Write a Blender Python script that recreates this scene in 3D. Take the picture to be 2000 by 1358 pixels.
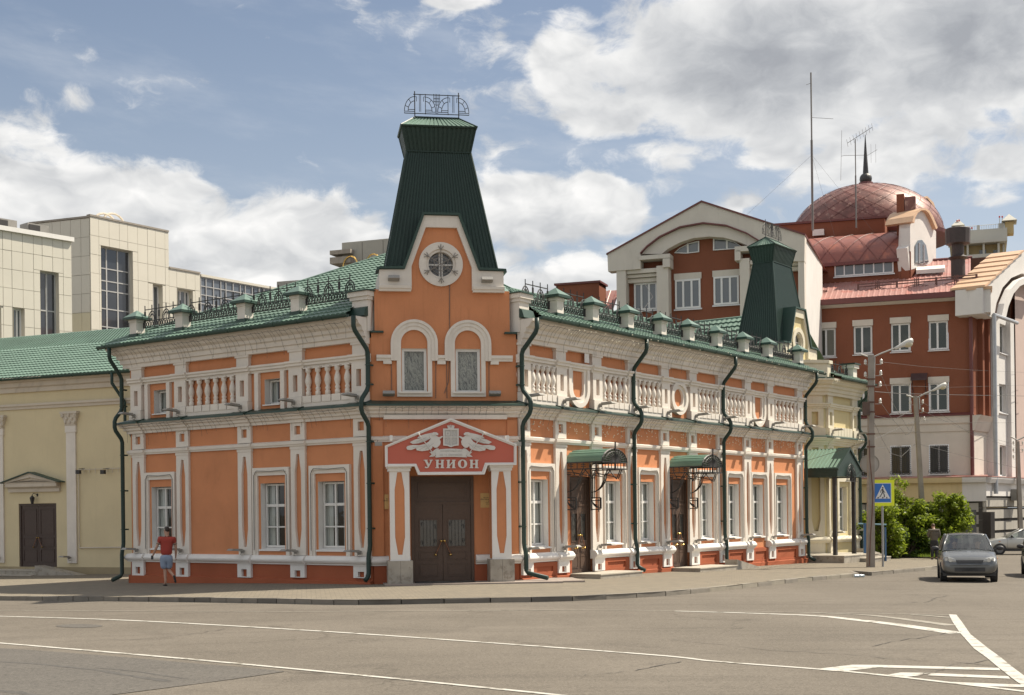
import bpy, bmesh, math, random
from mathutils import Vector, Matrix
random.seed(7)
R_ = math.radians
scn = bpy.context.scene
for o in list(bpy.data.objects): bpy.data.objects.remove(o)

# ------------------------------------------------------------------ camera
FPX, ROLL, CAMH = 2573.0, 0.012, 2.0          # focal length in photo pixels, camera roll, eye height
cam_d = bpy.data.cameras.new('camera'); cam = bpy.data.objects.new('camera', cam_d)
scn.collection.objects.link(cam); scn.camera = cam
cam_d.sensor_width = 36; cam_d.lens = 36 * FPX / 2000
cam_d.shift_x = -0.002; cam_d.shift_y = 0.1615
cam_d.clip_start = 0.3; cam_d.clip_end = 6000
cam.location = (0, 0, CAMH); cam.rotation_euler = (R_(90), 0, 0)
cam.rotation_euler = (Matrix.Rotation(ROLL, 4, 'Y') @ Matrix.Rotation(R_(90), 4, 'X')).to_euler()

# ------------------------------------------------------------------ sun and exposure
SUN_AZ, SUN_EL = 70.0, 53.0                   # azimuth clockwise from +Y, elevation
sd = bpy.data.lights.new('sun', 'SUN'); sun = bpy.data.objects.new('sun', sd); scn.collection.objects.link(sun)
sd.energy = 5.0; sd.angle = R_(0.53); sd.color = (1.0, 0.91, 0.76)
sv = Vector((math.sin(R_(SUN_AZ)) * math.cos(R_(SUN_EL)), math.cos(R_(SUN_AZ)) * math.cos(R_(SUN_EL)), math.sin(R_(SUN_EL))))
sun.rotation_euler = sv.to_track_quat('Z', 'Y').to_euler(); sun.location = sv * 100
vs = scn.view_settings; vs.view_transform = 'Standard'; vs.look = 'None'; vs.gamma = 1; vs.use_curve_mapping = False
scn.display_settings.display_device = 'sRGB'
vs.exposure = 0.55
scn.cycles.max_bounces = 6; scn.cycles.diffuse_bounces = 3; scn.cycles.glossy_bounces = 3
scn.cycles.transmission_bounces = 4; scn.cycles.transparent_max_bounces = 12
scn.cycles.use_denoising = True; scn.cycles.caustics_reflective = False; scn.cycles.caustics_refractive = False

# ------------------------------------------------------------------ node helpers
class NT:
    def __init__(s, nt): s.t = nt; s.n = nt.nodes; s.l = nt.links
    def new(s, ty, **kw):
        nd = s.n.new(ty)
        for k, v in kw.items():
            if hasattr(nd, k): setattr(nd, k, v)
        return nd
    def put(s, sock, v):
        if v is None: return
        if isinstance(v, bpy.types.NodeSocket): s.l.new(v, sock)
        elif isinstance(v, (tuple, list)) and len(v) == 3 and sock.type == 'RGBA': sock.default_value = (*v, 1)
        else: sock.default_value = v
    def math(s, op, a, b=None, c=None, clamp=False):
        nd = s.n.new('ShaderNodeMath'); nd.operation = op; nd.use_clamp = clamp
        s.put(nd.inputs[0], a); s.put(nd.inputs[1], b)
        if c is not None: s.put(nd.inputs[2], c)
        return nd.outputs[0]
    def vmath(s, op, a, b=None, sc=None):
        nd = s.n.new('ShaderNodeVectorMath'); nd.operation = op
        s.put(nd.inputs[0], a); s.put(nd.inputs[1], b)
        if sc is not None: s.put(nd.inputs['Scale'], sc)
        return nd.outputs['Value'] if op in ('DOT_PRODUCT', 'LENGTH', 'DISTANCE') else nd.outputs[0]
    def noise(s, vec, scale, detail=3, rough=0.55, dist=0.0):
        nd = s.n.new('ShaderNodeTexNoise'); s.put(nd.inputs['Vector'], vec)
        nd.inputs['Scale'].default_value = scale; nd.inputs['Detail'].default_value = detail
        nd.inputs['Roughness'].default_value = rough; nd.inputs['Distortion'].default_value = dist
        return nd.outputs['Fac']
    def ramp(s, f, pts):
        nd = s.n.new('ShaderNodeValToRGB'); s.put(nd.inputs[0], f); cr = nd.color_ramp
        while len(cr.elements) > 1: cr.elements.remove(cr.elements[0])
        for i, (p, c) in enumerate(pts):
            e = cr.elements[0] if i == 0 else cr.elements.new(p)
            e.position = p; e.color = (*c, 1) if isinstance(c, (tuple, list)) else (c, c, c, 1)
        return nd.outputs[0]
    def mix(s, f, a, b, mode='MIX'):
        nd = s.n.new('ShaderNodeMix'); nd.data_type = 'RGBA'; nd.blend_type = mode
        s.put(nd.inputs[0], f); s.put(nd.inputs[6], a); s.put(nd.inputs[7], b)
        return nd.outputs[2]
    def sep(s, v):
        nd = s.n.new('ShaderNodeSeparateXYZ'); s.put(nd.inputs[0], v); return nd.outputs
    def comb(s, x, y, z):
        nd = s.n.new('ShaderNodeCombineXYZ'); s.put(nd.inputs[0], x); s.put(nd.inputs[1], y); s.put(nd.inputs[2], z); return nd.outputs[0]
    def sstep(s, f, a, b):
        nd = s.n.new('ShaderNodeMapRange'); nd.interpolation_type = 'SMOOTHSTEP'
        s.put(nd.inputs[0], f); s.put(nd.inputs[1], a); s.put(nd.inputs[2], b); nd.inputs[3].default_value = 0; nd.inputs[4].default_value = 1
        return nd.outputs[0]

# ------------------------------------------------------------------ sky
def px_uv(x, y): return (x - ROLL * (y - 679), y + ROLL * (x - 1000))
def ray(x, y):
    u, v = px_uv(x, y); return ((u - 1000) / FPX, -(v - 1002) / FPX)
def azel(x, y):
    k, m = ray(x, y); return math.atan2(k, 1), math.atan2(m, math.hypot(k, 1))
world = bpy.data.worlds.new('World'); scn.world = world; world.use_nodes = True
N = NT(world.node_tree); N.n.clear()
out = N.new('ShaderNodeOutputWorld'); bg = N.new('ShaderNodeBackground'); bg.inputs[1].default_value = 0.10
sky = N.new('ShaderNodeTexSky'); sky.sky_type = 'NISHITA'; sky.sun_disc = False
sky.sun_elevation = R_(SUN_EL); sky.sun_rotation = R_(SUN_AZ); sky.air_density = 1.0; sky.dust_density = 2.0; sky.ozone_density = 1.4
tc = N.new('ShaderNodeTexCoord'); dirv = N.vmath('NORMALIZE', tc.outputs['Generated'])
dx, dy, dz = N.sep(dirv)
az = N.math('ARCTAN2', dx, dy); el = N.math('ARCSINE', dz)
p3 = N.comb(dx, dy, N.math('MULTIPLY', dz, 1.7))
def fbm(v): return N.math('ADD', N.math('MULTIPLY', N.noise(v, 6.5, 3, .5), .60), N.math('MULTIPLY', N.noise(v, 26, 8, .66), .40))
warp = N.vmath('SCALE', N.vmath('SUBTRACT', N.comb(N.noise(p3, 12, 3), N.noise(N.vmath('ADD', p3, (5, 1, 2)), 12, 3), N.noise(N.vmath('ADD', p3, (1, 7, 3)), 12, 3)), (.5, .5, .5)), None, .07)
pw = N.vmath('ADD', p3, warp)
n0 = fbm(pw)
n1 = fbm(N.vmath('ADD', pw, (0.010, 0.004, 0.026)))
nbig = N.noise(p3, 2.6, 2, .5)
# cloud banks of the photograph, as soft ellipses in azimuth / elevation: (x, y, half-width, half-height, strength, greyness)
BANKS = [(20, 450, 300, 230, .75, .10), (260, 500, 330, 215, .75, .12), (560, 530, 300, 180, .70, .20), (1040, 420, 150, 90, .62, .06), (1150, 410, 120, 75, .55, .06), (1060, 590, 380, 130, .60, .12), (150, 640, 600, 160, .60, .22),
         (1500, 120, 420, 200, .95, .9), (1930, 40, 440, 230, .90, .85), (1120, 120, 85, 110, .50, .05), (1220, 210, 150, 80, .42, .5), (1290, 300, 130, 40, .42, .12), (1510, 305, 80, 36, .42, .10),
         (1740, 330, 250, 80, .42, .30), (1960, 310, 120, 60, .42, .12), (1870, 250, 240, 60, .45, .2), (168, 193, 36, 34, .13, 0), (905, -4, 90, 24, .36, 0), (1930, 380, 80, 32, .30, .05), (480, 295, 30, 14, .10, 0), (1460, 392, 34, 12, .15, 0), (640, 620, 700, 90, .50, .25)]
tot = None; gry = None
for bx, by, hw, hh, st, gr in BANKS:
    a0, e0 = azel(bx, by); a1, _ = azel(bx + hw, by); _, e1 = azel(bx, by - hh)
    ea = N.math('DIVIDE', N.math('SUBTRACT', az, a0), a1 - a0); ee = N.math('DIVIDE', N.math('SUBTRACT', el, e0), e1 - e0)
    r2 = N.math('ADD', N.math('MULTIPLY', ea, ea), N.math('MULTIPLY', ee, ee))
    f = N.math('MULTIPLY', N.math('SUBTRACT', 1.0, N.math('MINIMUM', r2, 1.9)), st)
    tot = f if tot is None else N.math('SMOOTH_MAX', tot, f, .12)
    if gr > .0:
        g = N.math('MULTIPLY', N.sstep(N.math('SUBTRACT', 1.0, r2), -.5, .95), gr); gry = g if gry is None else N.math('SMOOTH_MAX', gry, g, .1)
# outside the picture the sky goes on with scattered cumulus
offaz = N.sstep(N.math('ABSOLUTE', az), .42, .62); offel = N.sstep(el, .42, .60)
off = N.math('MAXIMUM', offaz, offel)
generic = N.math('MULTIPLY', N.math('SUBTRACT', nbig, .38), 2.2)
base = N.math('ADD', N.math('MULTIPLY', tot, N.math('SUBTRACT', 1.0, off)), N.math('MULTIPLY', generic, off))
dens = N.math('ADD', base, N.math('MULTIPLY', N.math('SUBTRACT', n0, .5), 2.15))
cov = N.math('MULTIPLY', N.sstep(dens, .0, .30), .96)
def sft(v): return N.math('ADD', N.math('MULTIPLY', N.noise(v, 7, 3, .5), .6), N.math('MULTIPLY', N.noise(v, 24, 4, .5), .4))
emb = N.math('MULTIPLY', N.math('SUBTRACT', sft(pw), sft(N.vmath('ADD', pw, (0.012, 0.004, 0.028)))), 3.4)
emb = N.math('MULTIPLY', emb, N.math('SUBTRACT', 1.15, N.math('MULTIPLY', gry, .85)))
thick = N.sstep(dens, .10, 1.35)
gtot = N.math('ADD', N.math('MULTIPLY', gry, N.math('SUBTRACT', 1.0, off)), N.math('MULTIPLY', off, .3))
lum = N.math('SUBTRACT', N.math('ADD', .80, N.math('MULTIPLY', emb, .55)), N.math('MULTIPLY', thick, N.math('ADD', .04, N.math('MULTIPLY', gtot, .60))))
lum = N.math('MINIMUM', N.math('MAXIMUM', lum, .26), 1.0)
ccol = N.ramp(lum, [(.26, (.27, .28, .30)), (.45, (.35, .36, .375)), (.65, (.47, .475, .48)), (.85, (.60, .598, .59)), (1.0, (.70, .69, .675))])
cirrus = N.math('MULTIPLY', N.sstep(N.noise(N.comb(N.math('ADD', N.math('MULTIPLY', az, 3.0), N.math('MULTIPLY', el, 4.2)), N.math('MULTIPLY', el, 9), 0), 2.0, 6, .6), .45, .80), .34)
hz = N.math('MULTIPLY', N.math('POWER', N.math('SUBTRACT', 1.0, N.math('MINIMUM', N.math('MAXIMUM', dz, 0.0), 1.0)), 4.5), .85)
SKYMUL = 0.70
skc = N.vmath('MULTIPLY', sky.outputs[0], (SKYMUL, SKYMUL, SKYMUL))
skc = N.mix(hz, skc, (5.3, 5.65, 6.0))
skc = N.mix(cirrus, skc, (5.0, 5.2, 5.5))
cc10 = N.vmath('SCALE', ccol, None, 10.0)
fin = N.mix(cov, skc, cc10)
N.l.new(fin, bg.inputs[0]); N.l.new(bg.outputs[0], out.inputs[0])
world.cycles.sampling_method = 'MANUAL'; world.cycles.sample_map_resolution = 512

# ------------------------------------------------------------------ materials
MATS = {}
def mat(name, col, rough=.8, var=.12, vscale=1.2, bump=.15, bscale=60, metal=0.0, spec=None, streak=0.0, coat=0.0, col2=None, dirt=0.0):
    if name in MATS: return MATS[name]
    m = bpy.data.materials.new(name); m.use_nodes = True; T = NT(m.node_tree); b = T.n['Principled BSDF']
    tc = T.new('ShaderNodeTexCoord'); g = T.new('ShaderNodeNewGeometry'); P = g.outputs['Position']
    c = T.mix(T.ramp(T.noise(P, vscale, 4), [(.3, 0.), (.7, 1.)]), tuple(x * (1 - var) for x in col), tuple(min(1, x * (1 + var)) for x in col))
    c = T.mix(T.math('MULTIPLY', T.noise(P, 14, 3), .10), c, (0.25, .22, .2) if sum(col) > .4 else (.3, .3, .3))
    if col2: c = T.mix(T.sstep(T.noise(P, vscale * 2.3, 5, .6), .52, .66), c, col2)
    if streak:
        x, y, z = T.sep(P); h = T.math('ADD', x, T.math('MULTIPLY', y, 1.0))
        sn = T.noise(T.comb(T.math('MULTIPLY', h, 5.0), T.math('MULTIPLY', z, .45), 0), 1.6, 5, .65)
        c = T.mix(T.math('MULTIPLY', T.sstep(sn, .5, .78), streak), c, tuple(x * .55 for x in col))
    if dirt:
        x, y, z = T.sep(P)
        dn = T.math('ADD', T.noise(P, 3.0, 4), T.math('MULTIPLY', z, -.35))
        c = T.mix(T.math('MULTIPLY', T.sstep(dn, .1, .6), dirt), c, (.22, .18, .14))
    T.put(b.inputs['Base Color'], c)
    T.put(b.inputs['Roughness'], T.math('ADD', rough - .06, T.math('MULTIPLY', T.noise(P, 7, 3), .12)))
    b.inputs['Metallic'].default_value = metal
    if spec is not None: b.inputs['Specular IOR Level'].default_value = spec
    if coat: b.inputs['Coat Weight'].default_value = coat; b.inputs['Coat Roughness'].default_value = .06
    if bump:
        bp = T.new('ShaderNodeBump'); bp.inputs['Strength'].default_value = bump; bp.inputs['Distance'].default_value = .02
        T.put(bp.inputs['Height'], T.noise(P, bscale, 4, .6)); T.l.new(bp.outputs[0], b.inputs['Normal'])
    MATS[name] = m; return m
def glass_mat(name='window_glass', tint=(.80, .84, .83), fres=.07):
    if name in MATS: return MATS[name]
    m = bpy.data.materials.new(name); m.use_nodes = True; T = NT(m.node_tree); T.n.clear()
    o = T.new('ShaderNodeOutputMaterial'); gl = T.new('ShaderNodeBsdfGlossy'); gl.inputs['Roughness'].default_value = .02
    tr = T.new('ShaderNodeBsdfTransparent'); tr.inputs[0].default_value = (*tint, 1)
    g = T.new('ShaderNodeNewGeometry'); bp = T.new('ShaderNodeBump'); bp.inputs['Strength'].default_value = .06; bp.inputs['Distance'].default_value = .05
    T.put(bp.inputs['Height'], T.noise(g.outputs['Position'], 1.7, 2)); T.l.new(bp.outputs[0], gl.inputs['Normal'])
    c = T.math('ABSOLUTE', T.vmath('DOT_PRODUCT', g.outputs['Normal'], g.outputs['Incoming']))
    f = T.math('ADD', T.math('MULTIPLY', T.math('POWER', T.math('SUBTRACT', 1.0, c), 5.0), .85), fres, clamp=True)
    mx = T.new('ShaderNodeMixShader'); T.put(mx.inputs[0], f)
    T.l.new(tr.outputs[0], mx.inputs[1]); T.l.new(gl.outputs[0], mx.inputs[2]); T.l.new(mx.outputs[0], o.inputs[0])
    MATS[name] = m; return m
def dark_glass(name, col=(.02, .025, .03), rough=.04, spec=.9, bump=.05, metal=0.0):
    if name in MATS: return MATS[name]
    m = bpy.data.materials.new(name); m.use_nodes = True; T = NT(m.node_tree); b = T.n['Principled BSDF']
    b.inputs['Base Color'].default_value = (*col, 1); b.inputs['Roughness'].default_value = rough; b.inputs['Specular IOR Level'].default_value = spec
    b.inputs['Metallic'].default_value = metal
    g = T.new('ShaderNodeNewGeometry'); bp = T.new('ShaderNodeBump'); bp.inputs['Strength'].default_value = bump; bp.inputs['Distance'].default_value = .1
    T.put(bp.inputs['Height'], T.noise(g.outputs['Position'], .9, 2)); T.l.new(bp.outputs[0], b.inputs['Normal'])
    MATS[name] = m; return m

ORANGE = mat('orange_stucco', (.60, .250, .118), .88, .09, .8, .30, 38, streak=.30, dirt=.0, spec=.2)
PLINTH = mat('rust_plinth_paint', (.36, .10, .045), .8, .08, .9, .2, 30, streak=.15, spec=.2)
WHITE = mat('white_trim_paint', (.74, .69, .62), .8, .06, 1.3, .12, 50, streak=.24, spec=.25)
WHITEP = mat('fresh_white_paint', (.78, .76, .73), .7, .04, 1.3, .06, 50, streak=.08, spec=.3)
YELLOW = mat('pale_yellow_stucco', (.66, .57, .37), .88, .05, .6, .15, 40, streak=.12, spec=.2)
CREAMW = mat('cream_trim_paint', (.62, .56, .47), .85, .07, 1.0, .15, 40, streak=.4, spec=.2)
GREEN = mat('green_painted_metal', (.013, .036, .028), .42, .07, .8, .03, 20, spec=.25)
ROOFG = mat('green_metal_tile', (.125, .205, .160), .42, .14, .6, .05, 25, spec=.4, streak=.15)
DGREEN = mat('dark_green_metal', (.012, .045, .032), .45, .10, .8, .03, 20, spec=.4)
IRON = mat('black_wrought_iron', (.018, .016, .016), .55, .1, 3, .05, 60)
BROWN = mat('brown_door_paint', (.085, .048, .030), .5, .06, 1.5, .03, 40, spec=.4)
WFRAME = mat('white_window_frame', (.74, .73, .70), .5, .03, 2, .02, 40)
BRASS = mat('polished_brass', (.72, .48, .16), .25, .1, 4, 0, metal=1.0)
PLAQUE = mat('gilt_plaque', (.62, .40, .15), .45, .05, 4, .03)
STONE = mat('veined_grey_stone', (.34, .31, .26), .45, .18, 2.4, .05, 20, col2=(.24, .21, .17))
LAMPGREY = mat('floodlight_grey', (.28, .27, .25), .5, .1, 3, .04)
CURTAIN = mat('grey_net_curtain', (.66, .65, .62), .95, .05, 3, .0)
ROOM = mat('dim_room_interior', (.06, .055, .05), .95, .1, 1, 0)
SIGNRED = mat('sign_red', (.54, .135, .09), .6, .04, 1, .03, spec=.3)
SIGNWH = mat('sign_white_relief', (.66, .64, .60), .6, .03, 2, .03)
SIGNGREY = mat('sign_grey_relief', (.50, .49, .47), .7, .03, 2, .03)  # grey tone of the crest, fold lines and small lettering
CONC = mat('weathered_concrete', (.30, .27, .235), .9, .15, 2.0, .35, 35, streak=.3)
CAPG = mat('cap_green_metal', (.10, .175, .140), .4, .08, 1, .03, spec=.4)
CABLE = mat('grey_cable', (.10, .095, .09), .7, .1, 3, 0)
BULB = mat('clear_bulb_plastic', (.85, .80, .62), .25, .1, 9, 0)
GLASS = glass_mat()

# ------------------------------------------------------------------ mesh helpers
COLL = scn.collection
class Frame:
    """O origin, d along the wall, n outward; coordinates are (t, n, z)"""
    def __init__(s, O, d, n=None):
        l = math.hypot(*d[:2]); s.d = (d[0] / l, d[1] / l)
        s.n = (s.d[1], -s.d[0]) if n is None else n
        if n is None and s.n[1] > 0: s.n = (-s.n[0], -s.n[1])
        s.O = (O[0], O[1], O[2] if len(O) > 2 else 0.0)
    def P(s, t, n, z): return (s.O[0] + t * s.d[0] + n * s.n[0], s.O[1] + t * s.d[1] + n * s.n[1], s.O[2] + z)
    def tz(s, x, y, off=0.):
        k, m = ray(x, y); ox, oy = s.O[0] + off * s.n[0], s.O[1] + off * s.n[1]
        t = (k * oy - ox) / (s.d[0] - k * s.d[1]); Y = oy + t * s.d[1]
        return t, CAMH + m * Y - s.O[2]
    def t(s, x, y, off=0.): return s.tz(x, y, off)[0]
    def z(s, x, y, off=0.): return s.tz(x, y, off)[1]
    def shift(s, t=0, n=0, z=0): return Frame(s.P(t, n, z), s.d, s.n)
def WF(x=0, y=0, z=0, a=0.0):
    c, s_ = math.cos(a), math.sin(a); return Frame((x, y, z), (c, s_), (-s_, c))
def PX(x, y, D):
    k, m = ray(x, y); return (k * D, D, CAMH + m * D)
W0 = WF()
class MB:
    def __init__(s, fr=W0): s.f = fr; s.v = []; s.q = []
    def add(s, pts, faces, raw=False):
        b = len(s.v); s.v += [p if raw else s.f.P(*p) for p in pts]; s.q += [tuple(i + b for i in f) for f in faces]; return s
    def box(s, t0, t1, n0, n1, z0, z1):
        return s.add([(t0, n0, z0), (t1, n0, z0), (t1, n1, z0), (t0, n1, z0), (t0, n0, z1), (t1, n0, z1), (t1, n1, z1), (t0, n1, z1)],
                     [(0, 1, 2, 3), (4, 5, 6, 7), (0, 1, 5, 4), (1, 2, 6, 5), (2, 3, 7, 6), (3, 0, 4, 7)])
    def prism(s, poly, n0, n1):
        k = len(poly); return s.add([(t, n0, z) for t, z in poly] + [(t, n1, z) for t, z in poly],
              [tuple(range(k)), tuple(range(k, 2 * k))] + [(i, (i + 1) % k, k + (i + 1) % k, k + i) for i in range(k)])
    def slab(s, poly, z0, z1):
        k = len(poly); return s.add([(t, n, z0) for t, n in poly] + [(t, n, z1) for t, n in poly],
              [tuple(range(k)), tuple(range(k, 2 * k))] + [(i, (i + 1) % k, k + (i + 1) % k, k + i) for i in range(k)])
    def profile(s, pts, t0, t1, m0=0.0, m1=0.0):
        """(n, z) profile swept along t; m0 / m1 mitre slopes: the end moves by m * n"""
        k = len(pts); return s.add([(t0 + m0 * n, n, z) for n, z in pts] + [(t1 + m1 * n, n, z) for n, z in pts],
              [tuple(range(k)), tuple(range(k, 2 * k))] + [(i, (i + 1) % k, k + (i + 1) % k, k + i) for i in range(k)])
    def ring(s, outer, inner, n0, n1):
        """frame between two (t, z) outlines of equal length"""
        k = len(outer); P = [(t, n0, z) for t, z in outer] + [(t, n0, z) for t, z in inner] + [(t, n1, z) for t, z in outer] + [(t, n1, z) for t, z in inner]
        F = []
        for i in range(k):
            j = (i + 1) % k
            F += [(i, j, k + j, k + i), (2 * k + i, 2 * k + j, 3 * k + j, 3 * k + i), (i, j, 2 * k + j, 2 * k + i), (k + i, k + j, 3 * k + j, 3 * k + i)]
        return s.add(P, F)
    def strip(s, outer, inner, n0, n1):
        """open band between two (t, z) polylines of equal length"""
        k = len(outer); P = [(t, n0, z) for t, z in outer] + [(t, n0, z) for t, z in inner] + [(t, n1, z) for t, z in outer] + [(t, n1, z) for t, z in inner]
        F = [(0, k, 3 * k, 2 * k), (k - 1, 2 * k - 1, 4 * k - 1, 3 * k - 1)]
        for i in range(k - 1):
            j = i + 1
            F += [(i, j, k + j, k + i), (2 * k + i, 2 * k + j, 3 * k + j, 3 * k + i), (i, j, 2 * k + j, 2 * k + i), (k + i, k + j, 3 * k + j, 3 * k + i)]
        return s.add(P, F)
    def lathe(s, prof, t, n, z=0.0, seg=12):
        P = []; k = len(prof)
        for r, h in prof:
            for i in range(seg):
                a = 2 * math.pi * i / seg; P.append((t + r * math.cos(a), n + r * math.sin(a), z + h))
        F = [(j * seg + i, j * seg + (i + 1) % seg, (j + 1) * seg + (i + 1) % seg, (j + 1) * seg + i) for j in range(k - 1) for i in range(seg)]
        F += [tuple(range(seg)), tuple(range((k - 1) * seg, k * seg))]
        return s.add(P, F)
    def tube(s, pts, r, seg=6, raw=False, r2=None):
        W = [Vector(p if raw else s.f.P(*p)) for p in pts]; n = len(W); P = []
        up = Vector((0, 0, 1)); prev = None
        for i, p in enumerate(W):
            d = (W[min(i + 1, n - 1)] - W[max(i - 1, 0)]).normalized()
            if prev is None:
                a = d.cross(up if abs(d.z) < .95 else Vector((1, 0, 0))).normalized()
            else:
                a = (prev - d * prev.dot(d)); a = a.normalized() if a.length > 1e-6 else d.cross(up).normalized()
            prev = a; b = d.cross(a); rr = r if r2 is None else r + (r2 - r) * i / max(1, n - 1)
            for k in range(seg):
                th = 2 * math.pi * (k + .5) / seg; P.append(tuple(p + a * (rr * math.cos(th)) + b * (rr * math.sin(th))))
        F = [(j * seg + i, j * seg + (i + 1) % seg, (j + 1) * seg + (i + 1) % seg, (j + 1) * seg + i) for j in range(n - 1) for i in range(seg)]
        F += [tuple(range(seg)), tuple(range((n - 1) * seg, n * seg))]
        return s.add(P, F, raw=True)
    def ball(s, c, rx, ry, rz, seg=10, rings=7):
        P = []
        for j in range(rings + 1):
            ph = math.pi * j / rings
            for i in range(seg):
                a = 2 * math.pi * i / seg; P.append((c[0] + rx * math.sin(ph) * math.cos(a), c[1] + ry * math.sin(ph) * math.sin(a), c[2] + rz * math.cos(ph)))
        return s.add(P, [(j * seg + i, j * seg + (i + 1) % seg, (j + 1) * seg + (i + 1) % seg, (j + 1) * seg + i) for j in range(rings) for i in range(seg)])
    def wall(s, t0, t1, z0, z1, holes, n=0.0, dep=.3):
        """wall face with rectangular openings (t0, t1, z0, z1) and their reveals"""
        T = sorted({t0, t1, *[h[0] for h in holes], *[h[1] for h in holes]}); Z = sorted({z0, z1, *[h[2] for h in holes], *[h[3] for h in holes]})
        for a, b in zip(T, T[1:]):
            for c, d in zip(Z, Z[1:]):
                mt, mz = (a + b) / 2, (c + d) / 2
                if mt < t0 or mt > t1 or mz < z0 or mz > z1: continue
                if any(h[0] < mt < h[1] and h[2] < mz < h[3] for h in holes): continue
                s.add([(a, n, c), (b, n, c), (b, n, d), (a, n, d)], [(0, 1, 2, 3)])
        return s
    def reveal(s, h, n0, n1):
        a, b, c, d = h; return s.add([(a, n0, c), (b, n0, c), (b, n0, d), (a, n0, d), (a, n1, c), (b, n1, c), (b, n1, d), (a, n1, d)],
                                  [(0, 1, 5, 4), (1, 2, 6, 5), (2, 3, 7, 6), (3, 0, 4, 7)])
    def build(s, name, m, parent=None, kind=None, label=None, smooth=False, fix=True):
        me = bpy.data.meshes.new(name); L = Vector((0, 0, 0))
        if parent is not None:
            q = parent
            while q is not None: L += q.location; q = q.parent
        me.from_pydata([tuple(Vector(p) - L) for p in s.v], [], s.q); me.materials.append(m)
        if fix:
            bm = bmesh.new(); bm.from_mesh(me); bmesh.ops.recalc_face_normals(bm, faces=bm.faces); bm.to_mesh(me); bm.free()
        if smooth: me.shade_smooth(); 
        o = bpy.data.objects.new(name, me); COLL.objects.link(o)
        if parent is not None: o.parent = parent
        if kind: o['kind'] = kind
        if label: o['label'] = label
        return o
def thing(name, label, cat, loc=(0, 0, 0), group=None):
    o = bpy.data.objects.new(name, None); COLL.objects.link(o); o.location = loc; o.empty_display_size = .2
    o['label'] = label; o['category'] = cat
    if group: o['group'] = group
    return o
def tag(o, label, cat, group=None):
    o['label'] = label; o['category'] = cat
    if group: o['group'] = group
    return o
def single(mb, name, m, label, cat, loc=None, group=None, smooth=False):
    """a thing that is one mesh, its origin at its base"""
    if loc is None:
        xs = [p[0] for p in mb.v]; ys = [p[1] for p in mb.v]; zs = [p[2] for p in mb.v]
        loc = ((min(xs) + max(xs)) / 2, (min(ys) + max(ys)) / 2, min(zs))
    mb.v = [(p[0] - loc[0], p[1] - loc[1], p[2] - loc[2]) for p in mb.v]
    o = mb.build(name, m, None, smooth=smooth); o.location = loc; return tag(o, label, cat, group)
def copy_tree(o, parent=None, loc=None, rotz=None):
    c = o.copy(); COLL.objects.link(c); c.parent = parent
    if loc is not None: c.location = loc
    if rotz is not None: c.rotation_euler = (0, 0, rotz)
    for ch in list(o.children): copy_tree(ch, c)
    return c
def arc(cx, cz, r, a0, a1, n, rz=None):
    rz = r if rz is None else rz
    return [(cx + r * math.cos(R_(a0 + (a1 - a0) * i / n)), cz + rz * math.sin(R_(a0 + (a1 - a0) * i / n))) for i in range(n + 1)]
def lerp(a, b, f): return a + (b - a) * f
def gz(x, y):
    """height of the pavement; the road lies 0.12 m lower"""
    d = math.hypot(x + 2, max(0.0, y - 37.0)); d = 60 * math.tanh(d / 60); s = min(1, max(0, -(x + 2) / 8)); return -(.013 + .008 * s) * (math.sqrt(d * d + 16) - 4)
def ground_px(x, y, dz=0.0):
    """point on the ground seen at photo pixel (x, y); dz above the pavement height"""
    k, m = ray(x, y); D = (CAMH - dz) / -m if m < 0 else 200
    for _ in range(12): D = (gz(k * D, D) + dz - CAMH) / m
    return (k * D, D, gz(k * D, D) + dz)
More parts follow.
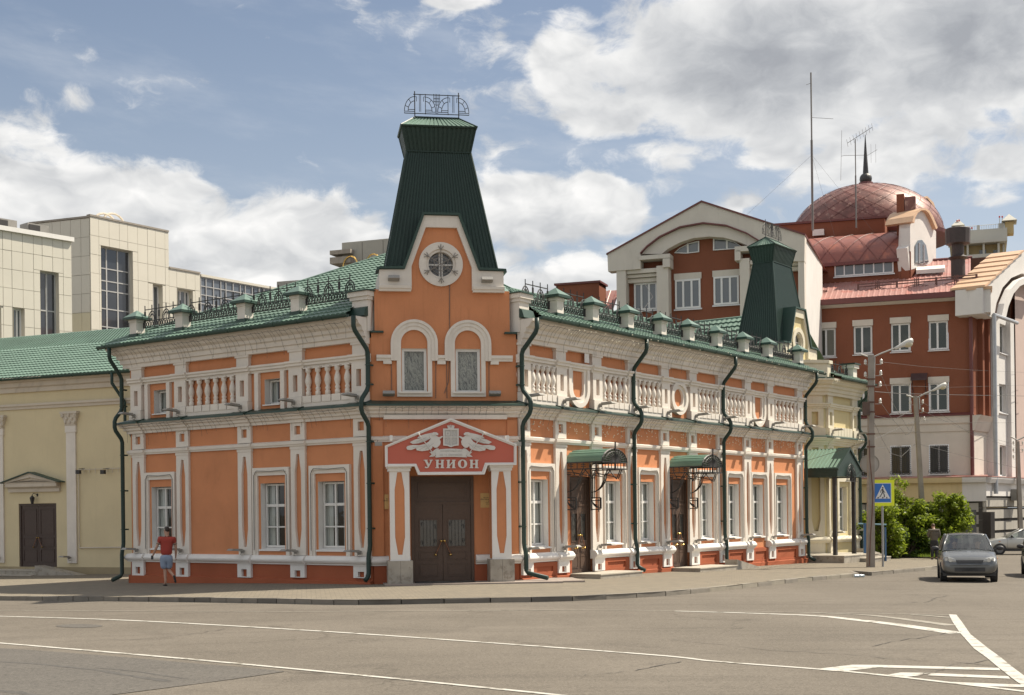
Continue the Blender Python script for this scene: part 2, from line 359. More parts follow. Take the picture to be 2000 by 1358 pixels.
# ================================================================== GROUND
def ground_mat(name, base, dark, light, grain=220, cracks=True, rough=.92):
    m = bpy.data.materials.new(name); m.use_nodes = True; T = NT(m.node_tree); b = T.n['Principled BSDF']
    P = T.new('ShaderNodeNewGeometry').outputs['Position']
    c = T.mix(T.sstep(T.noise(P, .16, 5, .6), .36, .66), base, light)
    c = T.mix(T.math('MULTIPLY', T.sstep(T.noise(P, .55, 5, .65, .6), .50, .72), .55), c, dark)
    x, y, z = T.sep(P)
    # tyre lanes: long streaks along the road
    st = T.noise(T.comb(T.math('MULTIPLY', T.math('ADD', x, T.math('MULTIPLY', y, .25)), .05), T.math('MULTIPLY', y, 1.1), 0), 1.3, 5, .6)
    c = T.mix(T.math('MULTIPLY', T.sstep(st, .46, .70), .45), c, dark)
    gr = T.noise(P, grain * .16, 3, .8); c = T.mix(T.math('MULTIPLY', T.sstep(gr, .5, .68), .75), c, tuple(v * 1.35 for v in light))
    c = T.mix(T.math('MULTIPLY', T.sstep(T.noise(T.vmath('ADD', P, (7, 3, 0)), grain * .14, 3, .8), .52, .68), .65), c, tuple(v * .35 for v in base))
    c = T.mix(T.math('MULTIPLY', T.sstep(T.noise(P, 7, 5, .7), .5, .7), .32), c, dark); c = T.mix(T.math('MULTIPLY', T.sstep(T.noise(P, 16, 3, .9), .54, .64), .40), c, tuple(v * .45 for v in base)); c = T.mix(T.math('MULTIPLY', T.sstep(T.noise(T.vmath('ADD', P, (3, 9, 0)), 18, 3, .9), .56, .66), .45), c, tuple(v * 1.5 for v in light)); c = T.mix(T.math('MULTIPLY', T.sstep(T.noise(P, 2.2, 6, .7), .55, .72), .28), c, light)
    if cracks:
        w = T.vmath('ADD', P, T.vmath('SCALE', T.comb(T.noise(P, .9, 4), T.noise(T.vmath('ADD', P, (9, 3, 1)), .9, 4), 0.0), None, 2.2))
        v = T.new('ShaderNodeTexVoronoi', feature='DISTANCE_TO_EDGE'); T.put(v.inputs['Vector'], w); v.inputs['Scale'].default_value = .17
        ck = T.math('MULTIPLY', T.math('SUBTRACT', 1.0, T.sstep(v.outputs[0], .0, .009)), T.sstep(T.noise(P, .22, 2), .47, .58))
        c = T.mix(T.math('MULTIPLY', ck, .35), c, tuple(v_ * .3 for v_ in base))
    T.put(b.inputs['Base Color'], c); b.inputs['Roughness'].default_value = rough; b.inputs['Specular IOR Level'].default_value = .25
    bp = T.new('ShaderNodeBump'); bp.inputs['Strength'].default_value = .5; bp.inputs['Distance'].default_value = .012
    T.put(bp.inputs['Height'], T.noise(P, grain * .3, 3, .7)); T.l.new(bp.outputs[0], b.inputs['Normal'])
    return m
ASPH = ground_mat('worn_asphalt', (.136, .119, .097), (.094, .082, .068), (.172, .151, .124))
ASPH2 = ground_mat('smooth_asphalt_patch', (.108, .100, .090), (.090, .083, .075), (.124, .114, .101), 120, False)
PAINT = mat('worn_road_paint', (.50, .485, .44), .75, .06, 2.0, .1, 60, col2=(.23, .21, .175), spec=.2)
PAINTF = mat('faded_road_paint', (.30, .28, .24), .85, .12, 3.0, .1, 60, col2=(.18, .16, .135), spec=.2)
def paver_mat():
    m = bpy.data.materials.new('concrete_pavers'); m.use_nodes = True; T = NT(m.node_tree); b = T.n['Principled BSDF']
    P = T.new('ShaderNodeNewGeometry').outputs['Position']
    mp = T.new('ShaderNodeMapping'); mp.inputs['Rotation'].default_value = (0, 0, R_(-9)); T.l.new(P, mp.inputs['Vector'])
    br = T.new('ShaderNodeTexBrick'); T.l.new(mp.outputs[0], br.inputs['Vector']); br.inputs['Scale'].default_value = 1.0
    br.inputs['Brick Width'].default_value = .24; br.inputs['Row Height'].default_value = .12; br.inputs['Mortar Size'].default_value = .008; br.inputs['Bias'].default_value = 0
    br.inputs['Color1'].default_value = (.228, .196, .148, 1); br.inputs['Color2'].default_value = (.17, .150, .118, 1); br.inputs['Mortar'].default_value = (.11, .097, .08, 1)
    c = T.mix(T.math('MULTIPLY', T.sstep(T.noise(P, .5, 5, .6), .45, .7), .4), br.outputs[0], (.16, .14, .112))
    c = T.mix(T.math('MULTIPLY', T.noise(P, 25, 3), .25), c, (.30, .265, .21))
    T.put(b.inputs['Base Color'], c); b.inputs['Roughness'].default_value = .9; b.inputs['Specular IOR Level'].default_value = .2
    bp = T.new('ShaderNodeBump'); bp.inputs['Strength'].default_value = .5; bp.inputs['Distance'].default_value = .01
    T.put(bp.inputs['Height'], T.math('ADD', T.math('SUBTRACT', 1.0, br.outputs[1]), T.math('MULTIPLY', T.noise(P, 60, 3), .3))); T.l.new(bp.outputs[0], b.inputs['Normal'])
    return m
PAVER = paver_mat()
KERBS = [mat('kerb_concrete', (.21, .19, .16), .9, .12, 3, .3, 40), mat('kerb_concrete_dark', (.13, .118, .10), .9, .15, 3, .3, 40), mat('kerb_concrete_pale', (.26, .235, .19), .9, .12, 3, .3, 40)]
GRASS = mat('grass_green', (.09, .16, .03), .8, .35, 2.5, 0, spec=.2); LAWN = mat('lawn_soil', (.10, .11, .045), .95, .3, 3, .4, 30)

xs = sorted({*[-3000, -1500, -700, -300, -150, -90, -60], *[x * 2.0 for x in range(-24, 30)], *[64, 80, 110, 160, 300, 700, 1500, 3000]})
ys = sorted({*[-1500, -500, -200, -80, -40, -20, -5], *[y * 1.5 for y in range(0, 60)], *[95, 105, 120, 150, 200, 300, 500, 900, 1600, 3500]})
mb = MB(); mb.v = [(x, y, gz(x, y) - .12) for y in ys for x in xs]; nx = len(xs)
mb.q = [(j * nx + i, j * nx + i + 1, (j + 1) * nx + i + 1, (j + 1) * nx + i) for j in range(len(ys) - 1) for i in range(nx - 1)]
road = mb.build('road', ASPH, kind='structure', smooth=True)

def dens(pts, step):
    o = [pts[0]]
    for a, b in zip(pts, pts[1:]):
        n = max(1, int(math.dist(a[:2], b[:2]) / step))
        o += [tuple(lerp(a[k], b[k], i / n) for k in range(len(a))) for i in range(1, n + 1)]
    return o
def smooth_px(pts, n=6):
    """Catmull-Rom through photo pixels"""
    P = [pts[0]] + list(pts) + [pts[-1]]; o = []
    for i in range(1, len(P) - 2):
        p0, p1, p2, p3 = P[i - 1:i + 3]
        for k in range(n):
            t = k / n; o.append(tuple(.5 * (2 * p1[a] + (p2[a] - p0[a]) * t + (2 * p0[a] - 5 * p1[a] + 4 * p2[a] - p3[a]) * t * t + (3 * p1[a] - p0[a] - 3 * p2[a] + p3[a]) * t ** 3) for a in range(len(p1))))
    return o + [tuple(pts[-1])]
# front edge of the pavement (kerb top edge in the photo)
edge_px = smooth_px([(-160, 1164), (0, 1164.8), (180, 1165.5), (357, 1167), (540, 1169.5), (700, 1171.7), (927, 1168), (1080, 1165.5), (1155, 1163), (1300, 1155), (1400, 1146.5), (1480, 1138), (1555, 1130), (1678, 1119.5)], 6)
edgeA = [ground_px(x, y)[:2] for x, y in edge_px]
notch = [ground_px(*p)[:2] for p in [(1664, 1115.2)]]
edgeB = [ground_px(*p)[:2] for p in smooth_px([(1703, 1117.8), (1760, 1112.5), (1821, 1107), (1862, 1101.5), (1872, 1096.5), (1850, 1092.5)], 5)]
front = edgeA + notch + edgeB
front = dens(front, .8)
backK = [(-75, 66), (-34, 72), (-12, 66), (6, 70), (16, 70)]
b1 = ground_px(1722, 1088.5)[:2]; b2 = ground_px(1800, 1090.5)[:2]; b3 = ground_px(1848, 1092.4)[:2]
def back_at(f):
    K = [(0, (-60, 60)), (.3, (-24, 66)), (.62, (4, 66)), (.84, (13.5, 64)), (.90, b1), (.95, b2), (1.0, b3)]
    for (a, p), (b, q) in zip(K, K[1:]):
        if a <= f <= b: u = (f - a) / (b - a); return (lerp(p[0], q[0], u), lerp(p[1], q[1], u))
mb = MB(); M_ = 22; nf = len(front)
L_ = [0]
for a, b in zip(front, front[1:]): L_.append(L_[-1] + math.dist(a, b))
for i, p in enumerate(front):
    q = back_at(L_[i] / L_[-1])
    for j in range(M_ + 1):
        x, y = lerp(p[0], q[0], j / M_), lerp(p[1], q[1], j / M_); mb.v.append((x, y, gz(x, y)))
mb.q = [(i * (M_ + 1) + j, i * (M_ + 1) + j + 1, (i + 1) * (M_ + 1) + j + 1, (i + 1) * (M_ + 1) + j) for i in range(nf - 1) for j in range(M_)]
sidewalk = mb.build('pavement', PAVER, kind='structure', smooth=True)
# kerb stones, one object each
kerb = bpy.data.objects.new('kerb', None); COLL.objects.link(kerb); kerb['kind'] = 'structure'
def stones(path, step, w=.16, h=.135, parent=kerb, name='kerb_stone', z0=0.004):
    P = dens(path, .12); acc = 0; i0 = 0; rr = random.Random(5)
    cur = [P[0]]; tgt = step * rr.uniform(.95, 1.05)
    for a, b in zip(P, P[1:]):
        acc += math.dist(a, b); cur.append(b)
        if acc >= tgt or b == P[-1]:
            pa, pb = Vector(cur[0]), Vector(cur[-1]); d = (pb - pa)
            if d.length > .15:
                dn = d.normalized(); g = .012; fr = Frame((pa.x, pa.y, 0), dn, (-dn.y, dn.x)); l = d.length
                zA, zB = gz(*pa) + z0 + rr.uniform(-.006, .006), gz(*pb) + z0 + rr.uniform(-.006, .006)
                m_ = MB(fr); o_ = rr.uniform(-.008, .008)
                m_.add([(g, o_ + .012, zA), (l - g, o_ + .012, zB), (l - g, w, zB), (g, w, zA), (g, o_, zA - .02), (l - g, o_, zB - .02), (g, o_, zA - h), (l - g, o_, zB - h), (g, w, zA - h), (l - g, w, zB - h)],
                       [(0, 1, 2, 3), (0, 1, 5, 4), (4, 5, 7, 6), (0, 3, 8, 6, 4), (1, 2, 9, 7, 5), (2, 3, 8, 9)])
                x_ = pa.x; dk = rr.random()
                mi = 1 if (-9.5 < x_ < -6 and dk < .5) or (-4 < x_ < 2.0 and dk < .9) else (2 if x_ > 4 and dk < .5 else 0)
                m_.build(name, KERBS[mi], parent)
            cur = [b]; acc = 0; tgt = step * rr.uniform(.95, 1.05)
i_l = min(range(len(edgeA)), key=lambda i: abs(edgeA[i][0] + 3.6))
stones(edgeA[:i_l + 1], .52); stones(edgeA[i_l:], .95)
stones([edgeA[-1], notch[0]], 1.2); stones([notch[0], edgeB[0]], 1.0); stones(edgeB, .95)
lawn_edge = [b1, ground_px(1760, 1089.5)[:2], b2, b3, (b3[0] + 2.2, b3[1] + 6)]
stones(lawn_edge, 1.1, w=.14, h=.16, z0=.10)
mb = MB(); lw = [b1, b2, b3, (b3[0] + 2.2, b3[1] + 6), (b3[0] + 1, 82), (12, 82), (13.5, 66)]
mb.add([(x, y, gz(x, y) + .07) for x, y in lw], [tuple(range(len(lw)))]); lawn = mb.build('lawn_ground', LAWN, kind='structure')

# ---- painted markings, laid 4 mm above the road
def ribbon(mbb, px, w, dz=-.1135, jitter=0.0):
    P = dens([ground_px(p[0], p[1], dz) for p in px], .5); rr = random.Random(len(px) * 7 + int(px[0][1]))
    n = len(P); b0 = len(mbb.v)
    for i, p in enumerate(P):
        a, b = Vector(P[max(0, i - 1)][:2]), Vector(P[min(n - 1, i + 1)][:2]); d = (b - a).normalized(); s_ = Vector((-d.y, d.x))
        ww = (w[0] + (w[1] - w[0]) * i / (n - 1) if isinstance(w, tuple) else w) / 2
        for sg in (-1, 1):
            q = Vector(p[:2]) + s_ * sg * (ww + rr.uniform(-jitter, jitter)); mbb.v.append((q.x, q.y, gz(q.x, q.y) + dz))
    mbb.q += [(b0 + 2 * i, b0 + 2 * i + 1, b0 + 2 * i + 3, b0 + 2 * i + 2) for i in range(n - 1)]
def patch(mbb, px, dz=-.115):
    P = [ground_px(x, y, dz) for x, y in px]; b0 = len(mbb.v); mbb.v += P; mbb.q.append(tuple(range(b0, b0 + len(P))))
def rc(lst): return [(1300 + a / 2.857, 1060 + b / 2.857) for a, b in lst]
m1 = MB(); m2 = MB()
ribbon(m1, smooth_px([(-120, 1200), (0, 1203.6), (140, 1207.5), (273, 1212.7), (455, 1222.5), (700, 1237.5), (1050, 1262), (1300, 1281), (1400, 1291.8), (1601, 1307), (1734, 1319.5), (2000, 1350), (2100, 1362)], 5), (.12, .11), jitter=.007)
ribbon(m1, smooth_px([(-100, 1247), (0, 1255.8), (350, 1285.5), (700, 1318.2), (1102, 1358.5), (1500, 1399)], 5), .10, jitter=.005)
ribbon(m2, smooth_px([(-100, 1191.5), (0, 1192.2), (500, 1194.5), (700, 1194), (1120, 1191.5), (1310, 1193), (1600, 1196.5), (1853, 1200.7)], 5), .07, jitter=.012)
ribbon(m1, smooth_px([(1317, 1193.5), (1475, 1198), (1597, 1203), (1667, 1210), (1760, 1221), (1872, 1237)], 5), (.10, .42), jitter=.01)
ribbon(m2, smooth_px([(1560, 1196), (1678, 1200.5), (1737, 1205.5), (1860, 1221.5)], 4), (.08, .30), jitter=.02)
ribbon(m2, smooth_px([(1780, 1200), (1856, 1206)], 4), (.1, .2), jitter=.02)
A = rc([(1580, 400), (1600, 440), (1640, 500), (1720, 590), (1790, 640), (1850, 690), (1925, 750), (2010, 812)]); B = rc([(1622, 402), (1655, 445), (1700, 510), (1800, 590), (1870, 640), (1930, 690), (2000, 742), (2090, 800)])
for i in range(len(A) - 1): patch(m1, [A[i], B[i], B[i + 1], A[i + 1]], -.113)
for poly in ([(862, 702), (1040, 681), (1185, 682), (1185, 696), (1010, 716)], [(1185, 682), (1860, 699), (1868, 712), (1185, 696)],
             [(1232, 738), (1310, 724), (1480, 727), (1395, 744), (1310, 752)], [(1480, 727), (1912, 745), (1922, 759), (1460, 741)], [(1560, 776), (1985, 792), (2000, 806), (1800, 801)]):
    patch(m1, rc(poly), -.1135)
o = m1.build('road_marking', PAINT, kind='structure'); o = m2.build('faded_road_marking', PAINTF, kind='structure')
m3 = MB(); up_ = smooth_px([(-140, 1262), (0, 1266), (200, 1280), (350, 1293), (470, 1303), (555, 1311)], 4); lo_ = smooth_px([(-140, 1400), (20, 1384), (180, 1362), (320, 1344), (450, 1327), (556, 1311.5)], 4)
for (ux, uy), (lx, ly) in zip(up_, lo_):
    for k in range(13): g_ = ground_px(lerp(ux, lx, k / 12), lerp(uy, ly, k / 12), -.1145); m3.v.append(g_)
m3.q = [(i * 13 + k, i * 13 + k + 1, (i + 1) * 13 + k + 1, (i + 1) * 13 + k) for i in range(len(up_) - 1) for k in range(12)]
m3.build('asphalt_patch', ASPH2, kind='structure')
m4 = MB(); P_ = [(155 + 46 * math.cos(i * math.pi / 8), 1222.5 + 3.6 * math.sin(i * math.pi / 8)) for i in range(16)]; patch(m4, P_, -.1155)
m4.build('small_asphalt_patch', ASPH2, kind='structure')
CRK = mat('tar_filled_crack', (.075, .067, .058), .9, .2, 5, .2); TYRE = mat('tyre_mark', (.070, .064, .057), .9, .35, 9, .3, 90)
m5 = MB(); rr = random.Random(3)
for ln in ([(1705, 1262), (1760, 1250), (1850, 1237), (1880, 1232)], [(1310, 1250), (1500, 1268), (1640, 1277), (1800, 1290), (1990, 1302)], [(130, 1253), (300, 1246), (380, 1238), (460, 1226)],
           [(1120, 1320), (1180, 1316), (1250, 1308), (1330, 1292)], [(1780, 1322), (1835, 1310), (1860, 1298), (1940, 1287)], [(1735, 1182), (1800, 1176), (1850, 1163)]):
    P_ = []
    for a, b in zip(ln, ln[1:]):
        for k in range(6): P_.append((lerp(a[0], b[0], k / 6) + rr.uniform(-5, 5), lerp(a[1], b[1], k / 6) + rr.uniform(-1.6, 1.6)))
    ribbon(m5, P_ + [ln[-1]], .014, dz=-.1125, jitter=.012)
m5.build('road_crack', CRK, kind='structure')
m6 = MB()
ribbon(m6, smooth_px([(-60, 1290), (60, 1296), (180, 1308), (260, 1320), (330, 1331)], 4), (.05, .12), dz=-.1125, jitter=.03)
ribbon(m6, smooth_px([(190, 1304), (270, 1312), (365, 1326)], 4), .05, dz=-.1125, jitter=.02)
ribbon(m6, smooth_px([(-60, 1345), (30, 1352), (90, 1362)], 4), .14, dz=-.1125, jitter=.03)
m6.build('tyre_mark', TYRE, kind='structure')
# crushed plastic bottle lying by the kerb
bx, by, bz = ground_px(1678, 1128, -.12)
m7 = MB(WF(bx, by, bz + .05, R_(8)))
m7.tube([(-.17, 0, 0), (-.14, 0, .005), (-.02, .01, .0), (.02, 0, .01), (.13, 0, 0), (.17, 0, .0)], .048, 8)
single(m7, 'plastic_bottle', mat('clear_blue_plastic', (.55, .66, .74), .2, .1, 20, .2, 30), 'crushed pale plastic bottle lying in the gutter by the kerb', 'bottle')
# ================================================================== ORANGE CORNER BUILDING
FL = Frame((-4.06, 38.0), (-.8095, .5872), (-.5872, -.8095))       # left facade, t runs to the left
FR = Frame((.12, 38.67), (.5869, .8097), (.8097, -.5869))          # right facade, t runs away to the right
FC = Frame((-4.06, 38.0), (.9874, .158), (.158, -.9874))           # chamfered corner with the entrance
CW = 4.23
OB = thing('corner_building', 'orange two storey corner house with white pilasters and a tall green tower', 'building', (-1.9, 38.4, 0))
MI = .414
def rings(mbb, outer, inner, n0, n1): mbb.ring(outer, inner, n0, n1)
def rect(t0, t1, z0, z1): return [(t0, z0), (t1, z0), (t1, z1), (t0, z1)]
def foil_mat():
    m = bpy.data.materials.new('crumpled_plastic_film'); m.use_nodes = True; T = NT(m.node_tree); b = T.n['Principled BSDF']; P = T.new('ShaderNodeNewGeometry').outputs['Position']
    x, y, z = T.sep(P); v = T.comb(T.math('ADD', T.math('MULTIPLY', x, 9.0), T.math('MULTIPLY', z, 3.0)), T.math('MULTIPLY', y, 3.0), T.math('MULTIPLY', z, 2.2)); n = T.noise(v, 1.6, 6, .62, 1.8)
    T.put(b.inputs['Base Color'], T.ramp(n, [(.34, (.09, .088, .08)), (.47, (.26, .25, .23)), (.52, (.62, .58, .50)), (.58, (.22, .21, .19)), (.70, (.50, .47, .41))])); b.inputs['Roughness'].default_value = .35  # light and dark streaks paint the film's glints and crease shade into its colour
    bp = T.new('ShaderNodeBump'); bp.inputs['Strength'].default_value = .8; bp.inputs['Distance'].default_value = .05; T.put(bp.inputs['Height'], n); T.l.new(bp.outputs[0], b.inputs['Normal']); return m
FOIL = foil_mat()
def window_parts(fr, t0, t1, z0, z1, n, par, rows, cols=2, fw=.055, mw=.03, curtain='side', wmat=None, gm=None, name='window', room=.9, nb=None):
    """frame mesh with each pane, the sill and the curtain as sub-parts"""
    m = MB(fr); nf = n + .05
    m.ring(rect(t0, t1, z0, z1), rect(t0 + fw, t1 - fw, z0 + fw, z1 - fw), n - .02, nf)
    W_ = t1 - t0 - 2 * fw; H_ = z1 - z0 - 2 * fw; cs = [t0 + fw + W_ * i / cols for i in range(cols + 1)]; zs = [z0 + fw + H_ * r for r in rows]
    for c in cs[1:-1]: m.box(c - mw, c + mw, n - .015, nf + .012, z0 + fw, z1 - fw)
    for i, zz in enumerate(zs[1:-1]):
        h = mw * (1.35 if i == len(zs) - 3 else .7)
        for a, b in zip(cs, cs[1:]): m.box(a + (mw if a > cs[0] else 0), b - (mw if b < cs[-1] else 0), n - .012, nf - .004, zz - h, zz + h)
    w = m.build(name, wmat or WFRAME, par)
    for a, b in zip(cs, cs[1:]):
        for c, d in zip(zs, zs[1:]):
            MB(fr).add([(a, n + .012, c), (b, n + .012, c), (b, n + .012, d), (a, n + .012, d)], [(0, 1, 2, 3)]).build('pane', gm or GLASS, w, fix=False)
    if room:
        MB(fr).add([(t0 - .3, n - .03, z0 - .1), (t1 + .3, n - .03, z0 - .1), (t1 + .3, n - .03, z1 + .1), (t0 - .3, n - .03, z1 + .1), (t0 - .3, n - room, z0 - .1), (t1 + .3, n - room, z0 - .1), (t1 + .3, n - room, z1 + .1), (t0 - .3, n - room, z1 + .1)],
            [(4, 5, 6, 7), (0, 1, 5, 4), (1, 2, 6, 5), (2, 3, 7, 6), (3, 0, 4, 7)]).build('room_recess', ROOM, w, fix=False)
    if curtain:
        spans = {'side': [(t0, t0 + .30 * (t1 - t0)), (t1 - .30 * (t1 - t0), t1)], 'full': [(t0, t1)], 'left': [(t0, lerp(t0, t1, .55))]}[curtain]
        for a, b in spans:
            c = MB(fr); K = max(10, int((b - a) * 46)); cm_ = FOIL if fw > .07 else CURTAIN; rr = random.Random(int((t0 + n) * 100)); ph = rr.uniform(0, 6)
            for i in range(K + 1):
                t = lerp(a, b, i / K); dn = .018 * math.sin(i * 1.15 + ph) + .010 * math.sin(i * .37 + ph)
                c.v += [fr.P(t, n - .075 + dn, z0), fr.P(t, n - .075 + dn * .6, z1)]
            c.q = [(2 * i, 2 * i + 2, 2 * i + 3, 2 * i + 1) for i in range(K)]
            c.build('plastic_film' if cm_ is FOIL else 'curtain', cm_, w, fix=False, smooth=True)
    return w
def pilaster_inset(m, c, w, z0, z1, n0, n1, hw=.14, pad=.24, tap=.55, tip=.055):
    o = [(c - w / 2, z0), (c + w / 2, z0), (c + w / 2, z0 + pad + tap), (c + w / 2, z1 - pad - tap), (c + w / 2, z1), (c - w / 2, z1), (c - w / 2, z1 - pad - tap), (c - w / 2, z0 + pad + tap)]
    i = [(c - tip, z0 + pad), (c + tip, z0 + pad), (c + hw, z0 + pad + tap), (c + hw, z1 - pad - tap), (c + tip, z1 - pad), (c - tip, z1 - pad), (c - hw, z1 - pad - tap), (c - hw, z0 + pad + tap)]
    m.ring(o, i, n0, n1)
BAL = [(.082, 0), (.082, .13), (.055, .155), (.078, .20), (.078, .235), (.052, .265), (.085, .36), (.102, .44), (.088, .54), (.056, .64), (.05, .69), (.088, .73), (.088, .85)]
bal_mesh = None
def add_baluster(fr, t, n, z, parent, m=WHITE, sc=1.0):
    global bal_mesh
    if bal_mesh is None:
        o = MB().lathe(BAL, 0, 0, 0, 12).build('baluster', m); o.data.shade_smooth(); bal_mesh = o.data; bpy.data.objects.remove(o)
    o = bpy.data.objects.new('baluster', bal_mesh); COLL.objects.link(o); o.parent = parent
    L = Vector((0, 0, 0)); q = parent
    while q is not None: L += q.location; q = q.parent
    o.location = Vector(fr.P(t, n, z)) - L; o.scale = (1, 1, sc); return o
lamp_mesh = None
def add_lamp(fr, t, z, parent, n=.14, name='floodlight', tilt=0.0):
    global lamp_mesh
    if lamp_mesh is None:
        m = MB()
        m.add([(.10, -.10, -.02), (.58, -.13, .01), (.58, .13, .01), (.10, .10, -.02), (.12, -.09, .055), (.50, -.11, .07), (.50, .11, .07), (.12, .09, .055)],
              [(0, 1, 2, 3), (4, 5, 6, 7), (0, 1, 5, 4), (1, 2, 6, 5), (2, 3, 7, 6), (3, 0, 4, 7)])
        m.box(-.02, .12, -.03, .03, -.03, .02); m.box(.02, .07, -.05, .05, -.09, .03); m.tube([(.05, 0, -.05), (.12, 0, -.12), (.03, 0, -.16), (-.05, 0, -.14)], .009, 5)
        o = m.build('floodlight', LAMPGREY); lamp_mesh = o.data; bpy.data.objects.remove(o)
    o = bpy.data.objects.new(name, lamp_mesh); COLL.objects.link(o); o.parent = parent
    L = Vector((0, 0, 0)); q = parent
    while q is not None: L += q.location; q = q.parent
    o.location = Vector(fr.P(t, n, z)) - L; o.rotation_euler = (0, 0, math.atan2(fr.n[1], fr.n[0]) + random.uniform(-.06, .06)); return o
CORN = [(0, 7.0), (.17, 7.0), (.17, 7.12), (.23, 7.14), (.24, 7.27), (.31, 7.31), (.32, 7.41), (.44, 7.47), (.50, 7.57), (.56, 7.60), (.57, 7.68), (0, 7.68)]
LEDG = [(0, 4.80), (.09, 4.80), (.10, 4.88), (.17, 4.91), (.18, 4.98), (.26, 5.01), (.28, 5.07), (.33, 5.09), (.33, 5.14), (0, 5.14)]
BAND = [(0, 4.09), (.06, 4.09), (.07, 4.14), (.10, 4.15), (.11, 4.23), (0, 4.27)]
PLM = [(0, .52), (.11, .52), (.12, .56), (.17, .59), (.20, .64), (.20, .68), (.16, .73), (.12, .78), (0, .80)]
RAIL = [(0, 6.41), (.08, 6.41), (.09, 6.47), (.15, 6.49), (.15, 6.55), (.19, 6.58), (.19, 6.64), (0, 6.65)]
def grow(prof, d): return [(n + (d if n > 0 else 0), z) for n, z in prof]
def side_facade(fr, T1, pil, bays, open_end):
    holes = []
    for i, b in enumerate(bays):
        a, c = pil[i] , pil[i + 1]; cen = (a + c) / 2
        if b['low'] == 'win': holes.append((b['c'] - .52 * b.get('w', 1), b['c'] + .52 * b.get('w', 1), .97, 3.0))
        if b['low'] == 'door': holes.append((b['d0'], b['d1'], -.6, 3.12))
        if b['up'] == 'win': holes.append((b['u0'], b['u1'], 5.42, 6.2))
    MB(fr).wall(0, T1, .5, 7.1, holes).build('wall', ORANGE, OB, fix=False)
    pl = MB(fr)
    dh = [(b['d0'], b['d1']) for b in bays if b['low'] == 'door']
    segs = []; t = 0.0
    for a, b_ in dh: segs.append((t, a)); t = b_
    segs.append((t, T1))
    for a, b_ in segs:
      pl = MB(fr); pl.box(a, b_, -.2, .06, -1.2, .53); pl.profile([(0, -1.2), (.16, -1.2), (.16, gz(*fr.P(a, 0, 0)[:2]) + .07), (.06, gz(*fr.P(a, 0, 0)[:2]) + .10)], a, b_)
      pl.build('plinth', PLINTH, OB)
    for i, b in enumerate(bays):                                            # sunk panels in the plinth
        if fr is FR and b['low'] == 'win':
            a, c = pil[i] + .42, pil[i + 1] - .42; m = MB(fr); zg = gz(*fr.P(a, 0, 0)[:2]) + .2
            m.ring(rect(a - .14, c + .14, zg - .1, .50), rect(a + .12, c - .12, zg + .04, .38), .06, .105); m.build('plinth_panel', PLINTH, OB)
    cuts = [x for b in bays if b['low'] == 'door' for x in (b['d0'], b['d1'])] + [x for b in bays if b.get('gap') for x in b['gap']]
    cuts = sorted(cuts); t = 0.02
    for a, b_ in zip(cuts[::2] + [None], cuts[1::2] + [None]):
        e = a if a is not None else T1
        MB(fr).profile(PLM, t, e, -MI if t < .05 else 0, 1.0 if (a is None and open_end) else 0).build('plinth_moulding', WHITEP, OB); t = b_ if b_ is not None else 0
    MB(fr).profile(BAND, 0.02, T1, -MI, 1.0 if open_end else 0).build('string_course', WHITE, OB)
    MB(fr).profile(LEDG, 0.0, T1, -MI, 1.0 if open_end else 0).build('ledge_cornice', WHITE, OB)
    MB(fr).profile(CORN, 0.06, T1, 0, 1.0 if open_end else .6).build('roof_cornice', WHITE, OB)
    # sheet-metal flashing on the ledge, in lapped lengths
    t = 0.0; k = 0
    while t < T1 - .01:
        e = min(T1, t + 1.25); last = e >= T1 - .01; dz = .004 * (k % 2)
        MB(fr).profile([(0, 5.29 + dz), (.37, 5.165 + dz), (.385, 5.12 + dz), (.375, 5.118 + dz), (.36, 5.15 + dz), (0, 5.145)], t, e + (0 if last else .02), -MI if k == 0 else 0, (1.0 if open_end else 0) if last else 0).build('ledge_flashing', GREEN if fr is FR else DGREEN, OB)
        t = e; k += 1
    for j, c in enumerate(pil):
        w = .60; zg = gz(*fr.P(c, 0, 0)[:2])
        lo = max(c - w / 2, .03)
        c2 = (lo + c + w / 2) / 2; w2 = c + w / 2 - lo
        m = MB(fr); pilaster_inset(m, c2, w2, .80, 4.09, 0, .085, hw=min(.135, w2 * .24)); m.box(c2 - w2 / 2 - .02, c2 + w2 / 2 + .02, 0, .10, 4.0, 4.09)
        m.build('pilaster', WHITE, OB)
        m = MB(fr); m.ring(rect(lo, c + w / 2, 4.27, 4.80), rect(c2 - .12, c2 + .12, 4.44, 4.70), 0, .085); m.profile(grow(BAND, .07), c2 - w2 / 2 - .05, c2 + w2 / 2 + .05); m.profile(grow(LEDG, .06), c2 - w2 / 2 - .03, c2 + w2 / 2 + .03)
        m.build('pilaster_block', WHITE, OB)
        MB(fr).profile([(0, 5.31), (.44, 5.18), (.455, 5.11), (.44, 5.11), (.42, 5.16), (0, 5.16)], c2 - w2 / 2 - .06, c2 + w2 / 2 + .06).build('ledge_flashing', GREEN if fr is FR else DGREEN, OB)
        m = MB(fr); m.profile(grow(PLM, .07), c2 - w2 / 2 - .04, c2 + w2 / 2 + .04); m.ring(rect(lo, c + w / 2, max(.06, zg + .18), .52), rect(c2 - .12, c2 + .12, max(.12, zg + .2), .35), .06, .15)
        m.build('pilaster_base', WHITEP, OB)
        m = MB(fr); m.ring(rect(lo + .02, c + w / 2 - .02, 5.56, 6.41), rect(c2 - .095, c2 + .095, 5.72, 6.22), 0, .15)
        m.box(lo, c + w / 2, 0, .20, 5.16, 5.55); m.profile(grow(RAIL, .07), c2 - w2 / 2 - .05, c2 + w2 / 2 + .05); m.box(c2 - w2 / 2 + .03, c2 + w2 / 2 - .03, 0, .12, 6.65, 7.0)
        m.box(c2 - w2 / 2 - .01, c2 + w2 / 2 + .01, 0, .155, 6.93, 7.0)
        m.build('upper_pilaster', WHITE, OB)
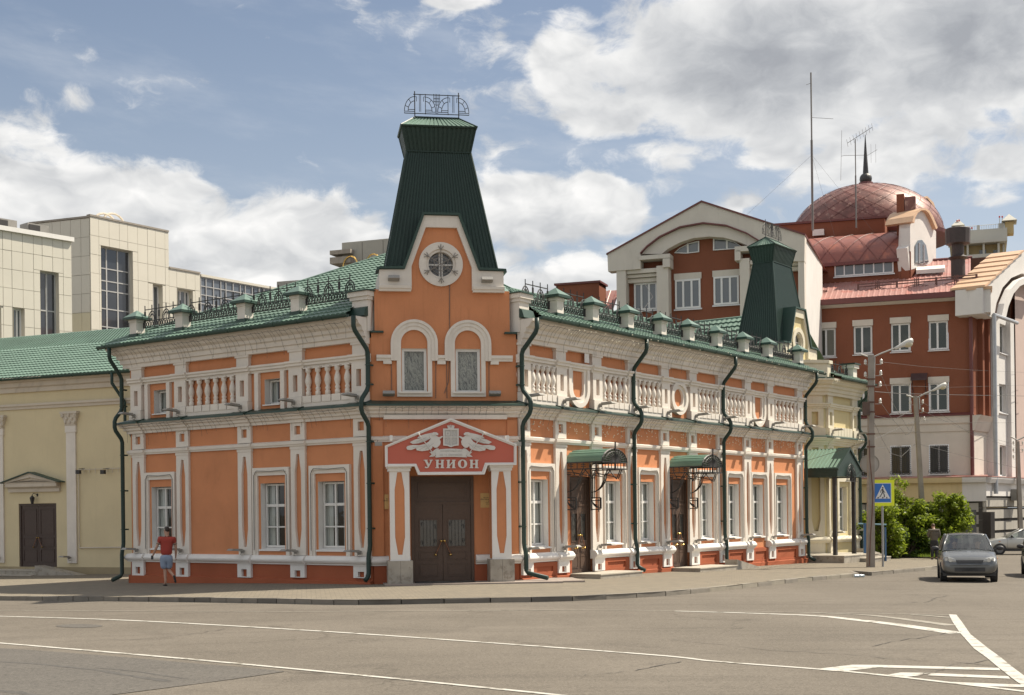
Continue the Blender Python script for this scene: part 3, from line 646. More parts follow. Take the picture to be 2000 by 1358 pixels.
        if fr is FL or j not in (): add_lamp(fr, c, 5.42, OB, .2); add_lamp(fr, c + (.05 if fr is FL else .02), .93, OB, .12)
    for i, b in enumerate(bays):
        a, c = pil[i] + .30, pil[i + 1] - .30; cen = (a + c) / 2
        MB(fr).profile(RAIL, a - .02, c + .02).build('balustrade_rail', WHITE, OB)
        if b['up'] == 'bal':
            k = b.get('k', 5); m = MB(fr); st = (c - a) / k
            m.box(a - .01, c + .01, 0, .15, 5.16, 5.36); m.build('balustrade_base', WHITE, OB)
            for q in range(k): MB(fr).box(a + st * q + .02, a + st * (q + 1) - .02, 0, .17, 5.36, 5.56).build('baluster_block', WHITE, OB); MB(fr).box(a + st * q + .05, a + st * (q + 1) - .05, .02, .17, 6.375, 6.41).build('baluster_cap', WHITE, OB)
            for q in range(k): add_baluster(fr, a + st * (q + .5), .085, 5.55, OB)
        if b['up'] == 'win':
            for s0 in b['strips']: MB(fr).box(s0 - .085, s0 + .085, 0, .11, 5.2, 6.41).build('wall_strip', WHITE, OB)
            h = (b['u0'], b['u1'], 5.42, 6.2); MB(fr).reveal(h, 0, -.30).build('window_reveal', WHITEP, OB, fix=False)
            w = window_parts(fr, b['u0'] + .02, b['u1'] - .02, 5.44, 6.18, -.26, OB, [0, 1], 1, curtain='side')
            MB(fr).box(b['u0'] - .04, b['u1'] + .04, -.26, .07, 5.385, 5.42).build('window_sill', WHITEP, w)
        if b['up'] in ('U', 'O'):
            m = MB(fr); cz = 5.98
            if b['up'] == 'U':
                for ro, ri, n1 in ((.60, .45, .13), (.46, .31, .08)):
                    def U(r): return [(cen - r, 6.5)] + [(x, z) for x, z in arc(cen, cz - .12, r, 180, 360, 20, rz=r * 1.0)] + [(cen + r, 6.5)]
                    m.strip(U(ro), U(ri), 0, n1)
            else:
                for ro, ri, n1 in ((.60, .45, .15), (.46, .32, .09)): m.ring(arc(cen, cz, ro, 0, 360, 32)[:-1], arc(cen, cz, ri, 0, 360, 32)[:-1], 0, n1)
            m.build('round_ornament', WHITE, OB)
        if b['low'] in ('win',):
            q = b.get('w', 1); cc = b['c']; h = (cc - .52 * q, cc + .52 * q, .97, 3.0)
            m = MB(fr); zb = .78
            o1 = [(cc - .77 * q, zb), (cc - .77 * q, 3.44), (cc + .77 * q, 3.44), (cc + .77 * q, zb)]; i1 = [(cc - .61 * q, zb), (cc - .61 * q, 3.24), (cc + .61 * q, 3.24), (cc + .61 * q, zb)]
            o2 = [(cc - .80 * q, zb), (cc - .80 * q, 3.48), (cc + .80 * q, 3.48), (cc + .80 * q, zb)]; i2 = [(cc - .69 * q, zb), (cc - .69 * q, 3.35), (cc + .69 * q, 3.35), (cc + .69 * q, zb)]
            m.strip(o1, i1, 0, .06); m.strip(o2, i2, 0, .10); m.build('window_surround', WHITE, OB)
            MB(fr).reveal(h, 0, -.30).build('window_reveal', WHITEP, OB, fix=False)
            w = window_parts(fr, h[0] + .03, h[1] - .03, 1.03, 2.98, -.24, OB, [0, .31, .67, 1], 2, curtain='full' if fr is FR else 'side')
            m = MB(fr); m.profile([(-.25, .94), (.08, .92), (.08, .96), (-.25, 1.03)], h[0] - .05, h[1] + .05); m.build('window_sill', WHITEP, w)
            cb = MB(fr); L_ = [(cc - .72 * q, .115, .95), (cc - .71 * q, .112, 3.25), (cc - .6 * q, .112, 3.39), (cc, .112, 3.36), (cc + .6 * q, .112, 3.39), (cc + .71 * q, .112, 3.25), (cc + .72 * q, .115, .95)]
            cb.tube(L_, .009, 4); cb.build('cable', CABLE, w)
PL_ = [.37, 2.95, 5.28, 8.20, 10.43]
side_facade(FL, 10.9, PL_, [dict(low='win', c=1.66, w=1.03, up='bal', k=5), dict(low='win', c=4.13, up='win', u0=3.76, u1=4.42, strips=(3.55, 4.68)),
                            dict(low='blank', up='bal', k=6), dict(low='win', c=9.36, w=.96, up='win', u0=9.02, u1=9.68, strips=(8.85, 9.95))], True)
PR_ = [.25, 2.18, 4.23, 6.42, 8.64, 10.67, 12.88, 15.10, 17.12, 19.98]
side_facade(FR, 20.57, PR_, [dict(low='win', c=1.08, w=.92, up='bal', k=5), dict(low='door', d0=2.74, d1=4.0, up='U'), dict(low='win', c=5.32, w=.86, up='bal', k=5),
                             dict(low='win', c=7.5, w=.86, up='bal', k=5), dict(low='door', d0=9.15, d1=10.42, up='O'), dict(low='win', c=11.78, w=.88, up='bal', k=5), dict(low='win', c=14.0, w=.88, up='bal', k=5),
                             dict(low='win', c=16.1, w=.92, up='U', gap=(15.45, 16.8)), dict(low='win', c=18.3, w=1.0, up='bal', k=6)], False)
# left end wall, back walls
MB(FL).add([(10.9, 0, -1.2), (10.9, -13.9, -1.2), (10.9, -13.9, 7.1), (10.9, 0, 7.1)], [(0, 1, 2, 3)]).build('end_wall', ORANGE, OB)
MB(FR).add([(20.57, 0, -1.2), (20.57, -9, -1.2), (20.57, -9, 7.6), (20.57, 0, 7.6)], [(0, 1, 2, 3)]).build('end_wall', ORANGE, OB)
MB(FR).add([(20.57, -9, -1.2), (10.9, -9, -1.2), (10.9, -13.9, -1.2), (-2.9, -13.9, -1.2), (20.57, -9, 7.6), (10.9, -9, 7.6), (10.9, -13.9, 7.6), (-2.9, -13.9, 7.6)], [(0, 1, 5, 4), (1, 2, 6, 5), (2, 3, 7, 6)]).build('back_wall', ORANGE, OB)
# ---- chamfer wall with gable
cc = 2.06
arches = [1.235, 2.80]
holes = [(a - .36, a + .36, 5.52, 6.80) for a in arches] + [(1.09, 2.92, -.3, 3.09)]
m = MB(FC); m.wall(0, CW, .5, 7.25, holes); m.wall(.10, CW - .18, 7.25, 8.5, [])
m.add([(0, 0, 7.25), (0, -.5, 7.25), (.1, -.5, 8.5), (.1, 0, 8.5), (.1, 0, 7.25)], [(0, 1, 2, 3)])
m.build('entrance_wall', ORANGE, OB, fix=False)
def gable(fr, cc, par, wm, tm, grille=True):
    m = MB(fr); rw, rz_ = cc - .02, 9.25
    # gable infill with round hole
    K = 48
    outl = [(cc - .88, 8.5), (cc + .88, 8.5), (cc + .88, 9.16), (cc + .45, 10.31), (cc - .45, 10.31), (cc - .88, 9.16)]
    def hit(a):
        dx_, dz_ = math.cos(a), math.sin(a); best = 9
        for (x0, z0), (x1, z1) in zip(outl, outl[1:] + outl[:1]):
            ex, ez = x1 - x0, z1 - z0; den = dx_ * ez - dz_ * ex
            if abs(den) < 1e-9: continue
            s_ = ((x0 - rw) * ez - (z0 - rz_) * ex) / den; u_ = ((x0 - rw) * dz_ - (z0 - rz_) * dx_) / den
            if s_ > 0 and -1e-6 <= u_ <= 1 + 1e-6: best = min(best, s_)
        return (rw + dx_ * best, rz_ + dz_ * best)
    angs = sorted({round(2 * math.pi * i / K, 5) for i in range(K)} | {round(math.atan2(z - rz_, x - rw) % (2 * math.pi), 5) for x, z in outl})
    outer = [hit(a) for a in angs]; inner = [(rw + .42 * math.cos(a), rz_ + .42 * math.sin(a)) for a in angs]
    b0 = len(m.v); k = len(angs); m.v += [fr.P(t, 0, z) for t, z in outer] + [fr.P(t, 0, z) for t, z in inner]
    m.q += [(b0 + i, b0 + (i + 1) % k, b0 + k + (i + 1) % k, b0 + k + i) for i in range(k)]
    m.build('gable_wall', wm, par, fix=False)
    m = MB(fr)                                                                    # white gable surround
    m.strip([(cc - 1.81, 8.5), (cc - 1.81, 9.06), (cc - 1.09, 9.07), (cc - .5, 10.65), (cc + .5, 10.65), (cc + 1.09, 9.07), (cc + 1.81, 9.06), (cc + 1.81, 8.5)],
            [(cc - .88, 8.5), (cc - .88, 8.8), (cc - .88, 9.16), (cc - .45, 10.31), (cc + .45, 10.31), (cc + .88, 9.16), (cc + .88, 8.8), (cc + .88, 8.5)], -.25, .10)
    for s_ in (-1, 1): a, b = sorted((cc + s_ * 1.83, cc + s_ * .90)); m.profile([(0, 8.44), (.13, 8.44), (.14, 8.5), (.17, 8.52), (.18, 8.60), (.10, 8.62), (0, 8.62)], a, b)
    m.build('gable_surround', tm, par)
    m = MB(fr)
    o_ = [(cc - 1.90, 9.03), (cc - 1.88, 9.13), (cc - 1.13, 9.16), (cc - .545, 10.73), (cc + .545, 10.73), (cc + 1.13, 9.16), (cc + 1.88, 9.13), (cc + 1.90, 9.03)]
    i_ = [(cc - 1.83, 9.03), (cc - 1.81, 9.075), (cc - 1.07, 9.085), (cc - .49, 10.665), (cc + .49, 10.665), (cc + 1.07, 9.085), (cc + 1.81, 9.075), (cc + 1.83, 9.03)]
    m.strip(o_, i_, -.55, .17); m.build('gable_flashing', DGREEN, par)
    m = MB(fr); m.ring(arc(rw, rz_, .64, 0, 360, 40)[:-1], arc(rw, rz_, .44, 0, 360, 40)[:-1], 0, .07); m.ring(arc(rw, rz_, .45, 0, 360, 40)[:-1], arc(rw, rz_, .36, 0, 360, 40)[:-1], -.14, .03)
    w = m.build('round_window', tm, par)
    m = MB(fr); m.box(rw - .05, rw - .01, -.13, -.10, rz_ - .36, rz_ + .36); m.box(rw + .01 + .02, rw + .07, -.128, -.102, rz_ - .35, rz_ + .35); m.box(rw - .36, rw + .36, -.126, -.104, rz_ - .02, rz_ + .03)
    m.build('glazing_bar', WFRAME, w)
    MB(fr).prism(arc(rw, rz_, .37, 0, 360, 32)[:-1], -.16, -.15).build('pane', dark_glass('round_pane', (.05, .05, .05), .12), w)
    if not grille: return
    g = MB(fr)
    for i in range(6):
        a = R_(90 + 60 * i); dx_, dz_ = math.cos(a), math.sin(a); r1 = .57
        g.tube([(rw + .02 * dx_, .10, rz_ + .02 * dz_), (rw + r1 * dx_, .10, rz_ + r1 * dz_)], .012, 5)
        for s_ in (-1, 1):
            b = a + s_ * .55; g.tube([(rw + .40 * dx_, .10, rz_ + .40 * dz_), (rw + .40 * dx_ + .15 * math.cos(b), .10, rz_ + .40 * dz_ + .15 * math.sin(b))], .010, 5)
            g.tube([(rw + .20 * dx_, .10, rz_ + .20 * dz_), (rw + .26 * math.cos(a + s_ * R_(60)) + 0 * dx_, .10, rz_ + .26 * math.sin(a + s_ * R_(60)))], .008, 4)
    g.tube([(x, .10, z) for x, z in arc(rw, rz_, .10, 0, 360, 14)], .009, 4); g.tube([(x, .10, z) for x, z in arc(rw, rz_, .30, 0, 360, 20)], .007, 4)
    g.build('window_grille', mat('grey_grille', (.20, .18, .16), .6, .1, 3, 0), w)

gable(FC, 2.06, OB, ORANGE, WHITE)
# string course, ledge on the chamfer
MB(FC).profile(LEDG, 0, CW, -MI, MI).build('ledge_cornice', WHITE, OB)
MB(FC).profile([(0, 5.29), (.42, 5.15), (.43, 5.11), (0, 5.13)], 0, CW, -MI, MI).build('ledge_flashing', DGREEN, OB)
MB(FC).box(.32, CW - .32, 0, .20, 4.74, 4.86).build('cornice_step', WHITE, OB)
for a, b in ((0, 1.0), (3.0, CW)): MB(FC).profile(BAND, a, b, -MI if a == 0 else 0, MI if b == CW else 0).build('string_course', WHITE, OB)
for a, b in ((0, 1.05), (2.96, CW)): MB(FC).profile(PLM, a, b, -MI if a == 0 else 0, MI if b == CW else 0).build('plinth_moulding', WHITEP, OB)
for a, b in ((0, 1.09), (2.92, CW)): MB(FC).box(a, b, -.1, .06, -1, .52).build('plinth', PLINTH, OB)
for k_, a in enumerate(arches):
    m = MB(FC)
    def A_(hw, top, lo): return [(a - hw, lo)] + arc(a, top, hw, 180, 0, 20) + [(a + hw, lo)]
    m.strip(A_(.68, 6.95, 6.44), A_(.60, 6.95, 6.44), 0, .13); m.strip(A_(.61, 6.95, 6.44), A_(.50, 6.95, 6.44), 0, .10); m.strip(A_(.51, 6.95, 5.40), A_(.385, 6.95, 5.40), 0, .075)
    m.box(a - .385, a + .385, 0, .07, 5.40, 5.55); m.profile([(0, 5.49), (.13, 5.49), (.13, 5.53), (0, 5.55)], a - .46, a + .46)
    m.build('arched_surround', WHITE, OB)
    MB(FC).reveal((a - .36, a + .36, 5.52, 6.80), 0, -.16).build('window_reveal', WHITEP, OB, fix=False)
    window_parts(FC, a - .36, a + .36, 5.52, 6.80, -.12, OB, [0, 1], 1, fw=.075, curtain='full')
SC = [(0, 6.43), (.10, 6.43), (.10, 6.50), (.14, 6.51), (.14, 6.60), (0, 6.61)]
for a, b in ((.14, arches[0] - .68), (arches[0] + .68, arches[1] - .68), (arches[1] + .68, CW - .12)): MB(FC).profile(SC, a, b).build('impost_course', WHITE, OB)
for a in (arches[0] - .78, 2.02, arches[1] + .78): MB(FC).box(a - .12, a + .12, 0, .11, 6.34, 6.43).build('impost_block', WHITE, OB)
for x0, x1, nn in ((0.0, .30, .05), (CW - .30, CW, .05)): MB(FC).box(x0, x1, -.1, nn, .8, 4.72).build('corner_pier', ORANGE, OB)
# attic pedestals beside the gable
for fr, t0, t1, fl in ((FL, .02, .62, 0), (FR, .02, .50, 0)):
    m = MB(fr); m.box(t0, t1, -.55, .12, 7.3, 8.22); m.box(t0 - .04, t1 + .05, -.6, .17, 8.2, 8.30); m.box(t0 - .08, t1 + .09, -.64, .22, 8.30, 8.44); m.build('attic_pedestal', WHITE, OB)
    MB(fr).box(t0 - .12, t1 + .14, -.68, .27, 8.44, 8.475).build('pedestal_flashing', DGREEN, OB)
    MB(fr).profile([(.12, 7.72), (.30, 7.72), (.22, 7.95), (.12, 8.0)], t0 - .02, t1 + .08).build('pedestal_flashing', DGREEN, OB)
m = MB(FC); m.box(cc - 1.80, cc + 1.80, -2.1, -.26, 7.4, 9.05); m.build('tower_base', WHITE, OB)
for s_ in (0, 1): MB(FC).box((-.02, CW - .35)[s_], (.35, CW + .02)[s_], -.1, .14, 7.24, 7.29).build('corner_flashing', DGREEN, OB)

# ---- the green tower
def corr_face(m, q, pitch=.115, d=.018):
    """ribbed sheet between bottom edge q0-q1 and top edge q3-q2 (frame points), outward normal guessed by the caller through q order"""
    A, B, C_, D_ = [Vector(p) for p in q]; nrm = (B - A).cross(D_ - A).normalized(); n = max(4, int((B - A).length / pitch)); P = []; F = []
    for i in range(n):
        for f, h in ((0, 0), (.58, 0), (.66, 1), (.92, 1)):
            u = (i + f) / n; P += [tuple(A.lerp(B, u) + nrm * d * h), tuple(D_.lerp(C_, u) + nrm * d * h)]
    P += [tuple(B), tuple(C_)]; F = [(2 * i, 2 * i + 2, 2 * i + 3, 2 * i + 1) for i in range(len(P) // 2 - 1)]
    m.add(P, F)
def frustum(fr, c, n_c, hw0, hd0, z0, hw1, hd1, z1, name, mt, par, pitch=.115):
    """four ribbed sheets, one object each"""
    def cor(hw, hd, z): return [(c - hw, n_c + hd, z), (c + hw, n_c + hd, z), (c + hw, n_c - hd, z), (c - hw, n_c - hd, z)]
    a, b = cor(hw0, hd0, z0), cor(hw1, hd1, z1)
    for i in range(4):
        j = (i + 1) % 4; m = MB(fr); corr_face(m, [a[i], a[j], b[j], b[i]], pitch); m.build(name, mt, par, fix=False)
def tower(fr, c, nb, par, crown_par, body=DGREEN, k=1.0, label=None):
    hd0 = .98
    frustum(fr, c, nb - hd0, 1.66, hd0, 9.06, .95, .46, 12.72, 'tower_sheet', GREEN, par)
    frustum(fr, c, nb - hd0, .95, .46, 12.72, 1.10, .62, 13.42, 'tower_collar', GREEN, par)
    m = MB(fr); n_ = nb - hd0
    m.add([(c - 1.13, n_ + .65, 13.40), (c + 1.13, n_ + .65, 13.40), (c + 1.13, n_ - .65, 13.40), (c - 1.13, n_ - .65, 13.40), (c - 1.15, n_ + .67, 13.45), (c + 1.15, n_ + .67, 13.45), (c + 1.15, n_ - .67, 13.45), (c - 1.15, n_ - .67, 13.45)],
          [(0, 1, 2, 3), (4, 5, 6, 7), (0, 1, 5, 4), (1, 2, 6, 5), (2, 3, 7, 6), (3, 0, 4, 7)])
    m.tube([(c - .66, n_, 13.87), (c + .66, n_, 13.87)], .03, 6)
    for s1 in (-1, 1):
        for s2 in (-1, 1): m.tube([(c + s1 * .66, n_, 13.87), (c + s1 * 1.13, n_ + s2 * .65, 13.45)], .022, 5)
    for s1 in (-1, 1):
        for s2 in (-1, 1): m.tube([(c + s1 * .95, n_ + s2 * .46, 12.72), (c + s1 * 1.10, n_ + s2 * .62, 13.42)], .02, 5); m.tube([(c + s1 * 1.66, n_ + s2 * hd0, 9.06), (c + s1 * .95, n_ + s2 * .46, 12.72)], .03, 5)
    m.tube([(c - .96, n_ + .47, 12.72), (c + .96, n_ + .47, 12.72), (c + .96, n_ - .47, 12.72), (c - .96, n_ - .47, 12.72), (c - .96, n_ + .47, 12.72)], .025, 5)
    m.build('tower_trim', GREEN, par)
    for q in ([(c - 1.13, n_ + .65, 13.45), (c + 1.13, n_ + .65, 13.45), (c + .66, n_, 13.86), (c - .66, n_, 13.86)], [(c + 1.13, n_ - .65, 13.45), (c - 1.13, n_ - .65, 13.45), (c - .66, n_, 13.86), (c + .66, n_, 13.86)],
              [(c + 1.13, n_ + .65, 13.45), (c + 1.13, n_ - .65, 13.45), (c + .66, n_ - .01, 13.86), (c + .66, n_ + .01, 13.86)], [(c - 1.13, n_ - .65, 13.45), (c - 1.13, n_ + .65, 13.45), (c - .66, n_ + .01, 13.86), (c - .66, n_ - .01, 13.86)]):
        m = MB(fr); corr_face(m, q, .14, .022); m.build('cap_sheet', ROOFG, par, fix=False)
    # wrought-iron cresting
    g = MB(fr); r = .011; zb, zt = 13.98, 14.55
    P = [(c - .66, 1), (c + .66, 1)]
    for x, _ in P: g.tube([(x, n_, 13.86), (x, n_, zt + .09)], .016, 6)
    g.tube([(c - .70, n_, zt), (c + .70, n_, zt)], .014, 5); g.tube([(c - .97, n_, zb), (c + .97, n_, zb)], .014, 5)
    for cx, sd_ in ((c - .66, -1), (c - .34, 1), (c + .34, -1), (c + .66, 1)):
        g.tube([(cx, n_, zb - .02), (cx, n_, zt + .02)], r, 5)
        for ra, rb in ((.31, .44), (.20, .31)):
            pts = [(cx + sd_ * ra * math.sin(R_(a)), n_, zb + .06 + rb * math.cos(R_(a))) for a in range(0, 91, 10)]; g.tube(pts, r, 5)
        g.tube([(cx, n_, zb + .055), (cx + sd_ * .31, n_, zb + .055), (cx + sd_ * .31, n_, zb)], r, 5); g.tube([(cx, n_, zb + .11), (cx + sd_ * .20, n_, zb + .11)], r, 5)
        for a in (35, 68): g.tube([(cx + sd_ * .20 * math.sin(R_(a)), n_, zb + .06 + .31 * math.cos(R_(a))), (cx + sd_ * .31 * math.sin(R_(a)), n_, zb + .06 + .44 * math.cos(R_(a)))], r, 4)
        g.tube([(cx, n_, zb + .5), (cx - sd_ * .055, n_, zb + .5), (cx - sd_ * .055, n_, zb + .36)], r, 4)
    for x in (c - .52, c - .48, c + .48, c + .52): g.tube([(x, n_, zb + .055), (x, n_, zt)], r, 4)
    for x in (-.09, -.045, 0, .045, .09): g.tube([(c + x, n_, (zb if x == 0 else (zb + .27 if abs(x) < .06 else zb + .35))), (c + x, n_, zt + .03)], r, 4)
    for z in (.27, .37, .46): g.tube([(c - (.05 if z < .3 else .09), n_, zb + z), (c + (.05 if z < .3 else .09), n_, zb + z)], r, 4)
    g.build('roof_cresting', IRON, crown_par)
tower(FC, 2.10, -.19, OB, OB)

# ---- tiled roofs (pressed tile profile: waves across, a step every course)
def tile_roof(fr, poly, n0, z0, n1, z1, mt, par, pitch=.19, course=.35, name='tile_roof', amp=.030, stp=.042):
    """poly: convex (t, s) outline, s = 0..1 from eave to ridge"""
    sl = math.hypot(n1 - n0, z1 - z0); rows = max(1, round(sl / course)); ux, uz = (n1 - n0) / sl, (z1 - z0) / sl; nx_, nz_ = (uz, -ux) if -ux > 0 else (-uz, ux)
    def span(s):
        xs_ = []
        for (t0, s0), (t1, s1) in zip(poly, poly[1:] + poly[:1]):
            if (s0 - s) * (s1 - s) <= 0 and s0 != s1: xs_.append(t0 + (t1 - t0) * (s - s0) / (s1 - s0))
        return (min(xs_), max(xs_)) if len(xs_) >= 2 else None
    P = []; F = []
    for r in range(rows):
        sa, sb = r / rows, (r + 1) / rows
        A = span(sa + 1e-5); B = span(sb - 1e-5)
        if not A or not B or A[1] - A[0] < .05: continue
        q0, q1 = min(A[0], B[0]), max(A[1], B[1]); i0, i1 = int(math.floor(q0 / pitch * 4)), int(math.ceil(q1 / pitch * 4)); b0 = len(P); cnt = 0
        for i in range(i0, i1 + 1):
            t = i * pitch / 4; ph = (i % 4); h = (0, .75, 1.0, .35)[ph] * amp
            ta, tb = min(max(t, A[0]), A[1]), min(max(t, B[0]), B[1])
            for s_, tt, hh in ((sa, ta, h + stp), (sb, tb, h + .004), (sa, ta, h * .4)):
                d = s_ * sl; P.append((tt, n0 + ux * d + nx_ * hh, z0 + uz * d + nz_ * hh))
            cnt += 1
        for i in range(cnt - 1):
            a = b0 + 3 * i; F += [(a, a + 3, a + 4, a + 1), (a + 2, a + 5, a + 3, a)]
    m = MB(fr); m.add(P, F); return m.build(name, mt, par, fix=False)
EZ, EN = 7.74, .66
hl = 11.55
tile_roof(FL, [(0.35, 0), (hl, 0), (3.95, 1), (3.2, 1)], EN, EZ, -6.95, 11.4, ROOFG, OB)
tile_roof(FR, [(0.35, 0), (21.2, 0), (21.2, 1), (5.6, 1)], EN, EZ, -4.5, 9.83, ROOFG, OB)
m = MB()
pk = FL.P(3.95, -6.95, 11.42); r0 = FR.P(6.0, -4.5, 9.84); r1 = FR.P(21.2, -4.5, 9.84)
m.tube([FL.P(hl, EN, EZ + .05), pk], .06, 6, raw=True); m.tube([pk, r0, r1], .06, 6, raw=True); m.build('ridge_cap', ROOFG, OB)
m = MB(); bk = FR.P(12, -13.9, 7.8); lc = FL.P(hl, EN, EZ); bl = FL.P(hl, -13.9, 7.8)
m.add([lc, pk, bl, bk, r0, r1, FR.P(21.2, -9.2, 7.8), FR.P(12, -9.2, 7.8), FR.P(.4, -.5, 8.2)], [(0, 1, 2), (1, 3, 2), (1, 4, 3), (4, 5, 6, 7), (4, 7, 3), (1, 4, 8)]); m.build('rear_roof', ROOFG, OB)
def gutter(fr, t0, t1, par, n=.66, z=7.66, mt=DGREEN):
    t = t0
    while t < t1 - .02:
        e = min(t1, t + 1.0); pr = [(n - .02, z + .09)] + [(n + .055 - .075 * math.cos(R_(a)) , z + .065 - .085 * math.sin(R_(a))) for a in range(0, 181, 30)] + [(n + .12, z + .075)]
        MB(fr).profile([(n - .02, z + .07)] + pr[1:-1] + [(n + .13, z + .07)], t, e - .004).build('gutter_length', mt, par)
        MB(fr).profile([(x_ + (.008 if x_ > n + .05 else -.0), z_ - .008) for x_, z_ in [(n - .02, z + .07)] + pr[1:-1] + [(n + .13, z + .085)]], e - .03, e).build('gutter_bracket', mt, par); t = e
gutter(FL, .25, 11.65, OB); gutter(FR, .25, 21.2, OB)

# ---- roof pedestals and railings on the slope
SL_L, SL_R = (11.4 - EZ) / (6.95 + EN), (9.83 - EZ) / (4.5 + EN)
def ped(fr, t, sl, nn=-.10, w=.175):
    z0 = EZ + (EN - nn - w) * sl; m = MB(fr); m.box(t - w, t + w, nn - w, nn + w, z0 - .1, z0 + .62); m.box(t - w - .03, t + w + .03, nn - w - .03, nn + w + .03, z0 + .52, z0 + .64)
    p = m.build('roof_pedestal', WHITE, OB)
    c = MB(fr); e = w + .15; zc = z0 + .64
    c.add([(t - e, nn - e, zc), (t + e, nn - e, zc), (t + e, nn + e, zc), (t - e, nn + e, zc), (t, nn, zc + .30), (t - e, nn - e, zc + .05), (t + e, nn - e, zc + .05), (t + e, nn + e, zc + .05), (t - e, nn + e, zc + .05)],
          [(0, 1, 2, 3), (5, 6, 4), (6, 7, 4), (7, 8, 4), (8, 5, 4), (0, 1, 6, 5), (1, 2, 7, 6), (2, 3, 8, 7), (3, 0, 5, 8)]); c.build('pedestal_cap', CAPG, p); c = MB(fr); c.ring([(t - e - .01, zc - .03), (t + e + .01, zc - .03), (t + e + .01, zc + .045), (t - e - .01, zc + .045)], [(t - .01, zc), (t + .01, zc), (t + .01, zc + .01), (t - .01, zc + .01)], nn - e - .01, nn + e + .012); c.build('cap_edge', DGREEN, p)
    f = MB(fr); f.ring([(t - w - .035, z0 - .2), (t + w + .035, z0 - .2), (t + w + .035, z0 + .13), (t - w - .035, z0 + .13)], [(t - .01, z0 - .02), (t + .01, z0 - .02), (t + .01, z0), (t - .01, z0)], nn + w - .01, nn + w + .03)
    f.box(t - w - .03, t - w + .01, nn - w, nn + w + .02, z0 - .2, z0 + .14); f.box(t + w - .01, t + w + .03, nn - w, nn + w + .02, z0 - .2, z0 + .14)
    f.build('pedestal_flashing', DGREEN, p); return z0
def railing(fr, t0, t1, z0, nn, par, m_=IRON):
    """iron roof railing: ring frieze below, fan arches above"""
    g = MB(fr); L = t1 - t0; r = .019; zl, zm, zt = z0 + .18, z0 + .40, z0 + .78
    for z in (zl, zm, zt): g.tube([(t0 - (.04 if z < zt else -.06), nn, z), (t1 + (.04 if z < zt else -.06), nn, z)], .019, 4)
    for x in (t0, t1): g.box(x - .05, x + .05, nn - .02, nn + .02, zl - .01, zm + .01)
    k = max(6, int(L / .115))
    for i in range(k):
        c = t0 + L * (i + .5) / k; g.tube([(c + .045 * math.cos(R_(a)), nn, (zl + zm) / 2 + (.10 if i % 2 else .075) * math.sin(R_(a))) for a in range(0, 361, 45)], .017, 3)
    k = max(2, round(L / .42)); st = L / k
    for i in range(k + 1):
        x = t0 + .06 + (L - .12) * i / k; g.tube([(x, nn, zm - .02), (x, nn, zt + .14)], .020, 4)
        if i % 2 == 1:
            g.box(x - .045, x + .045, nn - .006, nn + .006, zm + .1, zt - .06)
        else:
            for ra, rb in ((.19, .29), (.12, .20)):
                pts = [(x + ra * math.cos(R_(a)), nn, zm + .02 + rb * math.sin(R_(a))) for a in range(0, 181, 18) if t0 - .2 <= x + ra * math.cos(R_(a)) <= t1 + .2]
                if len(pts) > 2: g.tube(pts, .021, 3)
            for a in (30, 60, 120, 150): g.tube([(x + .12 * math.cos(R_(a)), nn, zm + .02 + .2 * math.sin(R_(a))), (x + .19 * math.cos(R_(a)), nn, zm + .02 + .29 * math.sin(R_(a)))], .007, 3)
    return g.build('roof_railing', m_, par)
pls = [10.62, 8.30, 5.35, 3.0]; nn = -.10
zz = [ped(FL, t, SL_L) for t in pls]
for a, b in zip(pls, pls[1:] + [.75]): railing(FL, b + .20, a - .20, zz[0] + .16, nn - .12, OB)
prs = [2.25, 4.28, 6.46, 8.68, 10.72, 12.9, 15.15, 17.3, 20.3]
zr = [ped(FR, t, SL_R) for t in prs]
for a, b in zip([.55] + prs, prs): railing(FR, a + .20, b - .20, zr[0] + .10, nn - .12, OB)

# ---- rain pipes
def downpipe(fr, t, par, n_g=.72, zb=None, r=.068, kick=.28, dt=0.0, top=7.66, ledge=True, dk=0.0):
    zb = gz(*fr.P(t, 0, 0)[:2]) + .12 if zb is None else zb
    pts = [(t, n_g, top), (t, n_g, top - .36), (t + dt, .20, top - .95)]
    if ledge: pts += [(t + dt, .20, 5.62), (t + dt + dk, .50, 5.28), (t + dt + dk, .50, 4.95), (t + dt, .20, 4.60)]
    pts += [(t + dt, .20, 1.05), (t + dt, .27, .82), (t + dt, .27, zb + .14), (t + dt, .27 + kick, zb)]
    P = []
    for i, p in enumerate(pts):                      # round the bends a little
        if 0 < i < len(pts) - 1:
            for q, f in ((pts[i - 1], .07), (pts[i + 1], .07)):
                v = Vector(q) - Vector(p); P.append(tuple(Vector(p) + v.normalized() * min(f, v.length * .4)))
        else: P.append(p)
    o = MB(fr).tube(P, r, 10).build('downpipe', GREEN, par, smooth=False)
    o.data.shade_smooth()
    for z in (6.3, 5.75, 4.1, 2.9, 1.6):
        if z < top: b = MB(fr); b.box(t + dt - .035, t + dt + .035, 0.0, .20, z - .025, z + .025); b.tube([(t + dt + (r + .008) * math.cos(R_(a)), .20 + (r + .008) * math.sin(R_(a)), z) for a in range(0, 361, 45)], .016, 4); b.build('pipe_bracket', DGREEN, o)
    return o
downpipe(FL, .02, OB, dt=-.06, kick=.15); downpipe(FL, 11.05, OB, n_g=.72, dt=.05, kick=.4)
downpipe(FR, .05, OB, dt=-.05, kick=.75, dk=.0)
for t in (6.36, 12.86, 20.35): downpipe(FR, t, OB)

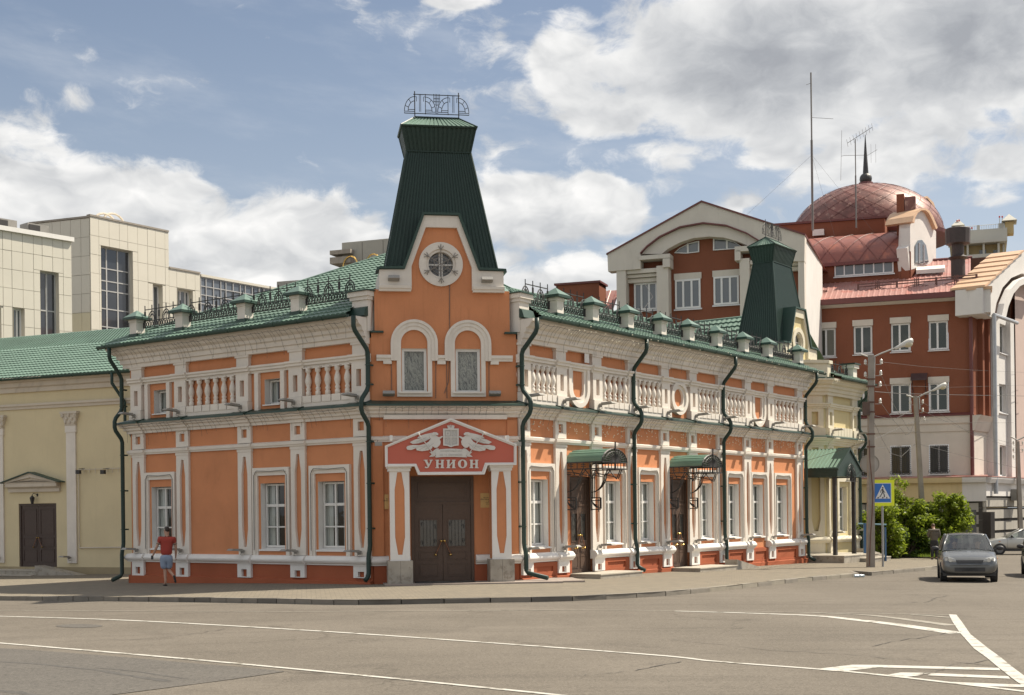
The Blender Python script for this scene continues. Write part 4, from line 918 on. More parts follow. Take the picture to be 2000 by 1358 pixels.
# ---- doors
def door(fr, t0, t1, z0, z1, n, par, zt=2.25, gl=(.95, 1.75), label=None, scroll=True, hw=.5):
    fw = .09; m = MB(fr); m.ring([(t0, z0), (t1, z0), (t1, z1), (t0, z1)], [(t0 + fw, z0 + .02), (t1 - fw, z0 + .02), (t1 - fw, z1 - fw), (t0 + fw, z1 - fw)], n - .05, n + .05)
    m.box(t0 + fw, t1 - fw, n - .03, n + .03, zt - .03, zt + .04)
    d = m.build('door', BROWN, par)
    if label: d['label'] = label
    m = MB(fr); m.box(t0 + fw, t1 - fw, n - .04, n - .005, zt + .04, z1 - fw); m.ring(rect(t0 + fw + .12, t1 - fw - .12, zt + .14, z1 - fw - .1), rect(t0 + fw + .15, t1 - fw - .15, zt + .17, z1 - fw - .13), n - .005, n + .015)
    m.build('transom_panel', BROWN, d)
    cm = (t0 + t1) / 2
    for s_, (a, b) in ((-1, (t0 + fw + .006, cm - .006)), (1, (cm + .006, t1 - fw - .006))):
        w_ = b - a; ia, ib = a + w_ * .2, b - w_ * .2; g0, g1 = z0 + gl[0], z0 + gl[1]
        m = MB(fr); m.wall(a, b, z0 + .02, zt - .03, [(ia, ib, g0, g1)], n=n + .012)
        m.add([(a, n - .03, z0 + .02), (a, n + .012, z0 + .02), (a, n + .012, zt - .03), (a, n - .03, zt - .03), (b, n - .03, z0 + .02), (b, n + .012, z0 + .02), (b, n + .012, zt - .03), (b, n - .03, zt - .03)], [(0, 1, 2, 3), (4, 5, 6, 7)])
        m.reveal((ia, ib, g0, g1), n + .012, n - .02); m.ring(rect(ia - .03, ib + .03, g0 - .03, g1 + .03), rect(ia, ib, g0, g1), n + .012, n + .03)
        for c, e in ((z0 + .62, z0 + .87), (z0 + .14, z0 + .52)): m.ring(rect(ia - .04, ib + .04, c, e), rect(ia - .015, ib + .015, c + .025, e - .025), n + .012, n + .028); m.box(ia, ib, n + .0125, n + .02, c + .04, e - .04)
        m.build('door_leaf', BROWN, d, fix=False)
        MB(fr).add([(ia, n - .015, g0), (ib, n - .015, g0), (ib, n - .015, g1), (ia, n - .015, g1)], [(0, 1, 2, 3)]).build('door_pane', dark_glass('door_glass', (.08, .075, .065), .12), d, fix=False)
        g = MB(fr); nn_ = n + .006
        for k in range(1, 5): x = lerp(ia, ib, k / 5); g.tube([(x, nn_, g0), (x, nn_, g1)], .006, 4)
        for cx, cz_, s2 in ((ia + .05, g1 - .12, 1), (ib - .05, g1 - .2, -1), (ib - .06, g0 + .14, 1), (ia + .06, g0 + .1, -1)):
            g.tube([(cx + (.05 - .0006 * a / 4) * math.cos(R_(a)) * s2 * (1 - a / 700), nn_, cz_ + .085 * math.sin(R_(a)) * (1 - a / 700)) for a in range(0, 541, 40)], .007, 4)
        g.build('door_grille', IRON, d)
        hx0, hx1 = cm + s_ * .05, cm + s_ * .22
        h = MB(fr); h.tube([(hx0, n + .10, z0 + 1.16), (hx1, n + .10, z0 + .78)], .016, 6); h.build('door_handle', mat('varnished_handle', (.16, .055, .02), .3, .1, 5, 0), d)
        h = MB(fr)
        for x, z in ((hx0, z0 + 1.17), (hx1, z0 + .77)): h.ball((x, n + .09, z), .035, .04, .035, 8, 6); h.ball((x, n + .025, z), .04, .02, .04, 8, 5)
        h.build('handle_boss', BRASS, d)
    return d
door(FC, 1.09, 2.92, .04, 3.09, -.02, OB, zt=2.30, gl=(1.02, 1.78), label='wide brown double entrance door under the red pediment sign')
for (a, b), lb in (((2.74, 4.0), 'brown panelled side door nearer the corner'), ((9.15, 10.42), 'brown panelled side door farther up the street')):
    zz_ = gz(*FR.P(a, 0, 0)[:2]) + .14
    m = MB(FR); m.add([(a, .06, -.7), (a, -.35, -.7), (a, -.35, 3.12), (a, .0, 3.12), (b, .06, -.7), (b, -.35, -.7), (b, -.35, 3.12), (b, .0, 3.12)], [(0, 1, 2, 3), (4, 5, 6, 7), (3, 2, 6, 7)]); m.build('door_reveal', ORANGE, OB)
    door(FR, a + .02, b - .02, zz_, 3.10, -.10, OB, zt=2.22, gl=(1.0, 1.85), label=lb)
MB(FC).reveal((1.09, 2.92, -.3, 3.09), 0, -.25).build('door_reveal', ORANGE, OB, fix=False)
# unseen fill behind every opening so no daylight leaks through
MB(FC).box(.05, CW - .05, -1.3, -1.2, -1, 8.4).build('daylight_stop', ROOM, OB)

# ---- steps
def steps_thing(fr, lst, label, grp=None, ramp=None):
    b = fr.P(lst[0][0], 0, 0); r = thing('stone_steps', label, 'steps', (b[0], b[1], gz(b[0], b[1])), grp)
    for t0, t1, n0, n1, z0, z1 in lst:
        s_ = MB(fr).box(t0, t1, n0, n1, z0, z1 - .035).build('step', STONE, r)
        MB(fr).box(t0 - .02, t1 + .02, n0, n1 + .025, z1 - .035, z1).build('tread', mat('pale_stone_tread', (.46, .42, .35), .6, .1, 3, .05, 30), s_)
    if ramp:
        t0, t1, n0, n1, za, zb, zl = ramp; MB(fr).add([(t0, n0, zl), (t0, n1, zl), (t0, n1, za), (t0, n0, za), (t1, n0, zl), (t1, n1, zl), (t1, n1, zb), (t1, n0, zb)], [(0, 1, 2, 3), (4, 5, 6, 7), (0, 4, 7, 3), (1, 5, 6, 2), (3, 2, 6, 7), (0, 1, 5, 4)]).build('ramp', STONE, r)
    return r
z1_ = gz(*FR.P(3.3, 0, 0)[:2]); steps_thing(FR, [(2.5, 5.0, .16, 1.25, z1_ - .4, z1_ + .15)], 'low stone step below the side door nearer the corner')
z2_ = gz(*FR.P(10, 0, 0)[:2]); steps_thing(FR, [(8.9, 11.75, .16, 1.25, z2_ - .4, z2_ + .15)], 'stone step with a sloping ramp below the side door farther up the street', ramp=(11.75, 13.7, .75, 1.25, z2_ + .34, z2_ - .02, z2_ - .5))
m = MB(FC); m.box(.25, 5.3, .02, 1.32, -.2, .035); m.box(4.25, 6.0, -.9, 1.0, -.25, .03)
single(m, 'entrance_slab', mat('pinkish_paving_slab', (.30, .25, .215), .8, .15, 3, .1, 30), 'thin stone slab lying under the entrance portico', 'doorstep')
single(MB(FC).box(1.15, 2.85, .10, .85, .036, .052), 'door_mat', mat('dark_rubber_mat', (.03, .028, .026), .9, .15, 30, .3), 'dark mat in front of the main entrance door', 'doormat')

# small floodlights on the tower wall
for x, y, w in ((759, 771, .17), (966, 771, .17), (769, 546, .16), (951, 549, .16)):
    t, z = FC.tz(x, y, .15); m = MB(FC); m.add([(t - w, .12, z - .05), (t + w, .12, z - .05), (t + w, .30, z + .02), (t - w, .30, z + .02), (t - w, .10, z + .06), (t + w, .10, z + .06), (t + w, .24, z + .11), (t - w, .24, z + .11)], [(0, 1, 2, 3), (4, 5, 6, 7), (0, 1, 5, 4), (1, 2, 6, 5), (2, 3, 7, 6), (3, 0, 4, 7)])
    m.tube([(t, 0, z), (t, .14, z + .02)], .02, 5); m.build('floodlight', LAMPGREY, OB)
for pts in ([(878, 556), (878, 690), (876, 745), (868, 768)], [(764, 690), (765, 765)], [(851, 690), (851, 778)], [(872, 690), (873, 778)], [(955, 700), (955, 768)]):
    MB(FC).tube([(FC.t(x, y, .02), .02 if k or 1 else 0, FC.z(x, y, .02)) for k, (x, y) in enumerate(pts)], .010, 4).build('cable', CABLE, OB)
t, z = FR.tz(1146, 699, .13); MB(FR).box(t - .13, t + .13, .121, .135, z - .16, z + .16).build('small_plate', WHITEP, OB)
# ================================================================== ENTRANCE PORTICO AND SIGN
NP = .82
PO = thing('entrance_portico', 'white pillared portico with stone feet in front of the brown entrance door', 'portico', FC.P(2.0, .6, 0))
for xl, xr, x0b, x1b, yb in ((762, 799.5, 756, 803, 1141.5), (961, 998, 955, 1002.5, 1137)):
    t0, t1 = FC.t(xl, 1000, NP), FC.t(xr, 1000, NP); c = (t0 + t1) / 2; w = t1 - t0; w = .56
    m = MB(FC); pilaster_inset(m, c, w, .68, 3.36, NP - .03, NP, hw=.14, pad=.17, tap=.5, tip=.06); m.box(c - w / 2, c + w / 2, NP - .52, NP - .03, .68, 3.36)
    m.box(c - w / 2 - .03, c + w / 2 + .03, NP - .55, NP + .04, 3.22, 3.30); m.box(c - w / 2 - .06, c + w / 2 + .06, NP - .58, NP + .07, 3.30, 3.44)
    p = m.build('pillar', WHITEP, PO)
    MB(FC).box(c - w / 2 + .02, c + w / 2 - .02, NP - .035, NP - .022, .8, 3.2).build('pillar_inset', ORANGE, p)
    m = MB(FC)
    for a, b in ((c - w / 2 - .001, c - w / 2 + .02), ): m.box(a - .004, a + .004, NP - .47, NP - .06, .70, 3.2)
    m.build('pillar_side', ORANGE, p)
    for a, b in ((c - .35, c - .003), (c + .003, c + .35)): MB(FC).box(a, b, NP - .60, NP + .06, -.25, .68).build('stone_foot', STONE, p)
m = MB(FC); m.box(FC.t(762, 900, NP), FC.t(998, 900, NP), .05, NP - .02, 3.42, 3.58); m.build('portico_ceiling', WHITEP, PO)
FS = FC.shift(n=NP + .10)
SX = lambda cx, cy: FS.tz(740 + cx / 7.143, 810 + cy / 7.143)
SG = thing('pediment_sign', 'red pediment sign with white crest, winged figures and the word УНИОН', 'sign', FS.P(2.0, 0, 3.0))
ol = [(85, 435), (998, 50), (1915, 410), (1915, 703), (1512, 708), (1470, 835), (545, 842), (497, 722), (90, 728)]
il = [(122, 455), (998, 95), (1880, 440), (1880, 668), (1478, 672), (1437, 795), (572, 802), (520, 686), (122, 688)]
mid = [((a[0] * .45 + b[0] * .55), (a[1] * .45 + b[1] * .55)) for a, b in zip(ol, il)]
MB(FS).prism([SX(*p) for p in mid], -.10, .0).build('sign_board', SIGNRED, SG)
m = MB(FS); m.ring([SX(*p) for p in ol], [SX(*p) for p in mid], -.12, .07); m.ring([SX(*p) for p in mid], [SX(*p) for p in il], -.02, .035); m.build('sign_border', WHITEP, SG)
m = MB(FS.shift(n=-.9 + .1)); 
LT = {'У': ([[(0, 0), (.44, 0), (.44, .07), (.36, .09), (.60, .56), (.74, .10), (.64, .07), (.64, 0), (1, 0), (1, .07), (.90, .10), (.60, .80), (.52, .93), (.38, 1), (.16, .99), (.14, .84), (.24, .80), (.34, .88), (.44, .80), (.12, .10), (0, .07)]],),
      'Н': ([[(0, 0), (.42, 0), (.42, .09), (.34, .11), (.34, .44), (.66, .44), (.66, .11), (.58, .09), (.58, 0), (1, 0), (1, .09), (.91, .11), (.91, .89), (1, .91), (1, 1), (.58, 1), (.58, .91), (.66, .89), (.66, .56), (.34, .56), (.34, .89), (.42, .91), (.42, 1), (0, 1), (0, .91), (.09, .89), (.09, .11), (0, .09)]],),
      'И': ([[(0, 0), (.42, 0), (.42, .09), (.33, .11), (.33, .62), (.66, .20), (.66, .11), (.58, .09), (.58, 0), (1, 0), (1, .09), (.91, .11), (.91, .89), (1, .91), (1, 1), (.58, 1), (.58, .91), (.66, .89), (.66, .38), (.33, .80), (.33, .89), (.42, .91), (.42, 1), (0, 1), (0, .91), (.09, .89), (.09, .11), (0, .09)]],)}
for ch, x0, x1 in (('У', 622, 750), ('Н', 787, 908), ('И', 940, 1067), ('О', 1100, 1228), ('Н', 1262, 1386)):
    m = MB(FS)
    if ch == 'О':
        o_ = [((x0 + x1) / 2 + 64 * math.cos(R_(a)), 688 + 61 * math.sin(R_(a))) for a in range(0, 360, 15)]; i_ = [((x0 + x1) / 2 + 27 * math.cos(R_(a)), 688 + 49 * math.sin(R_(a))) for a in range(0, 360, 15)]
        m.ring([SX(*p) for p in o_], [SX(*p) for p in i_], 0, .05)
    else:
        for poly in LT[ch][0]: m.prism([SX(lerp(x0, x1, a), lerp(631, 748, b)) for a, b in poly], 0, .05)
    m.build('letter', SIGNWH, SG)
m = MB(FS); m.prism([SX(*p) for p in [(895, 198), (1108, 198), (1108, 430), (1050, 436), (1002, 454), (955, 436), (897, 430)]], 0, .035); cr = m.build('crest', SIGNGREY, SG)
m = MB(FS); m.ring([SX(*p) for p in [(893, 196), (1110, 196), (1110, 432), (1050, 438), (1002, 457), (955, 438), (894, 432)]], [SX(*p) for p in [(915, 216), (1090, 216), (1090, 416), (1048, 422), (1002, 438), (957, 422), (914, 416)]], .03, .06)
m.box(SX(997, 300)[0], SX(1008, 300)[0], .03, .055, SX(1000, 440)[1], SX(1000, 200)[1]); m.box(SX(900, 300)[0], SX(1100, 300)[0], .032, .053, SX(1000, 320)[1], SX(1000, 308)[1])
m.build('crest_border', SIGNWH, cr)
def sl(m, pts, w, n0=.03, n1=.05):
    P = [SX(*p) for p in pts]; m.tube([(t, (n0 + n1) / 2, z) for t, z in P], w, 6)
m = MB(FS); m.ring([SX(*p) for p in [(930, 238), (985, 238), (985, 292), (930, 292)]], [SX(*p) for p in [(943, 250), (972, 250), (972, 280), (943, 280)]], .03, .05); m.build('book_emblem', SIGNWH, cr)
m = MB(FS); sl(m, [(1045 + 22 * math.cos(R_(a)), 275 + 18 * math.sin(R_(a))) for a in range(-60, 240, 30)], .006); sl(m, [(1042, 300), (1050, 232), (1060, 240), (1040, 262)], .006); m.build('clef_emblem', SIGNWH, cr)
m = MB(FS); sl(m, [(935, 352), (950, 338), (970, 342), (974, 365), (960, 392), (950, 402)], .008); m.build('scroll_emblem', SIGNWH, cr)
m = MB(FS); sl(m, [(1020, 350), (1030, 395), (1072, 395), (1082, 350)], .008); sl(m, [(1036, 345), (1036, 395)], .004); sl(m, [(1050, 340), (1050, 395)], .004); sl(m, [(1066, 345), (1066, 395)], .004); m.build('lyre_emblem', SIGNWH, cr)
m = MB(FS)
for a, b, c in ((948, 152, 968), (970, 147, 982), (995, 143, 1008), (1020, 147, 1033), (1037, 152, 1053)): m.prism([SX(*p) for p in [(lerp(a, 1002, .3), 196), (a, b), (c if c != a else a + 12, b + 4), (lerp(c, 1002, .3) + 6, 196)]], 0, .05)
m.box(SX(965, 190)[0], SX(1040, 190)[0], .0, .055, SX(1000, 198)[1], SX(1000, 183)[1]); m.build('crown', SIGNWH, SG)
def mir(pts, s): return [(2 * 1001 - x, y) if s else (x, y) for x, y in pts]
for s_ in (0, 1):
    m = MB(FS); m.prism([SX(*p) for p in mir([(430, 385), (500, 350), (590, 325), (530, 330), (560, 300), (640, 275), (735, 255), (760, 285), (745, 320), (700, 345), (640, 375), (560, 400), (470, 410)], s_)], 0, .045)
    fg = m.build('winged_figure', SIGNWH, SG)
    m = MB(FS); m.prism([SX(*p) for p in mir([(700, 300), (735, 262), (775, 258), (800, 300), (835, 318), (880, 300), (890, 312), (845, 345), (858, 380), (850, 420), (810, 462), (775, 465), (745, 440), (740, 470), (690, 498), (600, 512), (525, 500), (515, 470), (450, 495), (395, 492), (380, 465), (395, 440), (470, 425), (560, 430), (640, 410), (690, 380), (720, 340)], s_)], .0, .075); m.build('robe', SIGNWH, fg)
    m = MB(FS); m.prism([SX(*p) for p in mir([(735, 258), (760, 248), (800, 250), (825, 268), (820, 292), (795, 288), (780, 275), (760, 300), (735, 285)], s_)], .06, .10); m.build('hair', SIGNWH, fg)
    m = MB(FS); P = [SX(*p) for p in mir([(790, 600), (735, 520), (560, 285), (540, 262)], s_)]; m.tube([(t, .10, z) for t, z in P[:2]], .008, 6); m.tube([(t, .10, z) for t, z in P[1:3]], .012, 6); m.tube([(P[2][0], .10, P[2][1]), (P[3][0], .10, P[3][1])], .016, 8, r2=.045); m.build('trumpet', SIGNWH, fg)
    m = MB(FS)
    for k, (xa, ya, xb, yb) in enumerate(((560, 395, 690, 340), (520, 385, 660, 320), (470, 460, 640, 440), (560, 490, 700, 420), (640, 490, 760, 400))): P = [SX(*p) for p in mir([(xa, ya), (xb, yb)], s_)]; m.tube([(t, .052 + (.025 if k > 1 else 0), z) for t, z in P], .007, 4)
    m.build('fold', SIGNGREY, fg)
m = MB(FS); rb = [(795, 500), (850, 485), (930, 478), (1002, 476), (1080, 478), (1160, 485), (1215, 500), (1215, 598), (1100, 592), (1002, 590), (900, 592), (790, 600)]
m.prism([SX(*p) for p in rb], .02, .07)
for s_ in (0, 1): m.prism([SX(*p) for p in mir([(835, 475), (800, 472), (740, 520), (700, 520), (735, 555), (697, 590), (760, 588), (800, 560)], s_)], .0, .045)
rbn = m.build('ribbon', SIGNWH, SG)
def text_obj(txt, fr, t, n, z, size, m_, par, ext=.004, sx=1.0, align='CENTER'):
    c = bpy.data.curves.new('lettering', 'FONT'); c.body = txt; c.size = size; c.extrude = ext; c.align_x = align; c.align_y = 'CENTER'; c.resolution_u = 2
    c.materials.append(m_); o = bpy.data.objects.new('lettering', c); COLL.objects.link(o)
    L = Vector((0, 0, 0)); q = par
    while q is not None: L += q.location; q = q.parent
    o.location = Vector(fr.P(t, n, z)) - L
    x = Vector((fr.d[0], fr.d[1], 0)); nn = Vector((fr.n[0], fr.n[1], 0))
    if x.cross(Vector((0, 0, 1))).dot(nn) < 0: x = -x
    Rm = Matrix((x, Vector((0, 0, 1)), nn)).transposed().to_4x4() @ Matrix.Diagonal((sx, 1, 1, 1))
    dg = bpy.context.evaluated_depsgraph_get(); me = bpy.data.meshes.new_from_object(o.evaluated_get(dg)); me.transform(Rm); lo = o.location.copy(); bpy.data.objects.remove(o); bpy.data.curves.remove(c)
    o = bpy.data.objects.new('lettering', me); COLL.objects.link(o); o.parent = par; o.location = lo; o['kind'] = 'stuff'; return o
t_, z_ = SX(1003, 510); text_obj('КОНЦЕРТНЫЙ ЗАЛ', FS, t_, .072, z_, .082, SIGNGREY, rbn, sx=.80)
t_, z_ = SX(1003, 566); text_obj('ИМ. Т.Е. ГРИННИКОВА', FS, t_, .072, z_, .082, SIGNGREY, rbn, sx=.72)
for xx in (300, 1640):     # spotlights on arms over the pediment
    t, z = SX(180 if xx < 900 else 1800, 330); m = MB(FS); m.box(t - .06, t + .02, -.1, .06, z - .06, z + .08); m.tube([(t, -.1, z + .03), (t - .08 if xx < 900 else t + .08, -.3, z + .05), (t, -.5, z - .05)], .012, 5); m.build('spotlight', WHITEP, SG)
    t, z = SX(0 if xx < 900 else 1950, 390); m = MB(FC.shift(n=.35)); m.tube([(t, 0, z + .1), (t + (.1 if xx > 900 else -.05), .3, z)], .012, 5); m.box(t - .1, t + .1, .25, .42, z - .08, z + .03); m.build('security_camera', LAMPGREY, OB)
# wall plaques
for x0, x1, y0, y1, lb in ((938, 958, 963.5, 991.5, 'gilt plaque with dark lettering right of the entrance door'), (750.5, 761, 966, 994.5, 'gilt plaque left of the entrance door behind the pillar')):
    ta, za = FC.tz(x0, y0); tb, zb = FC.tz(x1, y1)
    if x0 < 800: ta, tb = ta, ta + .42
    else: tb = ta + .50
    pq = thing('wall_plaque', lb, 'plaque', FC.P((ta + tb) / 2, 0, zb)); MB(FC).box(ta, tb, .052 if x0 < 800 else 0, .075 if x0 < 800 else .022, zb, za).build('plate', PLAQUE, pq)
    INK = mat('plaque_ink', (.10, .05, .02), .6, .05, 3, 0); n_ = .078 if x0 < 800 else .025
    for tx, dz_, sz in (('Выставочный зал', .13, .045), ('«Выставка искусств»', .18, .058), ('зал', .235, .04), ('Часы работы', .275, .036), ('10.00 - 18.00', .325, .036)):
        text_obj(tx, FC, (ta + tb) / 2, n_, za - dz_, sz, INK, pq, ext=.001, sx=.85)

# ================================================================== DOOR CANOPIES
def canopy(fr, t0, label, zg):
    W_, Pj, ze, zt = 1.46, 1.35, 3.52 + zg, 3.93 + zg
    c = thing('door_canopy', label, 'canopy', fr.P(t0 + W_ / 2, 0, 2.0 + zg), 'iron canopies over the side doors')
    A = arc(t0 + W_ / 2, ze, W_ / 2, 180, 0, 10, rz=zt - ze); m = MB(fr); P = []; F = []
    pr = []
    for i, ((ta, za), (tb, zb)) in enumerate(zip(A, A[1:])):
        for f, h in ((0, 0), (.3, .0), (.42, .022), (.88, .022)): pr.append((lerp(ta, tb, f), lerp(za, zb, f) + h))
    pr.append(A[-1])
    for n_ in (.02, Pj): P += [(t, n_, z) for t, z in pr]
    k = len(pr); m.add(P, [(i, i + 1, k + i + 1, k + i) for i in range(k - 1)]); m.build('canopy_sheet', mat('canopy_green', (.13, .235, .175), .4, .08, 2, .03), c, fix=False)
    g = MB(fr); r = .021
    for z, zz in ((ze, 0), (ze - .20, 0)):
        g.tube([(t0, 0, z), (t0, Pj, z), (t0 + W_, Pj, z), (t0 + W_, 0, z)], r * 1.3, 4)
    g.tube([(t, Pj, z) for t, z in A], r * 1.3, 4)
    for i in range(9): t = lerp(t0, t0 + W_, i / 8); g.tube([(t, Pj, ze - .2), (t, Pj, ze)], r * .8, 4)
    for i in range(7):
        n_ = Pj * i / 6
        for tt in (t0, t0 + W_): g.tube([(tt, n_, ze - .2), (tt, n_, ze)], r * .8, 4)
    for i in (1, 3, 5):
        for q in (.06, .12): g.tube([(t0, Pj * i / 6 - .08, ze - q), (t0, Pj * i / 6 + .08, ze - q)], r * .7, 4)
    g.build('frieze', IRON, c)
    f = MB(fr)
    for i in range(15):
        a = R_(180 - 180 * i / 14); f.tube([(t0 + W_ / 2 + .02 * math.cos(a), Pj + .02, ze), (t0 + W_ / 2 + .36 * math.cos(a), Pj + .05, ze + (zt - ze) * .62 * math.sin(a)), (t0 + W_ / 2 + W_ / 2 * math.cos(a), Pj, ze + (zt - ze) * math.sin(a))], r * .8, 4)
    for s_ in (.35, .55, .8): f.tube([(t0 + W_ / 2 + W_ / 2 * s_ * math.cos(R_(a)), Pj + .02, ze + (zt - ze) * s_ * math.sin(R_(a))) for a in range(180, -1, -15)], r * .8, 4)
    f.tube([(t0 + W_ / 2, Pj + .03, ze - .25), (t0 + W_ / 2, Pj + .03, zt + .22)], r * 1.2, 5); f.build('fan_front', IRON, c)
    for tt in (t0 + .02, t0 + W_ - .02):
        b = MB(fr); n0 = .03
        for dn in (0, .07, .13): b.tube([(tt, n0 + dn * .9, 2.42 + zg), (tt, n0 + dn, 3.0 + zg), (tt, n0 + dn * 1.1, ze - .32)], r, 4)
        b.tube([(tt, n0, 2.05 + zg), (tt, n0, ze)], .03, 4)
        for rr_ in (.42, .48, .54): b.tube([(tt, n0 + rr_ * math.sin(R_(a)) * 1.1, ze - .28 - .62 + .0 + (1 - math.cos(R_(a))) * rr_ * 1.1) for a in range(0, 91, 15)], r * .8, 4)
        for x0, z0, x1, z1 in ((n0, ze - .28, .62, ze - .36), (n0, ze - .34, .5, ze - .42), (.62, ze - .36, .78, ze - .2), (.52, ze - .40, .66, ze - .2), (.70, ze - .2, .98, ze - .5), (.98, ze - .5, 1.12, ze - .2), (1.04, ze - .5, 1.18, ze - .2), (.3, ze - .3, .98, ze - .44), (.25, ze - .22, .35, ze - .38)): b.tube([(tt, x0, z0), (tt, x1, z1)], r * .8, 4)
        b.box(tt - .02, tt + .02, .36, .41, 2.10 + zg, 2.45 + zg)
        for z in (2.08, 2.36, 2.45): b.tube([(tt, n0, z + zg), (tt, .38, z + zg)], r, 4)
        for rr_ in (.20, .25, .30): b.tube([(tt, .05 + rr_ * (1 - math.cos(R_(a))), 2.42 + zg - rr_ * math.sin(R_(a))) for a in range(0, 91, 15)], r * .8, 4)
        b.tube([(tt, .30, 2.0 + zg), (tt, .30, 2.42 + zg)], r * .7, 4); b.build('bracket', IRON, c)
    return c
canopy(FR, 2.50, 'green barrel canopy with black iron fan over the side door nearer the corner', 0)
canopy(FR, 8.95, 'green barrel canopy with black iron fan over the side door farther up the street', .0)

# ================================================================== ICICLE LIGHTS
def icicles(fr, t0, t1, prof, zlo, n_w, seed, label, bulbs=0, bspan=(0, 0)):
    rr = random.Random(seed); r_ = thing('icicle_lights', label, 'string lights', fr.P((t0 + t1) / 2, .5, zlo)); m = MB(fr); B = MB(fr); t = t0
    def nz(f):
        x = f * (len(prof) - 1); i = min(int(x), len(prof) - 2); return (lerp(prof[i][0], prof[i + 1][0], x - i), lerp(prof[i][1], prof[i + 1][1], x - i))
    while t < t1:
        f1 = rr.uniform(.35, 1.0); k = 5; P = []
        for i in range(k + 1): n_, z = nz(f1 * i / k); P.append((t + rr.uniform(-.015, .015), n_ + .012, z))
        if rr.random() < .35: P.append((P[-1][0], P[-1][1], P[-1][2] - rr.uniform(.05, .3)))
        m.tube(P, .0045, 3)
        if bulbs:
            for _ in range(bulbs): z = rr.uniform(zlo, bspan[1]); n_ = .02 + max(0, (z - 4.75) * .62) + rr.uniform(.0, .06); tt = t + rr.uniform(-.05, .05); B.box(tt - .010, tt + .010, n_, n_ + .018, z - .016, z + .012)
        t += rr.uniform(.12, .30)
    P = [(lerp(t0, t1, i / 40), prof[0][0] + .01, prof[0][1] - .03 - .03 * (i % 2)) for i in range(41)]; m.tube(P, .006, 3)
    m.build('wire', CABLE, r_)['kind'] = 'stuff'
    if bulbs: B.build('bulb', BULB, r_)['kind'] = 'stuff'
CP = [(.58, 7.58), (.48, 7.50), (.34, 7.38), (.26, 7.22), (.19, 7.1), (.18, 7.02)]
LP = [(.34, 5.10), (.29, 5.03), (.20, 4.95), (.12, 4.85), (.10, 4.75), (.05, 4.6)]
icicles(FL, .5, 11.4, CP, 6.9, .5, 1, 'grey icicle light wires hanging over the left roof cornice')
icicles(FR, .4, 20.8, CP, 6.9, .5, 2, 'grey icicle light wires hanging over the right roof cornice', 1, (0, 7.5))
icicles(FL, .3, 11.0, LP, 4.5, .3, 3, 'grey icicle light wires hanging from the left middle ledge')
icicles(FR, .3, 20.5, LP, 4.42, .3, 4, 'icicle lights with pale bulbs hanging from the right middle ledge', 6, (0, 5.08))
icicles(FC, .2, 4.0, LP, 4.6, .3, 6, 'icicle light wires hanging from the ledge above the red sign')

# ================================================================== YELLOW BUILDING ON THE LEFT
FY = Frame(PX(233, 1000, 56.5)[:2], (-.9165, .40), (-.40, -.9165)); YB = thing('yellow_building', 'pale yellow hall with flat white pilasters and a green tile roof at the left', 'building', FY.P(4, 0, -.4))
ZT = FY.z(100, 739.5); zgY = -.55
ta, tb = -8, 14
dt1, dt0 = FY.t(37, 1040), FY.t(110.5, 1040); dz0, dz1 = FY.z(74, 1110.5), FY.z(74, 983.5)
MB(FY).wall(ta, tb, -1.5, ZT, [(dt0, dt1, -1.5, dz1)]).build('wall', YELLOW, YB, fix=False)
MB(FY).reveal((dt0, dt1, -1.5, dz1), 0, -.25).build('door_reveal', YELLOW, YB, fix=False)
m = MB(FY); m.box(ta, tb, 0, .035, -1.5, FY.z(200, 1108)); m.build('plinth', mat('yellow_plinth', (.40, .33, .19), .9, .08, 2, .2, 30, dirt=.3), YB)
zc0 = FY.z(125, 762); MB(FY).profile([(0, zc0), (.10, zc0), (.12, zc0 + .18), (.22, zc0 + .24), (.24, zc0 + .42), (.38, ZT - .1), (.42, ZT), (0, ZT)], ta, tb).build('roof_cornice', CREAMW, YB)
zb0, zb1 = FY.z(125, 795.5), FY.z(125, 785); MB(FY).profile([(0, zb0), (.06, zb0), (.08, zb0 + .1), (.14, zb0 + .14), (.15, zb1), (0, zb1 + .02)], ta, tb).build('string_course', CREAMW, YB)
